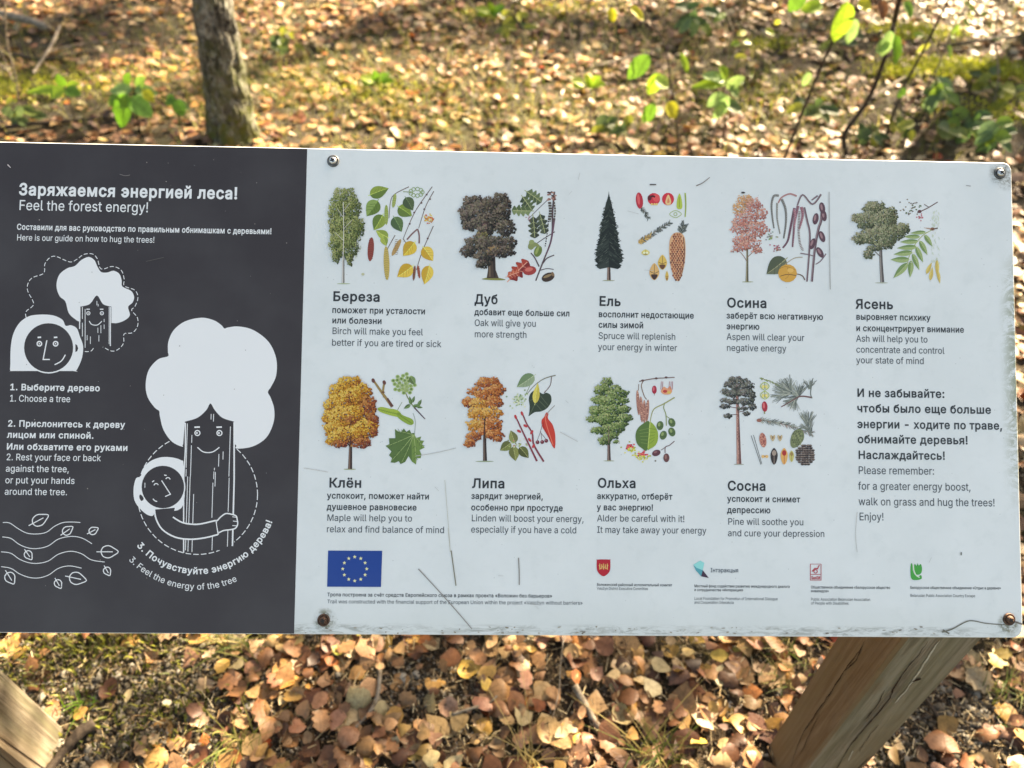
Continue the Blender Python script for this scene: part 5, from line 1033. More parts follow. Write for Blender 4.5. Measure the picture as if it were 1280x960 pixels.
for a in ((1110, 160, 1062, 258), (1110, 165, 1150, 215), (1100, 180, 1064, 190), (1090, 205, 1120, 240), (1100, 185, 1140, 225)): P.stroke([a[:2], a[2:]], 2, (88, 104, 84), sm=0)
P.leaf(1094, 156, 96, 34, 82, (200, 196, 96), (182, 176, 80), (226, 222, 140))
for k in range(60): P.ell(1016 + rng.gauss(0, 18), 186 + rng.gauss(0, 16), 4.5, 3.8, rng.choice([(170, 194, 160), (140, 168, 128), (196, 210, 180), (120, 148, 108)]), n=7)
for pts in ([(994, 262), (1040, 360), (1096, 476)], [(1025, 245), (1048, 300), (1074, 345), (1082, 400), (1128, 478)]): P.stroke(pts, 6, (132, 66, 76), 9); P.stroke([(x + 2, y) for x, y in pts], 2, (84, 40, 50))
for x, y, a in ((996, 268, 20), (1026, 252, 20), (1012, 335, 60), (1072, 340, -30), (1042, 310, 60), (1080, 405, -30), (1062, 376, 40)): P.ell(x, y, 6, 11, (176, 62, 66), a)
P.shape([(1140, 248), (1150, 252), (1148, 275), (1170, 305), (1182, 350), (1182, 408), (1172, 410), (1145, 355), (1122, 315), (1118, 285), (1130, 268)], (186, 62, 50)); P.stroke([(1136, 260), (1140, 300), (1172, 400)], 4, (214, 116, 94)); P.stroke([(1128, 290), (1130, 318), (1160, 375)], 3, (140, 38, 38))
P.stroke([(1180, 214), (1150, 245), (1138, 265)], 3, (130, 130, 124)); P.stroke([(1122, 300), (1112, 340), (1098, 378)], 2, (100, 80, 84)); P.stroke([(1114, 335), (1120, 378)], 2, (100, 80, 84), sm=0); P.stroke([(1116, 345), (1140, 374)], 2, (100, 80, 84), sm=0)
for x, y in ((1099, 387), (1121, 386), (1140, 380)): P.ell(x, y, 9, 9, (104, 50, 60)); P.ell(x - 2, y - 3, 3, 3, (170, 120, 126))
for a in ((983, 360, 62, 44, 110, (130, 142, 86)), (948, 408, 62, 48, 215, (112, 126, 68)), (990, 442, 68, 52, -80, (124, 136, 76)), (1036, 436, 66, 48, -50, (92, 104, 56))): P.leaf(*a[:5], a[5], None, (176, 186, 130))
for k in range(26): P.ell(1005 + rng.gauss(0, 20), 394 + rng.gauss(0, 12), 4, 3.4, rng.choice([(196, 206, 186), (150, 170, 110), (180, 120, 110), (120, 132, 84)]), n=6)
P.done('twig_picture', board, 'linden leaves, red bract and berries')

# alder
P = pic('d', 700, 450, 3.657)
AL = [(40, 64, 34), (62, 90, 44), (88, 118, 58), (116, 146, 80), (146, 170, 108)]
P.ell(224, 461, 26, 2, (150, 160, 130)); P.trunk([(222, 330), (223, 400), (224, 459)], 9, 17, (92, 76, 70), (136, 122, 116), (58, 46, 44))
P.foliage([(213, 102, 26, 20), (195, 138, 38, 24), (252, 130, 26, 14), (262, 155, 52, 22), (180, 182, 36, 18), (230, 190, 62, 28), (290, 185, 24, 14), (175, 232, 44, 24), (240, 232, 56, 26), (295, 225, 26, 16), (155, 270, 36, 16), (215, 272, 60, 26), (295, 265, 38, 20), (180, 322, 40, 16), (245, 315, 50, 24), (275, 295, 36, 14), (205, 368, 30, 20), (235, 345, 34, 16), (258, 375, 14, 8)], AL, 5.2, 1.15, 16, spike=.9)
P.stroke([(222, 380), (222, 300)], 4, (110, 96, 88), 2)
P.done('tree_picture', board, 'fresh green layered alder tree')
P = pic('d', 700, 450, 3.657)
P.stroke([(362, 98), (400, 90), (440, 84), (480, 82), (524, 79)], 5, (112, 94, 88), 4); P.stroke([(380, 96), (372, 120), (385, 165), (396, 180)], 4, (124, 106, 90)); P.stroke([(360, 110), (358, 140)], 3, (120, 100, 90), sm=0)
for x, y in ((378, 94), (440, 84), (485, 80)): P.ell(x, y, 7, 5, (92, 70, 68))
for cx, cy, ry, an in ((357, 195, 58, 4), (372, 226, 60, 3), (385, 236, 54, 0), (399, 232, 52, -4)):
    P.ell(cx, cy, 8, ry, (162, 120, 106), an, 18)
    for k in range(14): P.ell(cx + rng.uniform(-4, 4), cy - ry + 8 + k * (2 * ry - 16) / 14, 3.4, 2.4, rng.choice([(104, 66, 62), (196, 160, 140), (130, 90, 82)]), n=6)
P.ell(431, 136, 11, 19, (156, 40, 62)); P.ell(428, 132, 4, 10, (196, 100, 112)); P.stroke([(431, 154), (432, 162)], 2, (120, 120, 90), sm=0)
P.shape([(462, 138), (475, 122), (490, 130), (502, 120), (512, 138), (505, 155), (480, 158), (464, 150)], (206, 150, 116)); P.ell(480, 143, 10, 7, (176, 62, 60)); P.ell(498, 148, 9, 6, (196, 176, 92))
for x in (463, 470, 500, 508, 515): P.stroke([(x, 98), (x - 2, 135)], 2.4, (150, 70, 84), sm=0)
P.stroke([(524, 171), (475, 200), (430, 224), (416, 260), (412, 292)], 6, (142, 150, 98), 3); P.stroke([(478, 198), (474, 220), (484, 250), (486, 300)], 4, (120, 140, 84)); P.stroke([(484, 255), (505, 270)], 3, (120, 140, 84), sm=0)
for x, y, a in ((457, 300, -8), (511, 286, 20), (511, 329, 20), (472, 344, -20)): P.ell(x, y, 16, 21, (72, 100, 58), a); P.ell(x - 4, y - 5, 6, 9, (126, 152, 96), a); P.stroke([(x - 9, y + 4), (x, y + 8), (x + 10, y + 2)], 2, (46, 68, 40))
P.shape([(410, 286), (378, 292), (352, 318), (345, 350), (352, 382), (372, 402), (400, 408)], (74, 108, 52)); P.shape([(410, 286), (432, 300), (447, 330), (447, 366), (434, 392), (412, 406), (400, 408), (404, 350)], (128, 160, 62))
P.stroke([(412, 280), (408, 340), (402, 404)], 3.4, (180, 200, 120), 2)
for k in range(5): P.stroke([(408, 312 + k * 18), (362 + k * 2, 322 + k * 14)], 2, (112, 144, 78), sm=0); P.stroke([(408, 312 + k * 18), (438 - k * 2, 318 + k * 12)], 2, (92, 122, 44), sm=0)
for cx, cy in ((320, 402), (372, 438)):
    for k in range(40): P.ell(cx + rng.gauss(0, 16), cy + 4 + rng.gauss(0, 9), 4.4, 3.6, rng.choice([(190, 196, 70), (208, 206, 110), (150, 166, 60)]), n=6)
    for k in range(16): P.ell(cx + rng.gauss(0, 9), cy - 8 + rng.gauss(0, 6), 5, 4, rng.choice([(176, 42, 66), (204, 84, 92)]), n=6)
P.ell(440, 425, 20, 14, (88, 52, 62), 20); P.ell(486, 447, 14, 20, (96, 62, 62)); P.ell(483, 443, 5, 10, (140, 106, 100)); P.ell(436, 421, 9, 5, (130, 92, 96), 20)
P.stroke([(523, 371), (500, 390), (482, 398), (480, 425)], 4, (112, 96, 96)); P.stroke([(482, 398), (462, 412)], 3, (112, 96, 96), sm=0); P.ell(436, 461, 4, 4, (110, 110, 100))
P.done('twig_picture', board, 'alder catkins, round leaf and cones')

# pine
P = pic('p', 700, 450, 3.657)
PI = [(34, 40, 38), (50, 56, 52), (70, 76, 70), (98, 104, 96), (124, 128, 118)]
P.ell(818, 477, 24, 2, (140, 146, 130)); P.trunk([(808, 110), (812, 260), (818, 475)], 7, 22, (140, 104, 96), (176, 142, 132), (92, 68, 68))
for k in range(24):
    y = 240 + k * 9.6; P.stroke([(811 + rng.uniform(-6, 6), y), (813 + rng.uniform(-6, 6), y + 8)], 2, rng.choice([(96, 66, 64), (180, 146, 136)]), sm=0)
for pts in ([(810, 190), (780, 165), (755, 160)], [(810, 170), (840, 150), (870, 140)], [(811, 220), (780, 215), (755, 215)], [(811, 230), (850, 205), (880, 205)], [(809, 150), (790, 125), (775, 120)], [(812, 250), (790, 250), (770, 262)], [(812, 240), (835, 235), (850, 245)]):
    P.stroke(pts, 4, (100, 76, 72), 1.6)
P.foliage([(800, 90, 34, 14), (835, 100, 34, 14), (775, 112, 28, 14), (815, 125, 34, 16), (860, 118, 30, 16), (755, 145, 22, 14), (795, 155, 40, 16), (850, 150, 38, 18), (878, 165, 18, 12), (755, 185, 24, 10), (790, 190, 32, 12), (850, 190, 40, 16), (755, 212, 24, 10), (878, 215, 18, 14), (835, 222, 26, 8), (768, 256, 20, 10), (852, 246, 16, 10)], PI, 5.0, 1.05, 18, spike=.9)
P.done('tree_picture', board, 'tall pine with reddish bare trunk and dark top')
P = pic('p', 700, 450, 3.657)
PN = [(88, 102, 98), (112, 126, 118), (136, 150, 140), (70, 82, 80), (160, 172, 160)]
needles(P, [(912, 82), (960, 98), (1008, 122)], 12, 40, [(110, 136, 84), (136, 158, 104)], 2.6, 21, ang=25)
def fan(P, x, y, a0, a1, ln, n, seed):
    r = random.Random(seed)
    for k in range(n):
        a = R(r.uniform(a0, a1)); l = ln * r.uniform(.65, 1.05); b = a + r.uniform(-.12, .12)
        P.stroke([(x + r.uniform(-5, 5), y + r.uniform(-5, 5)), (x + l * .5 * math.cos(a), y - l * .5 * math.sin(a)), (x + l * math.cos(b), y - l * math.sin(b))], 2.4, r.choice(PN), 1.2, sm=0)
fan(P, 1040, 160, 60, 215, 78, 90, 1); fan(P, 1090, 165, 40, 250, 66, 80, 2); fan(P, 1060, 150, 90, 200, 84, 60, 3); fan(P, 1075, 175, 185, 290, 60, 50, 8)
P.stroke([(1152, 172), (1100, 166), (1060, 186), (1010, 215)], 7, (104, 76, 74), 4)
fan(P, 1140, 130, 40, 130, 50, 26, 4); P.stroke([(1155, 85), (1145, 150), (1152, 175)], 4, (92, 104, 96))
needles(P, [(905, 275), (980, 285), (1060, 305), (1148, 335)], 22, 170, PN + [(150, 120, 110)], 2.2, 23, (128, 96, 84), 38)
fan(P, 1130, 300, 40, 130, 70, 60, 5); fan(P, 1148, 330, 80, 170, 60, 40, 6); P.ell(910, 276, 12, 8, (140, 96, 84))
P.shape([(1070, 325), (1098, 315), (1114, 335), (1112, 365), (1090, 392), (1065, 402), (1053, 385), (1056, 350)], (104, 120, 84))
for j in range(8):
    for i in range(6):
        x, y = 1062 + i * 9 + (4 if j % 2 else 0), 328 + j * 9.5
        if (x - 1084) ** 2 / 26 ** 2 + (y - 358) ** 2 / 38 ** 2 < 1: P.ell(x, y, 4, 3.4, rng.choice([(78, 92, 62), (132, 146, 104), (60, 70, 50)]), n=5)
for j in range(9):
    for i in range(-3, 4):
        x, y = 1120 + i * 12 + rng.uniform(-3, 3), 392 + j * 10.5
        if (x - 1120) ** 2 / 42 ** 2 + (y - 434) ** 2 / 50 ** 2 < 1:
            P.shape([(x - 9, y - 2), (x, y - 6), (x + 9, y - 2), (x + 5, y + 5), (x - 5, y + 5)], rng.choice([(56, 50, 48), (74, 66, 62), (44, 40, 40)]), 2); P.stroke([(x - 8, y - 1), (x, y - 4), (x + 8, y - 1)], 2, rng.choice([(168, 160, 150), (120, 112, 104)]), sm=0)
for cy, c in ((120, (156, 178, 84)), (161, (160, 180, 92))):
    P.stroke([(915, cy), (935, cy - 18), (956, cy), (936, cy + 18)], 3.4, c, closed=True, sm=3); P.ell(928, cy + 2, 6, 9, (206, 204, 130)); P.ell(943, cy + 2, 6, 9, (206, 204, 130)); P.stroke([(935, cy - 16), (936, cy + 12)], 2.4, (120, 146, 64), sm=0)
P.ell(935, 213, 13, 24, (156, 44, 58), 4); P.ell(931, 208, 5, 14, (200, 104, 108), 4); P.stroke([(934, 236), (935, 246)], 5, (120, 130, 80), sm=0)
P.ell(927, 366, 16, 34, (176, 120, 106), 8)
for k in range(28): P.ell(927 + rng.uniform(-10, 10), 366 + rng.uniform(-26, 26), 3, 3, rng.choice([(140, 76, 72), (208, 160, 140), (120, 66, 66)]), n=6)
for x in (972, 1005): P.shape([(x, 372), (x - 12, 352), (x - 8, 342), (x, 348), (x + 8, 342), (x + 11, 354)], (178, 166, 130)); P.ell(x, 354, 4, 7, (130, 110, 84))
for a in ((873, 345, 918, 478), (884, 343, 922, 475)): P.stroke([a[:2], a[2:]], 2.4, (74, 84, 88), sm=0)
P.ell(928, 441, 8, 7, (208, 176, 116)); P.ell(944, 441, 8, 7, (208, 176, 116)); P.ell(936, 440, 3, 3, (130, 92, 66))
for x, ry, c, c2 in ((978, 38, (48, 42, 42), (150, 140, 130)), (1024, 38, (206, 164, 96), (160, 44, 44)), (1058, 26, (176, 180, 110), (140, 120, 70))):
    P.shape([(x, 440 - ry), (x + ry * .42, 440 - ry * .3), (x + ry * .3, 440 + ry * .6), (x, 440 + ry), (x - ry * .3, 440 + ry * .6), (x - ry * .42, 440 - ry * .3)], c); P.ell(x, 440 - ry * .4, ry * .26, ry * .34, c2); P.stroke([(x, 440 - ry * .2), (x, 440 + ry * .9)], 2.4, c2, sm=0)
P.done('twig_picture', board, 'pine needles, cones and seeds')

# --- scratches, cuts and a lifting crack in the surface film
P = Print(z=0.0009)
SC = (124, 130, 128)
P.stroke([(523, 711), (548, 738), (572, 765), (590, 786)], 1.3, SC, 1.0); P.stroke([(560, 660), (563, 690)], .35, (160, 168, 160), .7); P.stroke([(564, 688), (570, 732)], 1.2, (104, 108, 92))
P.stroke([(648, 697), (649, 715), (649, 731)], 1.3, (120, 126, 124)); P.stroke([(1036, 240), (1036.5, 300), (1037.5, 362)], .9, (140, 150, 152)); P.stroke([(556, 600), (560, 650), (563, 690)], .5, (160, 170, 160))
P.stroke([(870, 232.5), (878, 229), (887, 222)], 1.2, (104, 102, 98), .7); P.stroke([(812, 231), (820, 231)], 1.6, (80, 82, 82), 1.4)
P.stroke([(1177, 790), (1190, 786), (1207, 777), (1217, 776), (1232, 779), (1256, 781)], 1.6, (92, 98, 88), 1.0); P.stroke([(1178, 787), (1186, 792)], 1.6, (90, 94, 84)); P.stroke([(1268, 777), (1277, 780)], 1.8, (92, 90, 82))
P.stroke([(520, 570), (545, 566), (570, 560)], .7, (164, 176, 176)); P.stroke([(380, 585), (410, 590)], .6, (168, 178, 178)); P.stroke([(700, 540), (722, 552)], .6, (164, 174, 176)); P.stroke([(1207, 232), (1213, 233)], 1, (140, 150, 155)); P.stroke([(1201, 690), (1201, 694)], 1.6, (104, 116, 116))
P.stroke([(150, 218), (157, 220), (163, 219)], .8, (110, 112, 112)); P.stroke([(183, 327), (205, 322)], .7, (84, 86, 86)); P.stroke([(10, 206), (14, 210)], 1.4, (190, 190, 190), .8); P.stroke([(1071, 640), (1069, 668), (1071, 690)], .5, (150, 160, 160))
for k in range(26):
    u, v = rng.uniform(395, 1255), rng.uniform(215, 770)
    if rng.random() < .5: P.stroke([(u, v), (u + rng.uniform(-14, 14), v + rng.uniform(-10, 10))], .45, (166, 178, 180), sm=0)
for k in range(36):
    u, v = rng.uniform(5, 365), rng.uniform(195, 780); r = rng.uniform(.35, .8); P.ell(u, v, r, r, rng.choice([(120, 122, 122), (96, 98, 98), (150, 152, 150)]), n=6)
for k in range(60):
    u = rng.uniform(375, 1170); v = rng.uniform(783, 792); P.ell(u, v, rng.uniform(.6, 2.6), rng.uniform(.3, .9), rng.choice([(120, 120, 106), (144, 146, 134), (96, 92, 80)]), rng.uniform(-20, 20), n=7)
P.done('scratches', board, 'thin grey scratches, specks and a crack in the film')['kind'] = 'stuff'

# --- pan head screws on washers
def screw(u, v, mat, wash, label, turn):
    x, y = B(u, v)
    def ringv(rs):
        V, F = [], []; n = 28
        for r, z in rs: V += [(x + r * math.cos(2 * math.pi * i / n), y + r * math.sin(2 * math.pi * i / n), z) for i in range(n)]
        for k in range(len(rs) - 1):
            for i in range(n): F.append((k * n + i, k * n + (i + 1) % n, (k + 1) * n + (i + 1) % n, (k + 1) * n + i))
        V.append((x, y, rs[-1][1])); c = len(V) - 1
        for i in range(n): F.append(((len(rs) - 1) * n + i, (len(rs) - 1) * n + (i + 1) % n, c))
        return V, F
    V, F = ringv([(.0071, 0), (.0070, .0012), (.0064, .0020), (.0056, .0017), (.0046, .0011)])
    w = mobj('screw', *ringv([(.0046, .0014), (.0046, .0022), (.0043, .0031), (.0036, .0040), (.0026, .0046), (.0013, .0049)]), mat, board, smooth=True)
    w['label'] = label
    mobj('washer', V, F, wash, w, smooth=True)
    V, F = [], []
    for k in range(2):
        a = turn + k * math.pi / 2; b = len(V)
        for sx, sy in ((-1, -.26), (1, -.26), (1, .26), (-1, .26)):
            px, py = sx * .0027, sy * .0030
            V.append((x + px * math.cos(a) - py * math.sin(a), y + px * math.sin(a) + py * math.cos(a), .00500 + k * .00003))
        F.append((b, b + 1, b + 2, b + 3))
    mobj('cross_recess', V, F, M['slot'], w)
screw(416.5, 201.5, M['steel'], M['cup'], 'zinc screw at the upper left of the white field', .5)
screw(1249.5, 216.8, M['steel'], M['cup'], 'zinc screw in the chipped upper right corner', .75)
screw(404.5, 775, M['rust'], M['rust'], 'rusty screw at the lower left of the white field', .3)
screw(1261, 774, M['rust'], M['rust'], 'rusty screw in the cracked lower right corner', .6)

# --- timber stand: two square posts with sloping bearers behind the panel
def box_mesh(x0, x1, y0, y1, z0, ztop, bev=0.004):
    """post with chamfered edges; ztop(x, y) gives the cut of its head"""
    p = [(x0 + bev, y0), (x1 - bev, y0), (x1, y0 + bev), (x1, y1 - bev), (x1 - bev, y1), (x0 + bev, y1), (x0, y1 - bev), (x0, y0 + bev)]
    N = 14; V = []; F = []
    for k in range(N + 1):
        for x, y in p: V.append((x, y, z0 + (ztop(x, y) - z0) * k / N))
    for k in range(N):
        for i in range(8): F.append((k * 8 + i, k * 8 + (i + 1) % 8, (k + 1) * 8 + (i + 1) % 8, (k + 1) * 8 + i))
    F += [tuple(reversed(range(8))), tuple(N * 8 + i for i in range(8))]
    return V, F
nv = BR.col[2]
MW = Matrix.Translation(BC) @ BR.to_4x4(); MWi = MW.inverted()
def plane_z(x, y, off): # height of the plane lying off metres behind the panel
    c = BC - nv * off
    return c.z - (nv.x * (x - c.x) + nv.y * (y - c.y)) / nv.z
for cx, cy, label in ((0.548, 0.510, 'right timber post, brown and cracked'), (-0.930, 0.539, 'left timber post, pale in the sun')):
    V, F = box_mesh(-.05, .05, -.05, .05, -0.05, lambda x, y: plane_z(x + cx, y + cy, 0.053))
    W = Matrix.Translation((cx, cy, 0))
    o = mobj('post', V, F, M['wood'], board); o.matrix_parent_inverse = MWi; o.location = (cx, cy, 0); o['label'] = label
    lx = (MWi @ Vector((cx, cy, .75))).x
    w = .045
    if lx > 0: lx = min(lx, XR - .012 - w)
    ya, yb = -YH + .012, YH - .03
    V = [(a, b, c) for a in (-w, w) for b in (ya, yb) for c in (-.0065, -.052)]
    F = [(0, 1, 3, 2), (4, 6, 7, 5), (0, 4, 5, 1), (2, 3, 7, 6), (0, 2, 6, 4), (1, 5, 7, 3)]
    V = [(x + lx, y, z) for x, y, z in V]
    mobj('bearer', V, F, M['wood'], board)
def on_post(u, v, face):
    """spot on the right post: 'x' its left face, 'y' the face towards the camera"""
    d = ray(u, v); k = (0.4977 / d.x) if face == 'x' else (0.4597 / d.y)
    return Vector((0, 0, CAM_H)) + d * k
crack_mat = plain('open_crack', (0.02, 0.012, 0.008), (0.05, 0.03, 0.018), 90, 0.9, 0.1); scar_mat = plain('pale_scar', (0.30, 0.27, 0.20), (0.44, 0.41, 0.33), 90, 0.8, 0.2)
post_r = [o for o in board.children if o.name.startswith('post') and o.location.x > 0][0]
for k, (face, pts, w, mt, nm) in enumerate((
        ('x', [(1081, 801), (1074, 814), (1060, 832), (1047, 852), (1034, 872), (1016, 898), (1001, 922), (992, 948), (986, 975)], .0011, crack_mat, 'crack'),
        ('x', [(1078, 806), (1071, 824), (1057, 838)], .0010, crack_mat, 'crack'), ('x', [(1024, 893), (1012, 918), (1000, 944)], .0008, crack_mat, 'crack'),
        ('y', [(1160, 801), (1148, 818), (1134, 834), (1118, 858), (1112, 872), (1098, 890), (1080, 910), (1062, 933), (1048, 956), (1040, 975)], .0011, crack_mat, 'crack'),
        ('y', [(1106, 862), (1094, 884), (1080, 900)], .0009, crack_mat, 'crack'), ('y', [(1098, 905), (1082, 925), (1074, 940)], .0006, crack_mat, 'crack'),
        ('y', [(1174, 800), (1162, 818), (1149, 838), (1134, 860), (1118, 878)], .0016, scar_mat, 'scar'), ('y', [(1066, 938), (1060, 950)], .0016, scar_mat, 'scar'),
        ('y', [(1140, 851), (1146, 849), (1151, 848)], .0050, crack_mat, 'knot'))):
    c2 = [tuple(p) for p in pts]; q = curve(c2, 5); V, F = [], []; r = random.Random(k)
    for i, (u, v) in enumerate(q):
        p = on_post(u + (r.uniform(-.7, .7) if nm != 'knot' else 0), v, face) - Vector((.548, .510, 0)); h = w * math.sin(math.pi * (i + .5) / len(q)) ** .6 * (r.uniform(.5, 1.2) if nm != 'knot' else 1)
        off = Vector((-.0003 - .0001 * k, 0, 0)) if face == 'x' else Vector((0, -.0003 - .0001 * k, 0)); sd_ = Vector((0, h, 0)) if face == 'x' else Vector((h, 0, 0))
        if nm == 'knot': sd_ = Vector((0, 0, h * .8))
        V += [p + off - sd_, p + off + sd_]
    F = [(2 * i, 2 * i + 1, 2 * i + 3, 2 * i + 2) for i in range(len(q) - 1)]
    mobj(nm, V, F, mt, post_r)
# ---------------------------------------------------------------- forest floor
def at(u, v, Y):
    d = ray(u, v)
    return Vector((0, 0, CAM_H)) + d * (Y / d.y)

def grid(xs, ys):
    V = [(x, y, gz(x, y) if abs(x) < 9 and y < 12 else 0) for y in ys for x in xs]; n = len(xs)
    F = [(j * n + i, j * n + i + 1, (j + 1) * n + i + 1, (j + 1) * n + i) for j in range(len(ys) - 1) for i in range(n - 1)]
    return V, F
xs = [-150, -60, -25, -12] + [-9 + .15 * i for i in range(121)] + [12, 25, 60, 150]
ys = [-60, -20, -6, -2] + [-1 + .15 * i for i in range(87)] + [14, 25, 60, 150]
V, F = grid(xs, ys)
ground = tag(mobj('forest_floor', V, F, M['soil'], smooth=True), kind='structure')

def mass(name, verts, quads, cols, mat, uvs=None, parent=None, kind='stuff', label=None, smooth=True):
    """verts (N,3), quads (K,4), cols (K,3), uvs (K,4,2) as arrays -> one mesh"""
    me = bpy.data.meshes.new(name)
    N, K = len(verts), len(quads)
    me.vertices.add(N); me.vertices.foreach_set('co', np.ascontiguousarray(verts, np.float32).ravel())
    me.loops.add(K * 4); me.loops.foreach_set('vertex_index', np.ascontiguousarray(quads, np.int32).ravel())
    me.polygons.add(K); me.polygons.foreach_set('loop_start', np.arange(K, dtype=np.int32) * 4)
    me.polygons.foreach_set('use_smooth', np.full(K, smooth))
    a = me.color_attributes.new('Col', 'FLOAT_COLOR', 'CORNER')
    c = np.ones((K, 4, 4), np.float32); c[:, :, :3] = np.asarray(cols)[:, None, :]
    a.data.foreach_set('color', c.ravel())
    if uvs is not None:
        u = me.uv_layers.new(name='UVMap'); u.data.foreach_set('uv', np.ascontiguousarray(uvs, np.float32).ravel())
    me.materials.append(mat); me.update(calc_edges=True); me.validate()
    o = bpy.data.objects.new(name, me); COL.objects.link(o)
    if parent: o.parent = parent
    if kind: o['kind'] = kind
    if label: o['label'] = label
    return o

# leaf templates: 8 stations along, three across, a stalk at the end; unit length along x
ST = np.array([0, .1, .24, .42, .6, .76, .9, 1.0])
PROF = {'birch': [.05, .27, .40, .38, .29, .19, .09, .012], 'aspen': [.10, .34, .46, .49, .45, .34, .19, .03], 'oval': [.03, .19, .29, .33, .31, .24, .13, .015], 'ragged': [.04, .30, .22, .42, .25, .36, .14, .02]}
def leaf_template(kind, r, curl=.72):
    w = np.array(PROF[kind]) * r.uniform(.88, 1.12)
    cu, be, tw = r.normal(0, .65) * curl, r.normal(0, .5) * curl, r.normal(0, .22) * curl
    wob = r.normal(0, .022 * curl, (8, 3)); jag = 1 + r.normal(0, .10, (8, 2))
    V = []
    for i, t in enumerate(ST):
        for j, sgn in enumerate((-1, 0, 1)):
            y = sgn * w[i] * (jag[i, 0 if sgn < 0 else 1] if sgn else 1)
            z = cu * y * y + be * (t - .5) ** 2 + tw * (t - .5) * y + (wob[i, j]) + (.05 * abs(sgn) * curl)
            V.append((t - .5, y, z))
    b = len(V); e = r.normal(0, .15)
    V += [(-.5, -.013, V[1][2]), (-.5, .013, V[1][2]), (-.82, e + .01, V[1][2] - .02), (-.82, e - .01, V[1][2] - .02)]
    F = []
    for i in range(7):
        for j in range(2): F.append((i * 3 + j, (i + 1) * 3 + j, (i + 1) * 3 + j + 1, i * 3 + j + 1))
    UV = [[(ST[k // 3], (.5 - w[k // 3], .5, .5 + w[k // 3])[k % 3]) for k in f] for f in F]
    F.append((b, b + 2, b + 3, b + 1)) if False else F.append((b, b + 1, b + 2, b + 3)); UV.append([(0, .5)] * 4)
    V = np.array(V); V[:, 2] -= V[:24, 2].mean()
    return V, np.array(F), np.array(UV)
TPL = [leaf_template(k, nrg, .55 + .85 * (i % 3 == 0) + .2 * (i % 2)) for i, k in enumerate(['birch'] * 18 + ['aspen'] * 8 + ['oval'] * 6 + ['ragged'] * 5)]

PALETTE = [((206, 166, 118), 24), ((184, 136, 92), 20), ((190, 144, 112), 12), ((158, 106, 70), 16), ((126, 82, 56), 12), ((212, 166, 96), 9), ((220, 180, 92), 3), ((200, 122, 66), 3), ((226, 200, 158), 10), ((96, 66, 50), 5), ((178, 172, 78), .7), ((196, 84, 40), .8)]
PC = np.array([lin(c) for c, _ in PALETTE]); PW = np.array([w for _, w in PALETTE], float); PW /= PW.sum()

def rots(n, tilt):
    """random headings with a lean; (n,3,3)"""
    a = nrg.uniform(0, 2 * np.pi, n); tx = nrg.normal(0, 1, n) * tilt; ty = nrg.normal(0, 1, n) * tilt
    fl = nrg.random(n) < .5
    ca, sa = np.cos(a), np.sin(a); z = np.zeros(n); o = np.ones(n)
    Rz = np.stack([np.stack([ca, -sa, z], -1), np.stack([sa, ca, z], -1), np.stack([z, z, o], -1)], 1)
    Rx = np.stack([np.stack([o, z, z], -1), np.stack([z, np.cos(tx), -np.sin(tx)], -1), np.stack([z, np.sin(tx), np.cos(tx)], -1)], 1)
    Ry = np.stack([np.stack([np.cos(ty), z, np.sin(ty)], -1), np.stack([z, o, z], -1), np.stack([-np.sin(ty), z, np.cos(ty)], -1)], 1)
    f = np.where(fl, -1.0, 1.0); Rf = np.stack([np.stack([o, z, z], -1), np.stack([z, f, z], -1), np.stack([z, z, f], -1)], 1)
    return Rz @ Rx @ Ry @ Rf

def vnoise(x, y, s, seed):
    r = np.random.default_rng(seed); g = r.random((64, 64)); X, Y = x * s + 20, y * s + 20
    i, j = np.floor(X).astype(int), np.floor(Y).astype(int); fx, fy = X - i, Y - j; fx = fx * fx * (3 - 2 * fx); fy = fy * fy * (3 - 2 * fy)
    G_ = lambda a, b: g[a % 64, b % 64]
    return (G_(i, j) * (1 - fx) + G_(i + 1, j) * fx) * (1 - fy) + (G_(i, j + 1) * (1 - fx) + G_(i + 1, j + 1) * fx) * fy

def gzv(x, y):
    return (0.018 * np.sin(1.3 * x + 0.7) * np.cos(1.1 * y) + 0.01 * np.sin(3.1 * x + 2.3 * y) + 0.006 * np.sin(5.3 * y - 4.1 * x)) * np.clip((y - 0.9) / 1.5, 0, 1)

# bare patches measured from the photograph: (u, v, across, deep, how bare)
BARE = [(110, 868, .33, .115, .93), (60, 930, .20, .08, .9), (230, 925, .10, .06, .4), (235, 850, .08, .05, .6), (525, 868, .10, .05, .85), (640, 905, .05, .03, .5), (1180, 905, .20, .075, .88), (1215, 820, .06, .04, .6), (745, 860, .04, .06, .5),
        (690, 60, .5, .10, .55), (540, 70, .5, .09, .55), (120, 50, .6, .3, .6), (60, 130, .5, .22, .55), (1200, 160, .6, .3, .6), (1150, 70, .6, .3, .5), (930, 80, .4, .25, .45)]
def bare(x, y):
    k = np.zeros_like(x)
    for u, v, a, b, s in BARE:
        c = G(u, v); d = ((x - c.x) / a) ** 2 + ((y - c.y) / b) ** 2
        k = np.maximum(k, s * np.clip(1.6 - d, 0, 1))
    return k

def scatter(n, x0, x1, y0, y1, thin=True):
    x = nrg.uniform(x0, x1, n); y = nrg.uniform(y0, y1, n)
    if thin:
        keep = nrg.random(n) > bare(x, y)
        pn = vnoise(x, y, 2.3, 5); keep &= nrg.random(n) < np.clip(.55 + pn * .7, 0, 1)
        x, y = x[keep], y[keep]
    return x, y
xa, ya = scatter(52000, -4.6, 4.6, .1, 8.2)
xb, yb = scatter(3300, -1.6, 1.6, .35, 1.1)
xc, yc = scatter(17000, -9, 9, -1.5, 13); far = (np.abs(xc) > 4.6) | (yc > 8.2) | (yc < .1); xc, yc = xc[far], yc[far]
X, Y = np.concatenate([xa, xb, xc]), np.concatenate([ya, yb, yc])
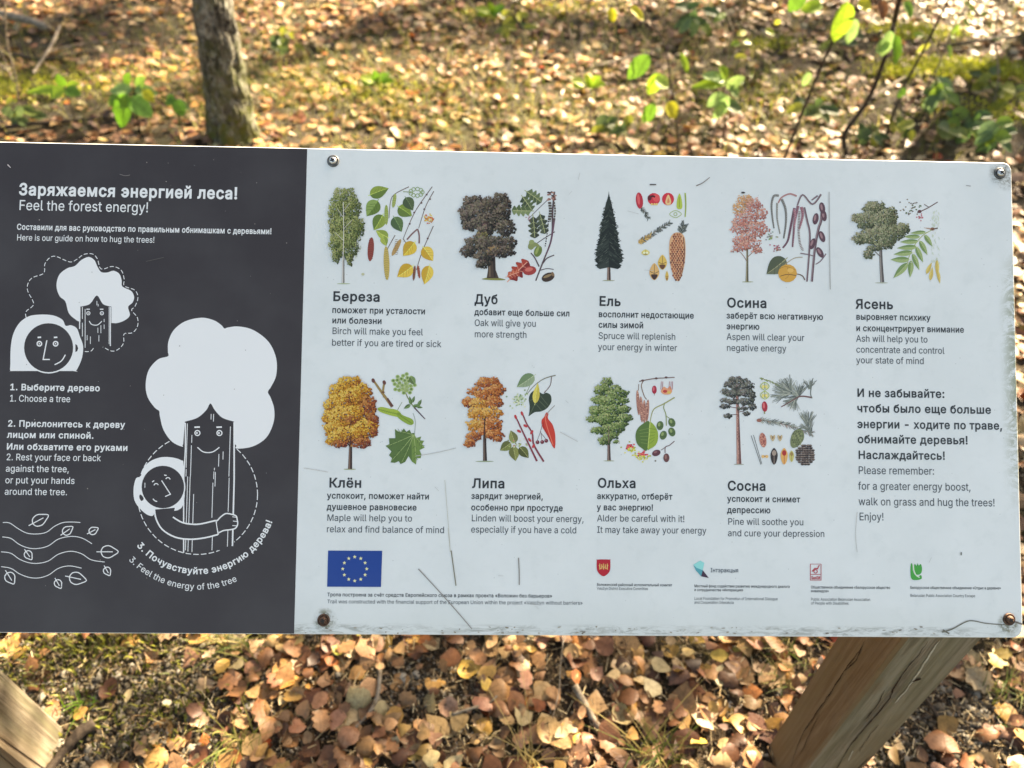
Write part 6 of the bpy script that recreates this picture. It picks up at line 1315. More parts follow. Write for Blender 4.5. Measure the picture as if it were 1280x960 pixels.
# the posts stand clear of leaves
ok = np.ones(len(X), bool)
for px, py in ((.548, .51), (-.93, .539)): ok &= ~((abs(X - px) < .062) & (abs(Y - py) < .062))
ok &= ~((X + 1.17) ** 2 + (Y - 3.03) ** 2 < .088 ** 2)
X, Y = X[ok], Y[ok]; n = len(X)
size = np.clip(nrg.normal(.038, .0105, n), .013, .066)
size *= np.where(Y > 2, 1.12, .95); big = nrg.random(n) < .06; size[big] *= 1.35
Z = gzv(X, Y) + .004 + nrg.random(n) ** 1.4 * .020
RM = rots(n, .25)
ci = nrg.choice(len(PC), n, p=PW); colr = PC[ci] * nrg.uniform(.55, 1.08, (n, 1)) * (1 + nrg.normal(0, .05, (n, 3)))
bright = np.clip(vnoise(X, Y, 1.1, 9) * 1.2, .8, 1.15); colr *= bright[:, None]
colr = np.clip(colr, .01, .8)
ti = nrg.integers(0, len(TPL), n)
# which of them lie in view below the board: these are built one by one
fwd = Y * CS + (CAM_H - Z) * CS; up = Y * CS - (CAM_H - Z) * CS
U_, V_ = 640 + 960 * X / fwd, 480 - 960 * up / fwd
near = (V_ > 792) & (V_ < 975) & (U_ > -15) & (U_ < 1295)
idx = np.where(near)[0]; idx = idx[np.argsort(-(size[idx] / fwd[idx]))][:300]
single = np.zeros(n, bool); single[idx] = True
print('leaves', n, 'near', near.sum())
tpl_faces = [t[1] for t in TPL]
for i in idx:
    Vt, Ft, Ut = TPL[ti[i]]
    W = (Vt * size[i]) @ RM[i].T
    o = mass('leaf', W, Ft, np.repeat(colr[i:i + 1], len(Ft), 0), M['leaf'], Ut, ground, None)
    zmin = W[:, 2].min(); o.location = (X[i], Y[i], max(Z[i], gz(X[i], Y[i]) + .001 - zmin * .6))
VV, FF, CC, UU = [], [], [], []; base = 0
for t in range(len(TPL)):
    s = np.where((ti == t) & ~single)[0]
    Vt, Ft, Ut = TPL[t]; nv_ = len(Vt)
    W = np.einsum('nij,kj->nki', RM[s], Vt) * size[s][:, None, None] + np.stack([X[s], Y[s], Z[s]], -1)[:, None, :]
    VV.append(W.reshape(-1, 3)); f = Ft[None] + (np.arange(len(s)) * nv_)[:, None, None] + base; FF.append(f.reshape(-1, 4)); base += len(s) * nv_
    CC.append(np.repeat(colr[s], len(Ft), 0)); UU.append(np.tile(Ut, (len(s), 1, 1)))
mass('leaf_litter', np.concatenate(VV), np.concatenate(FF), np.concatenate(CC), M['leaf'], np.concatenate(UU), ground)

# fine litter: needles, stalk bits and bark crumbs
def bits(name, x, y, ln, wd, pal, lift=.012, tilt=.35, mat='stuff'):
    n = len(x); RMt = rots(n, tilt); q = np.array([(-.5, -.5, 0), (.5, -.5, 0), (.5, .5, 0), (-.5, .5, 0), (-.5, 0, .6), (.5, 0, .6)])
    l = ln * nrg.uniform(.4, 1.3, n); w = wd * nrg.uniform(.6, 1.4, n)
    P_ = np.stack([q[None, :, 0] * l[:, None], q[None, :, 1] * w[:, None], q[None, :, 2] * w[:, None]], -1)
    W = np.einsum('nij,nkj->nki', RMt, P_) + np.stack([x, y, gzv(x, y) + .002 + nrg.random(n) * lift], -1)[:, None]
    f = np.array([(0, 1, 5, 4), (3, 4, 5, 2)]); FFb = (f[None] + (np.arange(n) * 6)[:, None, None]).reshape(-1, 4)
    pc = np.array([lin(c) for c in pal]); c = pc[nrg.integers(0, len(pc), n)] * nrg.uniform(.7, 1.25, (n, 1))
    return mass(name, W.reshape(-1, 3), FFb, np.repeat(c, 2, 0), M[mat], None, ground, smooth=False)
x, y = scatter(16000, -1.5, 1.5, .3, 1.3, False); x2, y2 = scatter(30000, -4.5, 4.5, 1.0, 7.5, False)
bits('needle_litter', np.concatenate([x, x2]), np.concatenate([y, y2]), .022, .0014, [(150, 124, 92), (186, 166, 130), (104, 82, 62), (78, 62, 50), (206, 190, 156)], .016)
x, y = scatter(1500, -4.2, 4.2, 1.6, 7, False); nn = vnoise(x, y, 1.6, 31); x, y = x[nn > .45], y[nn > .45]
bits('dry_twigs', x, y, .16, .0034, [(70, 56, 46), (104, 88, 72), (140, 124, 104), (50, 40, 34), (168, 152, 128)], .03, .16)
x, y = scatter(26000, -1.5, 1.5, .3, 1.3, False)
bits('bark_crumbs', x, y, .006, .004, [(96, 80, 64), (70, 60, 52), (130, 112, 90), (160, 150, 134), (50, 42, 36)], .005)
# grit where the soil lies open
cx = [G(110, 868), G(60, 930), G(1180, 905), G(525, 868), G(230, 925)]
gx = np.concatenate([nrg.normal(c.x, a, k) for c, a, k in zip(cx, (.26, .15, .16, .07, .11), (9000, 5500, 4600, 1400, 2200))]); gy = np.concatenate([nrg.normal(c.y, a, k) for c, a, k in zip(cx, (.08, .06, .06, .035, .05), (9000, 5500, 4600, 1400, 2200))])
def pebbles(name, x, y, r0, pal):
    n = len(x); r = r0 * nrg.lognormal(0, .45, n)
    q = np.array([(-1, -.8, -.3), (1, -1, -.3), (1.1, .9, -.3), (-.9, 1, -.3), (-.55, -.5, .55), (.6, -.45, .6), (.5, .55, .5), (-.5, .5, .62)])
    W = np.einsum('nij,kj->nki', rots(n, .4), q) * r[:, None, None] * nrg.uniform(.7, 1.3, (n, 8, 1)) + np.stack([x, y, gzv(x, y) + r * .3], -1)[:, None]
    f = np.array([(4, 5, 6, 7), (0, 1, 5, 4), (1, 2, 6, 5), (2, 3, 7, 6), (3, 0, 4, 7)])
    pc = np.array([lin(c) for c in pal]); c = pc[nrg.integers(0, len(pc), n)] * nrg.uniform(.75, 1.2, (n, 1))
    return mass(name, W.reshape(-1, 3), (f[None] + (np.arange(n) * 8)[:, None, None]).reshape(-1, 4), np.repeat(c, 5, 0), M['stuff'], None, ground)
pebbles('grit', gx, gy, .0026, [(96, 90, 80), (76, 70, 60), (120, 114, 102), (150, 144, 132), (56, 50, 42), (90, 76, 58), (104, 92, 70)])
# moss cushions
def blades(x, y, h, w, pal, lean=.5, seg=3, z0=None):
    n = len(x); a = nrg.uniform(0, 2 * np.pi, n); hh = h * nrg.uniform(.5, 1.3, n); le = lean * nrg.uniform(.2, 1.6, n); ww = w * nrg.uniform(.6, 1.3, n)
    z0 = gzv(x, y) if z0 is None else z0
    V = np.zeros((n, (seg + 1) * 2, 3))
    for k in range(seg + 1):
        t = k / seg; r = hh * le * t ** 1.8; z = z0 + hh * (t - .35 * le * t ** 2.5); wk = ww * (1 - t ** 1.5) * .5 + .00015
        for s, sg in enumerate((-1, 1)):
            V[:, 2 * k + s, 0] = x + np.cos(a) * r - sg * np.sin(a) * wk; V[:, 2 * k + s, 1] = y + np.sin(a) * r + sg * np.cos(a) * wk; V[:, 2 * k + s, 2] = z
    f = np.array([(2 * k, 2 * k + 1, 2 * k + 3, 2 * k + 2) for k in range(seg)])
    F = (f[None] + (np.arange(n) * (seg + 1) * 2)[:, None, None]).reshape(-1, 4)
    pc = np.array([lin(c) for c in pal]); c = pc[nrg.integers(0, len(pc), n)] * nrg.uniform(.75, 1.25, (n, 1))
    return V.reshape(-1, 3), F, np.repeat(c, seg, 0)
mx, my = [], []
for u, v, a, b, k in ((90, 815, .17, .03, 5200), (25, 865, .10, .05, 2500), (150, 800, .10, .02, 2600), (215, 880, .10, .05, 2600), (150, 900, .12, .05, 2400), (20, 118, .35, .10, 3500), (1190, 88, .22, .05, 5200), (1140, 45, .18, .05, 3600), (1250, 100, .2, .06, 3000), (1120, 95, .1, .04, 1500),
                      (960, 60, .12, .05, 900), (470, 118, .2, .06, 900), (610, 22, .12, .05, 700), (1240, 150, .2, .08, 1500), (700, 15, .2, .08, 900), (950, 115, .3, .1, 1200)):
    c = G(u, v); k = int(k * (.09 if v > 700 else .5)); mx.append(nrg.normal(c.x, a * .7, k)); my.append(nrg.normal(c.y, b, k))
mx, my = np.concatenate(mx), np.concatenate(my); fm = my > 1.5
V_m, F_m, C_m = blades(mx[fm], my[fm], .018, .0055, [(176, 182, 50), (196, 200, 64), (140, 150, 46), (206, 204, 92), (112, 124, 40)], .7, 2, gzv(mx[fm], my[fm]) + .008 + nrg.random(fm.sum()) * .026)
mass('moss', V_m, F_m, C_m, M['blade'], None, ground); mx, my = mx[~fm], my[~fm]
V_m, F_m, C_m = blades(mx, my, .016, .0042, [(104, 108, 44), (126, 128, 50), (80, 88, 38), (140, 138, 68), (66, 70, 34)], .7, 2, gzv(mx, my) + nrg.random(len(mx)) * .018)
mass('moss', V_m, F_m, C_m, M['blade'], None, ground)

# grass: scattered thin growth over the far floor
tx, ty = [], []
for u, v, a, b, k in ((440, 120, .35, .25, 520), (600, 130, .3, .2, 260), (330, 110, .22, .2, 260), (720, 150, .3, .16, 220), (930, 100, .4, .3, 420), (1000, 150, .35, .2, 260), (60, 115, .4, .15, 300), (20, 60, .4, .3, 240), (650, 25, .5, .3, 300), (330, 20, .3, .3, 160), (1180, 30, .5, .3, 300), (820, 40, .4, .3, 260), (210, 120, .2, .15, 120)):
    c = G(u, v); k = int(k * 1.5); tx.append(nrg.normal(c.x, a * 1.25, k)); ty.append(nrg.normal(c.y, b * 1.2, k))
tx, ty = np.concatenate(tx), np.concatenate(ty)
V_g, F_g, C_g = blades(tx, ty, .10, .0032, [(150, 148, 70), (118, 128, 56), (176, 168, 98), (98, 110, 48)], .9, 4)
mass('grass', V_g, F_g, C_g, M['blade'], None, ground)
# the tufts close by are things of their own
for u, v, k, h, sp, lab in ((297, 806, 46, .085, .022, 'wispy dark green grass tuft at the lower edge of the charcoal field'), (826, 948, 60, .10, .020, 'thin green grass tuft at the bottom edge, left of the brown post'),
                            (105, 884, 26, .035, .012, 'small bright green grass sprig beside the pale post'), (300, 938, 40, .07, .018, 'grass tuft among brown leaves near the bottom left'),
                            (975, 858, 34, .05, .02, 'low dark green tuft against the left side of the brown post'), (1255, 868, 60, .05, .03, 'low dark green tuft at the right edge of the photo'),
                            (660, 955, 24, .12, .012, 'a few dry yellow stalks at the bottom edge, middle'), (985, 812, 40, .05, .03, 'dark green tuft just under the board, left of the brown post')):
    c = G(u, v); x = nrg.normal(c.x, sp, k); y = nrg.normal(c.y, sp * .7, k)
    dry = 'dry' in lab
    pal = [(176, 158, 104), (196, 176, 120), (150, 130, 84)] if dry else ([(120, 158, 52), (96, 140, 44)] if 'bright' in lab else [(96, 112, 46), (74, 92, 40), (136, 134, 72), (160, 146, 92)])
    v_, f_, c_ = blades(x - c.x, y - c.y, h, .0022, pal, .9, 5, np.zeros(k) + .002)
    o = mass('grass_tuft', v_, f_, c_, M['blade'], None, None, None); o.location = (c.x, c.y, gz(c.x, c.y))
    tag(o, lab, 'grass', 'grass tufts near the board')

# ---------------------------------------------------------------- sticks
def tube(pts, rad, n=8, sm=4, rough=.12, seed=0):
    r = random.Random(seed)
    P3 = [Vector(p) for p in pts]; Q = []; Rr = []
    m = len(P3)
    if not isinstance(rad, (list, tuple)): rad = [rad] * m
    for i in range(m - 1):
        a, b, c, d = P3[max(0, i - 1)], P3[i], P3[i + 1], P3[min(m - 1, i + 2)]
        for k in range(sm):
            t = k / sm
            Q.append(.5 * (2 * b + (c - a) * t + (2 * a - 5 * b + 4 * c - d) * t * t + (3 * b - a - 3 * c + d) * t ** 3)); Rr.append(rad[i] + (rad[i + 1] - rad[i]) * t)
    Q.append(P3[-1]); Rr.append(rad[-1])
    V, F = [], []; ref = Vector((0, 0, 1)) if abs((Q[-1] - Q[0]).normalized().z) < .8 else Vector((1, 0, 0))
    for i, q in enumerate(Q):
        t = (Q[min(i + 1, len(Q) - 1)] - Q[max(i - 1, 0)]).normalized(); s = t.cross(ref).normalized(); u = s.cross(t)
        for k in range(n):
            a = 2 * math.pi * k / n; rr = Rr[i] * (1 + r.uniform(-rough, rough)); V.append(q + (s * math.cos(a) + u * math.sin(a)) * rr)
    for i in range(len(Q) - 1):
        for k in range(n): F.append((i * n + k, i * n + (k + 1) % n, (i + 1) * n + (k + 1) % n, (i + 1) * n + k))
    F += [tuple(reversed(range(n))), tuple((len(Q) - 1) * n + k for k in range(n))]
    return V, F
def stick(name, uv, rad, label, lift=.012, mat='twig', seed=1, cat='stick'):
    pts = [G(u, v) for u, v in uv]; o0 = pts[0].copy(); o0.z = 0
    P3 = [Vector((p.x - o0.x, p.y - o0.y, gz(p.x, p.y) + lift + .004 * math.sin(i * 2.1))) for i, p in enumerate(pts)]
    V, F = tube(P3, [rad * (1 - .45 * i / len(P3)) for i in range(len(P3))], 8, 5, .16, seed)
    o = mobj(name, V, F, M[mat], smooth=True); o.location = o0
    return tag(o, label, cat)
stick('fallen_branch', [(-30, 24), (20, 34), (66, 47)], .026, 'thick grey fallen branch in the upper left corner', .04)
stick('fallen_stick', [(82, 50), (72, 78), (58, 102), (52, 115)], .008, 'pale forked stick leaning on the leaves at the upper left', .06, seed=3)
stick('fallen_stick', [(60, 92), (75, 80), (130, 66), (190, 72)], .004, 'thin straight grey stick lying between pale stick and trunk', .05, seed=4)
stick('fallen_branch', [(-20, 172), (40, 166), (95, 160), (140, 157)], .010, 'dark stick lying along the top edge of the charcoal field', .015, 'stem', seed=5)
stick('fallen_stick', [(-10, 70), (60, 84), (110, 72)], .013, 'mossy dark branch below the grey branch at the upper left', .02, 'stem', seed=6)
stick('bent_root', [(476, 842), (474, 872), (462, 896), (444, 915), (434, 935)], .0045, 'curved grey root among yellow leaves left of the bare soil', .016, seed=7, cat='root')
stick('fallen_stick', [(566, 898), (588, 892), (610, 884), (622, 874)], .0035, 'short grey stick on the bare dark soil patch', .02, seed=8)
stick('fallen_stick', [(718, 862), (732, 888), (748, 912), (762, 928)], .0075, 'whitish weathered stick right of centre among brown leaves', .016, seed=9)
stick('fallen_branch', [(122, 908), (100, 926), (82, 944), (58, 975)], .013, 'thick dark weathered stick at the foot of the pale post', .016, 'stem', seed=10)
stick('fallen_stick', [(1040, 45), (1080, 55), (1130, 38)], .006, 'dark thin stick between the sapling stems at the upper right', .03, 'stem', seed=11)
stick('fallen_branch', [(1170, 66), (1215, 58), (1260, 50), (1300, 46)], .010, 'dark branch above the yellow green moss at the upper right', .03, 'stem', seed=12)
stick('fallen_stick', [(745, 86), (780, 76), (812, 68)], .007, 'pale dead stick in the leaves left of the hanging green leaves', .03, seed=13)
stick('fallen_stick', [(1085, 128), (1120, 108), (1160, 84)], .006, 'brown stick slanting below the moss at the upper right', .02, seed=14)
stick('fallen_stick', [(572, -8), (590, 14), (606, 34)], .007, 'dark stick near the top edge above the middle of the board', .03, 'stem', seed=15)
stick('fallen_stick', [(1150, 868), (1170, 900), (1196, 925)], .0035, 'thin dark stick on the grey grit right of the brown post', .01, 'stem', seed=16)
stick('fallen_stick', [(705, 800), (700, 835), (698, 870), (690, 905)], .0014, 'long dry straw lying down from the board edge, centre', .03, seed=17)

# ---------------------------------------------------------------- leafy plants
def green_leaf(parent, base, tip, wd, col, sag=.15, name='leaf', seed=0):
    """broad leaf from stalk point to tip"""
    r = np.random.default_rng(seed + 100)
    base, tip = Vector(base), Vector(tip); ax = tip - base; L = ax.length; x = ax.normalized()
    s = x.cross(Vector((0.15, -.6, .8))).normalized(); nn = s.cross(x)
    pr = PROF['oval']; V = []; W = []
    for i, t in enumerate(ST):
        for sg in (-1, 0, 1):
            V.append(base + x * L * t + s * sg * pr[i] * wd * 1.55 + nn * (.35 * wd * abs(sg) * pr[i] * 1.3 - sag * L * t * t + .02 * L * math.sin(i * 2 + sg)))
    F = [(i * 3 + j, (i + 1) * 3 + j, (i + 1) * 3 + j + 1, i * 3 + j + 1) for i in range(7) for j in range(2)]
    UV = np.array([[(ST[k // 3], (.5 - pr[k // 3], .5, .5 + pr[k // 3])[k % 3]) for k in f] for f in F])
    c = np.repeat(np.array([lin(col)]), len(F), 0)
    return mass(name, np.array([tuple(v) for v in V]), np.array(F), c, M['green'], UV, parent, None)

def plant(name, label, stems, leaves, cat='plant', group=None, seed=0, mat='stem'):
    """stems: lists of (u, v, Y, radius); leaves: (u0, v0, u1, v1, Y, width, colour) measured in the photograph and set at distance Y"""
    root = stems[0][0]; b = at(root[0], root[1], root[2]); b.z = gz(b.x, b.y)
    e = empty(name, b); tag(e, label, cat, group)
    for si, st in enumerate(stems):
        pts = [at(u, v, Y) - b for u, v, Y, r in st]
        if si == 0: pts[0] = Vector((0, 0, -.01))
        V, F = tube(pts, [r for *_, r in st], 7, 5, .1, seed + si); mobj('stem', V, F, M[mat], e, smooth=True)
        line3 = [pts[i].lerp(pts[i + 1], t / 6) for i in range(len(pts) - 1) for t in range(7)]
        every = every + line3 if si else line3
    for k, (u0, v0, u1, v1, Yl, w, c) in enumerate(leaves):
        q0 = at(u0, v0, Yl) - b; s0 = min(every, key=lambda p: (p - q0).length + max(0, p.z - q0.z) * .5)
        if (s0 - q0).length > .006: V, F = tube([s0, s0.lerp(q0, .5) + Vector((0, 0, (s0 - q0).length * .15)), q0 + (q0 - s0) * .02], [.0016, .0013, .001], 5, 4, .05, k); mobj('stalk', V, F, M['stem'], e, smooth=True)
        green_leaf(e, at(u0, v0, Yl) - b, at(u1, v1, Yl - .02) - b, w, c, seed=seed + k)
    return e
YG, MG, DG, YL, LG = (150, 186, 60), (104, 150, 50), (60, 92, 44), (206, 204, 60), (150, 186, 110)
# saplings: the stems go on upwards out of the picture
def above(p, q, k, r): # continue the line p->q beyond q by k metres
    return None
def sap(name, label, st, leaves, seed):
    e = plant(name, label, [st], leaves, 'sapling', 'thin dark saplings behind the board', seed)
    o = e.location; p1 = at(*st[-2][:3]) - o; p2 = at(*st[-1][:3]) - o; d = (p2 - p1).normalized()
    pts = [p2 - d * .02, p2 + d * .3 + Vector((.01, .02, 0)), p2 + d * .7 + Vector((.05, .04, 0)), p2 + d * 1.0]
    V, F = tube(pts, [st[-1][3], st[-1][3] * .85, st[-1][3] * .6, .0015], 7, 4, .08, seed); mobj('stem', V, F, M['stem'], e, smooth=True)
    r = random.Random(seed)
    for k in range(12):
        b0 = p2 + d * r.uniform(.35, 1.0); a = r.uniform(0, 6.28); t = b0 + Vector((math.cos(a) * .09, math.sin(a) * .09, r.uniform(-.05, .03)))
        V, F = tube([b0, b0 + (t - b0) * .22], [.0016, .001], 5, 3, .05, k); mobj('stalk', V, F, M['stem'], e, smooth=True)
        green_leaf(e, b0 + (t - b0) * .2, t, .045, r.choice([YG, MG, YL]), seed=seed * 20 + k)
sap('sapling', 'leftmost dark sapling stem, slanting up to a big yellow green hanging leaf', [(980, 196, 2.84, .006), (1003, 140, 2.83, .0058), (1030, 75, 2.80, .005), (1052, 30, 2.78, .0046), (1068, -6, 2.76, .0042)],
    [(1058, 2, 1046, 54, 2.66, .075, YG), (1066, 22, 1062, 56, 2.72, .05, LG), (1005, -8, 986, 14, 2.7, .05, MG), (1028, 6, 1002, 12, 2.72, .045, YG), (1072, 4, 1090, 10, 2.7, .05, YL), (1098, 2, 1108, 24, 2.75, .05, (120, 80, 50)), (1012, 90, 1004, 108, 2.8, .03, LG)], 31)
sap('sapling', 'thickest dark sapling stem with a kink, middle of the three', [(1062, 190, 2.90, .0105), (1056, 168, 2.92, .010), (1085, 125, 2.95, .009), (1104, 78, 2.95, .009), (1116, 35, 2.93, .010), (1126, -8, 2.90, .009)],
    [(1112, 38, 1104, 72, 2.86, .055, LG), (1118, 44, 1124, 82, 2.84, .05, MG), (1110, 50, 1096, 66, 2.86, .04, LG), (1130, 2, 1142, 22, 2.9, .04, MG)], 37)
sap('sapling', 'rightmost thin brown sapling stem, curving up past the moss', [(1108, 170, 3.0, .006), (1116, 145, 3.02, .0055), (1132, 105, 3.05, .005), (1158, 55, 3.05, .0045), (1190, -8, 3.0, .004)], [(1132, 110, 1122, 122, 3.0, .03, MG)], 41)
sap('sapling', 'wispy sapling whose four green leaves hang above the middle of the board', [(850, 204, 2.76, .004), (846, 150, 2.78, .0038), (838, 100, 2.80, .0034), (830, 55, 2.80, .003), (800, 6, 2.78, .0026), (794, -8, 2.78, .0024)],
    [(812, 70, 784, 98, 2.7, .062, MG), (826, 92, 810, 118, 2.7, .052, YG), (820, 98, 836, 108, 2.68, .05, (166, 190, 90)), (818, 130, 804, 154, 2.7, .048, MG), (834, 128, 846, 148, 2.68, .055, YL), (788, 8, 806, 24, 2.76, .03, YL), (762, 10, 768, 28, 2.8, .035, YL), (850, 66, 862, 92, 2.9, .03, YG)], 43)
plant('seedling', 'young plant with two drooping bright green oval leaves left of the tree trunk', [[(172, 160, 3.02, .004), (168, 120, 3.0, .003), (166, 106, 2.98, .002)]],
      [(160, 118, 146, 160, 2.96, .085, (104, 160, 50)), (162, 122, 190, 145, 2.96, .075, (130, 186, 80)), (166, 112, 136, 112, 3.0, .05, LG), (168, 112, 196, 116, 3.0, .05, LG), (172, 112, 178, 96, 3.02, .05, (120, 160, 70)), (180, 112, 192, 128, 2.98, .04, YL), (150, 118, 134, 132, 3.0, .04, MG), (158, 108, 160, 92, 3.05, .045, MG)], 'seedling', seed=51, mat='stem')
plant('seedling', 'small green seedling between the oval leaved plant and the tree trunk', [[(222, 150, 3.0, .003), (220, 125, 3.0, .002)]], [(220, 124, 228, 146, 2.95, .05, (90, 140, 50)), (220, 124, 206, 130, 2.97, .035, MG), (220, 126, 236, 136, 2.97, .035, LG), (216, 118, 210, 130, 2.98, .03, MG)], 'seedling', seed=57)
plant('seedling', 'yellow green seedling low in the leaves at the left edge', [[(84, 128, 3.1, .003), (82, 110, 3.1, .002)]], [(82, 112, 60, 120, 3.05, .05, YG), (82, 112, 100, 118, 3.05, .05, MG), (80, 108, 72, 94, 3.1, .04, MG), (84, 110, 96, 104, 3.1, .04, YG), (84, 112, 30, 112, 3.08, .04, YG)], 'seedling', seed=61)
plant('seedling', 'pale green seedling with spread leaves left of the dark saplings', [[(912, 150, 2.9, .0035), (910, 115, 2.9, .0025), (905, 95, 2.9, .002)]],
      [(906, 100, 880, 92, 2.88, .045, LG), (908, 104, 866, 106, 2.88, .04, YG), (908, 110, 930, 96, 2.88, .045, (140, 170, 96)), (906, 118, 884, 132, 2.86, .05, LG), (908, 118, 900, 140, 2.86, .05, (156, 186, 110)), (908, 100, 902, 82, 2.9, .045, YG), (912, 108, 924, 120, 2.86, .04, (120, 150, 80)), (910, 122, 892, 150, 2.84, .045, LG), (905, 128, 928, 138, 2.84, .05, (90, 116, 66))], 'seedling', seed=67)
for u, v, lab, sd_ in ((1206, 168, 'dark green bushy seedling in the shade at the upper right', 71), (1170, 132, 'grey green seedling behind the dark bushy one at the upper right', 72), (1240, 185, 'shaded green seedling nearest the upper right corner of the board', 73), (866, 42, 'mid green seedling near the top edge, right of the hanging leaves', 74)):
    r = random.Random(sd_); Yb = G(u, v).y; lv = []
    for k in range(15):
        a = r.uniform(0, 6.28); u0 = u + r.uniform(-12, 12); v0 = v - r.uniform(8, 34)
        lv.append((u0, v0, u0 + 26 * math.cos(a), v0 + 16 * math.sin(a) + 6, Yb - r.uniform(0, .12), r.uniform(.035, .06), r.choice([(96, 126, 78), (76, 108, 58), (112, 140, 92), (120, 150, 60)])))
    plant('seedling', lab, [[(u, v, Yb, .004), (u + 2, v - 18, Yb - .02, .003), (u, v - 34, Yb - .04, .002)], [(u, v - 6, Yb, .003), (u - 12, v - 26, Yb - .05, .0015)]], lv, 'seedling', seed=sd_)
for u, v, lab, sd_ in ((1262, 130, 'dark green seedling touching the right edge above the board', 75), (1128, 168, 'small grey green seedling beside the foot of the rightmost stem', 76), (22, 152, 'leafy yellow green seedling low at the far left', 77), (640, 40, 'olive green seedling in the shade band near the top edge', 78), (352, 60, 'small green seedling just right of the tree trunk', 79), (1020, 150, 'drab green seedling between the first two dark stems', 84),
        (1085, 175, 'shaded green seedling right at the board edge between the middle and rightmost stems', 85), (1225, 110, 'dark seedling just below the yellow green moss at the upper right', 86), (1180, 180, 'dark green seedling low at the board edge under the bushy one', 87), (770, 165, 'small olive seedling at the board edge left of the hanging green leaves', 88), (1060, 60, 'thin leaved green seedling behind the first dark stem', 89)):
    r = random.Random(sd_); Yb = G(u, v).y; lv = []
    for k in range(11):
        a = r.uniform(0, 6.28); u0 = u + r.uniform(-16, 16); v0 = v - r.uniform(4, 22)
        lv.append((u0, v0, u0 + 20 * math.cos(a), v0 + 11 * math.sin(a) + 4, Yb - r.uniform(0, .12), r.uniform(.03, .05), r.choice([(96, 116, 70), (76, 98, 54), (120, 136, 66), (150, 156, 64)])))
    plant('seedling', lab, [[(u, v, Yb, .003), (u + 2, v - 12, Yb - .02, .0025), (u, v - 22, Yb - .04, .0015)]], lv, 'seedling', seed=sd_)
r = random.Random(5)
for u, v, lab in ((470, 108, 'low yellow green sprout in the grass above the white field'), (615, 22, 'bright yellow green sprout near the top edge, middle'), (735, 112, 'olive green sprout in the leaves above the spruce picture')):
    Yb = G(u, v).y
    plant('sprout', lab, [[(u, v, Yb, .002), (u + 1, v - 10, Yb - .01, .001)]], [(u, v - 6, u + 22 * math.cos(a), v - 10 + 9 * math.sin(a), Yb - .04, .04, r.choice([YG, (176, 196, 80), MG])) for a in (0.2, 1.3, 2.6, 3.6, 4.6, 5.5)], 'sprout', seed=80)

for k, (u, v, u1, v1, lab) in enumerate(((740, 168, 706, -8, 'bare leafless sapling left of the hanging green leaves'), (888, 176, 930, -8, 'thin small-leaved sapling right of the hanging green leaves'),
        (1240, 140, 1250, -8, 'brown small-leaved sapling near the upper right corner'), (1150, 120, 1218, -8, 'arching small-leaved sapling right of the three dark stems'), (24, 150, 6, -8, 'bare pale sapling at the far left edge'), (196, 100, 212, -8, 'bare thin sapling left of the tree trunk'))):
    b = G(u, v); b.z = gz(b.x, b.y); t = at(u1, v1, b.y - .1) - b; e = empty('sapling', b); tag(e, lab, 'sapling', 'thin saplings in the litter')
    V, F = tube([Vector((0, 0, -.02)), t * .3 + Vector((.012, 0, 0)), t * .65 - Vector((.01, 0, 0)), t, t * 1.7 + Vector((.03, 0, 0))], [.0042, .0036, .003, .0024, .001], 6, 5, .1, k); mobj('stem', V, F, M['twig'], e, smooth=True)
    rr = random.Random(k)
    for j in range(4):
        s0 = t * rr.uniform(.25, .95); d = Vector((rr.uniform(-.16, .16), rr.uniform(-.08, .08), rr.uniform(.05, .16)))
        V, F = tube([s0, s0 + d * .5 + Vector((0, 0, .01)), s0 + d], [.002, .0015, .0008], 5, 4, .1, j); mobj('branch', V, F, M['twig'], e, smooth=True)
        if k in (1, 2, 3):
            for q in (.45, .75, 1.0):
                c0 = s0 + d * q; t1 = c0 + Vector((rr.uniform(-.05, .05), rr.uniform(-.04, .01), rr.uniform(-.045, .015))); green_leaf(e, c0, t1, .024, rr.choice([(160, 180, 60), (120, 150, 60), (186, 190, 80)]), seed=k * 40 + j)
# ---------------------------------------------------------------- trees
def trunk_mesh(pts, rads, n=28, seg=10, amp=.06, seed=0, flare=0, plates=0):
    r = np.random.default_rng(seed); ph = r.uniform(0, 6.28, 6)
    P3 = [Vector(p) for p in pts]; V, F = [], []; rows = 0
    for i in range(len(P3) - 1):
        for k in range(seg + (1 if i == len(P3) - 2 else 0)):
            t = k / seg; c = P3[i].lerp(P3[i + 1], t); ra = rads[i] + (rads[i + 1] - rads[i]) * t; h = c.z
            for j in range(n):
                a = 2 * math.pi * j / n
                m = 1 + amp * (math.sin(3 * a + h * 3 + ph[0]) + .6 * math.sin(7 * a + h * 9 + ph[1]) + .5 * math.sin(11 * a - h * 17 + ph[2])) + r.normal(0, amp * .25)
                m += flare * math.exp(-max(0, h) / .10) * (1 + .8 * math.sin(4 * a + ph[3]))
                if plates: m += plates * abs(math.sin(9.5 * a + 2.2 * math.sin(h * 13 + 2 * a) + 1.5 * math.sin(h * 31))) ** .5 * (1 + .6 * math.sin(h * 47 + 5 * a)) + r.normal(0, .012)
                V.append((c.x + ra * m * math.cos(a), c.y + ra * m * math.sin(a), c.z))
            rows += 1
    for i in range(rows - 1):
        for j in range(n): F.append((i * n + j, i * n + (j + 1) % n, (i + 1) * n + (j + 1) % n, (i + 1) * n + j))
    return V, F
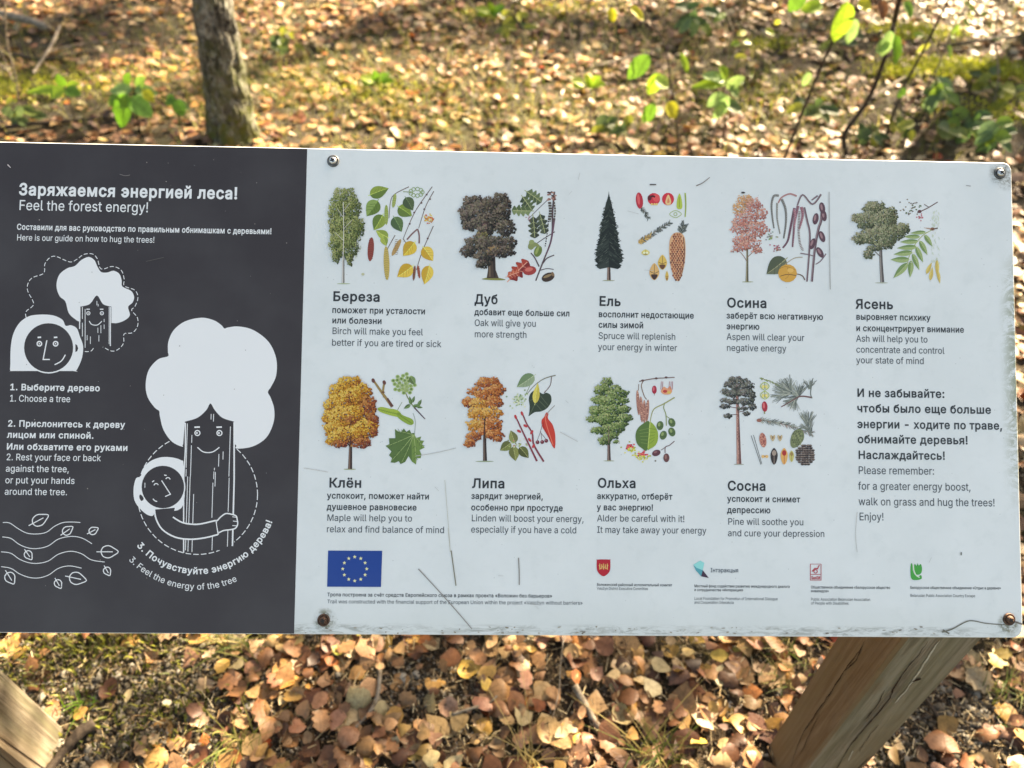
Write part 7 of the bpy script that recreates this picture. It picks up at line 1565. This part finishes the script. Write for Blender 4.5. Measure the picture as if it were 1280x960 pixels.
def crown(parent, centres, k, size, pal, seed, name='crown'):
    r = np.random.default_rng(seed); q = np.array([(-.5, 0, 0), (0, -.36, .06), (.5, 0, 0), (0, .36, .06)])
    C = np.concatenate([np.array(c[:3]) + (lambda d: d / np.linalg.norm(d, axis=1)[:, None] * (r.random((int(k * c[3] ** 2), 1)) ** .4))(r.normal(0, 1, (int(k * c[3] ** 2), 3))) * c[3] * np.array([1, 1, .75]) for c in centres])
    n = len(C); W = np.einsum('nij,kj->nki', rots(n, .9), q) * (size * r.uniform(.6, 1.3, n))[:, None, None] + C[:, None]
    pc = np.array([lin(c) for c in pal]); col = pc[r.integers(0, len(pc), n)] * r.uniform(.7, 1.2, (n, 1))
    return mass(name, W.reshape(-1, 3), np.arange(n * 4).reshape(-1, 4), col, M['blade'], None, parent, None, smooth=False)
def tree(loc, h, rad, lean, label, blobs, k, size, pal, seed, first=None, limbs=True):
    e = empty('tree', loc); tag(e, label, 'tree')
    pts = first or [(0, 0, -.08), (lean[0] * .15, lean[1] * .15, .3 * h / 3), (lean[0] * .5, lean[1] * .5, h * .5), (lean[0], lean[1], h)]
    rd = [rad * 1.15, rad, rad * .75, rad * .35] if not first else [rad * 1.25, rad * 1.05, rad * .92, rad * .8, rad * .35]
    V, F = trunk_mesh(pts, rd, *((96, 60, .035, seed, .16, .09) if first else (28, 10, .06, seed, .16))); mobj('trunk', V, F, M['bark'], e, smooth=True)
    top = Vector(pts[-1])
    if limbs:
        for i, b in enumerate(blobs):
            bv = Vector(b[:3]); z0 = max(h * .4, bv.z - .7); st = Vector((top.x * z0 / h, top.y * z0 / h, z0))
            V, F = tube([st, st.lerp(bv, .5) + Vector((0, 0, .1)), bv, bv + (bv - st) * .3], [rad * .3, rad * .2, rad * .1, .006], 7, 4, .1, i); mobj('limb', V, F, M['bark'], e, smooth=True)
    crown(e, blobs, k, size, pal, seed)
    return e
GRN = [(96, 118, 48), (130, 140, 56), (170, 160, 60), (80, 100, 44)]
tb = G(291, 176)
p0 = at(265, 0, tb.y + .02) - Vector((tb.x, tb.y, 0)); p1 = at(281, 100, tb.y) - Vector((tb.x, tb.y, 0))
tree((tb.x, tb.y, gz(tb.x, tb.y)), 6.5, .071, (0, 0), 'grey lichen-covered tree trunk rising behind the charcoal field', [(.3, .5, 5.6, .9), (-.5, -.1, 6.1, .8), (.1, -.4, 6.7, .8)], 420, .07, GRN, 5,
     first=[(0, 0, -.08), tuple(p1), tuple(p0), (p0.x * 1.6, .05, 1.6), (p0.x * 2.2, .2, 6.3)])
S = SUN / SUN.z  # unseen trees below are added to dapple the floor
def shade(gx_, gy_, hgt, base_off, seed, r=1.0, k=330, size=.085, extra=()):
    """a tree standing towards the sun whose crown shades the floor round (gx_, gy_)"""
    c = Vector((gx_, gy_, 0)) + S * hgt
    bl = [(-base_off[0], -base_off[1], hgt, r)] + [(-base_off[0] + a, -base_off[1] + b, hgt + d, q) for a, b, d, q in extra]
    tree((c.x + base_off[0], c.y + base_off[1], 0), hgt + r, .10, (-base_off[0], -base_off[1]), OUT[seed % len(OUT)], bl, k, size, GRN, seed)
OUT = ['young broadleaf tree beyond the top of the photo, first towards the sun', 'broadleaf tree beyond the top of the photo, second towards the sun', 'broadleaf tree beyond the upper right corner of the photo',
       'tall tree beyond the right edge of the photo', 'slender tree beyond the top edge, far right', 'slender tree beyond the top edge, centre', 'far broadleaf tree beyond the upper left of the photo', 'slender tree beyond the top edge, right of centre']
shade(-.25, .62, 3.0, (.3, .5), 0, .5, 520, .08, ((.65, -.1, .1, .55), (.3, .5, .5, .45), (-.66, .12, .0, .17), (-.62, -.2, -.1, .13), (-.95, -.42, 0, .17), (-.76, -.26, 0, .10)))  # small outer clumps added to dapple the left post
shade(.95, .70, 3.6, (.2, .6), 1, .75, 480, .085, ((-.4, .5, .5, .5), (.8, .2, .2, .6)))
shade(2.35, 3.15, 4.0, (.4, .4), 2, .6, 1500, .08, ((.7, .5, .4, .6), (-.8, -.2, .3, .3), (-.9, .9, .5, .3), (-1.35, .2, .3, .22)))
shade(-.75, 4.15, 5.0, (.1, .3), 3, .24, 3000, .07, [(.42 * i, .06 * i, .05 * i, .24) for i in range(1, 7)])  # crown strung out in a row to throw a shadow band
shade(-2.6, 4.1, 5.5, (.2, .3), 4, .45, 1500, .09, ((.9, .4, .4, .4), (.1, -.9, -.2, .3)))
shade(1.6, 4.9, 5.2, (.2, .3), 5, .4, 1500, .08, ((.8, -.5, .4, .35), (-1.1, .5, .2, .3)))
shade(1.25, 3.75, 5.0, (.2, .3), 7, .26, 1700, .08, ((.45, .1, .1, .24), (-.5, .1, .1, .2)))
shade(-1.75, 3.05, 4.6, (.2, .3), 6, .28, 1500, .08, ((.5, .0, .2, .2), (-.6, .1, .2, .24)))

# unseen woods added low on the horizon to cut skylight on the floor
def woods():
    r = np.random.default_rng(3); n = 60000
    a = r.uniform(-1.9, 1.9, n); rad = r.uniform(17, 26, n); h = 6.6 * r.random(n) ** .8 * (.85 + .15 * np.sin(a * 9)) + r.normal(0, .3, n)
    x, y, z = rad * np.sin(a), rad * np.cos(a), np.clip(h, .1, 8.4)
    q = np.array([(-.5, -.4, 0), (.5, -.4, 0), (.5, .4, 0), (-.5, .4, 0)]) * .42
    W = np.einsum('nij,kj->nki', rots(n, .9), q) + np.stack([x, y, z], -1)[:, None]
    pc = np.array([lin(c) for c in GRN]); col = pc[r.integers(0, 4, n)] * r.uniform(.5, 1.1, (n, 1))
    mass('distant_woods', W.reshape(-1, 3), np.arange(n * 4).reshape(-1, 4), col, M['blade'], None, None, 'stuff', 'green autumn woods round the clearing, beyond the picture', False)
woods()
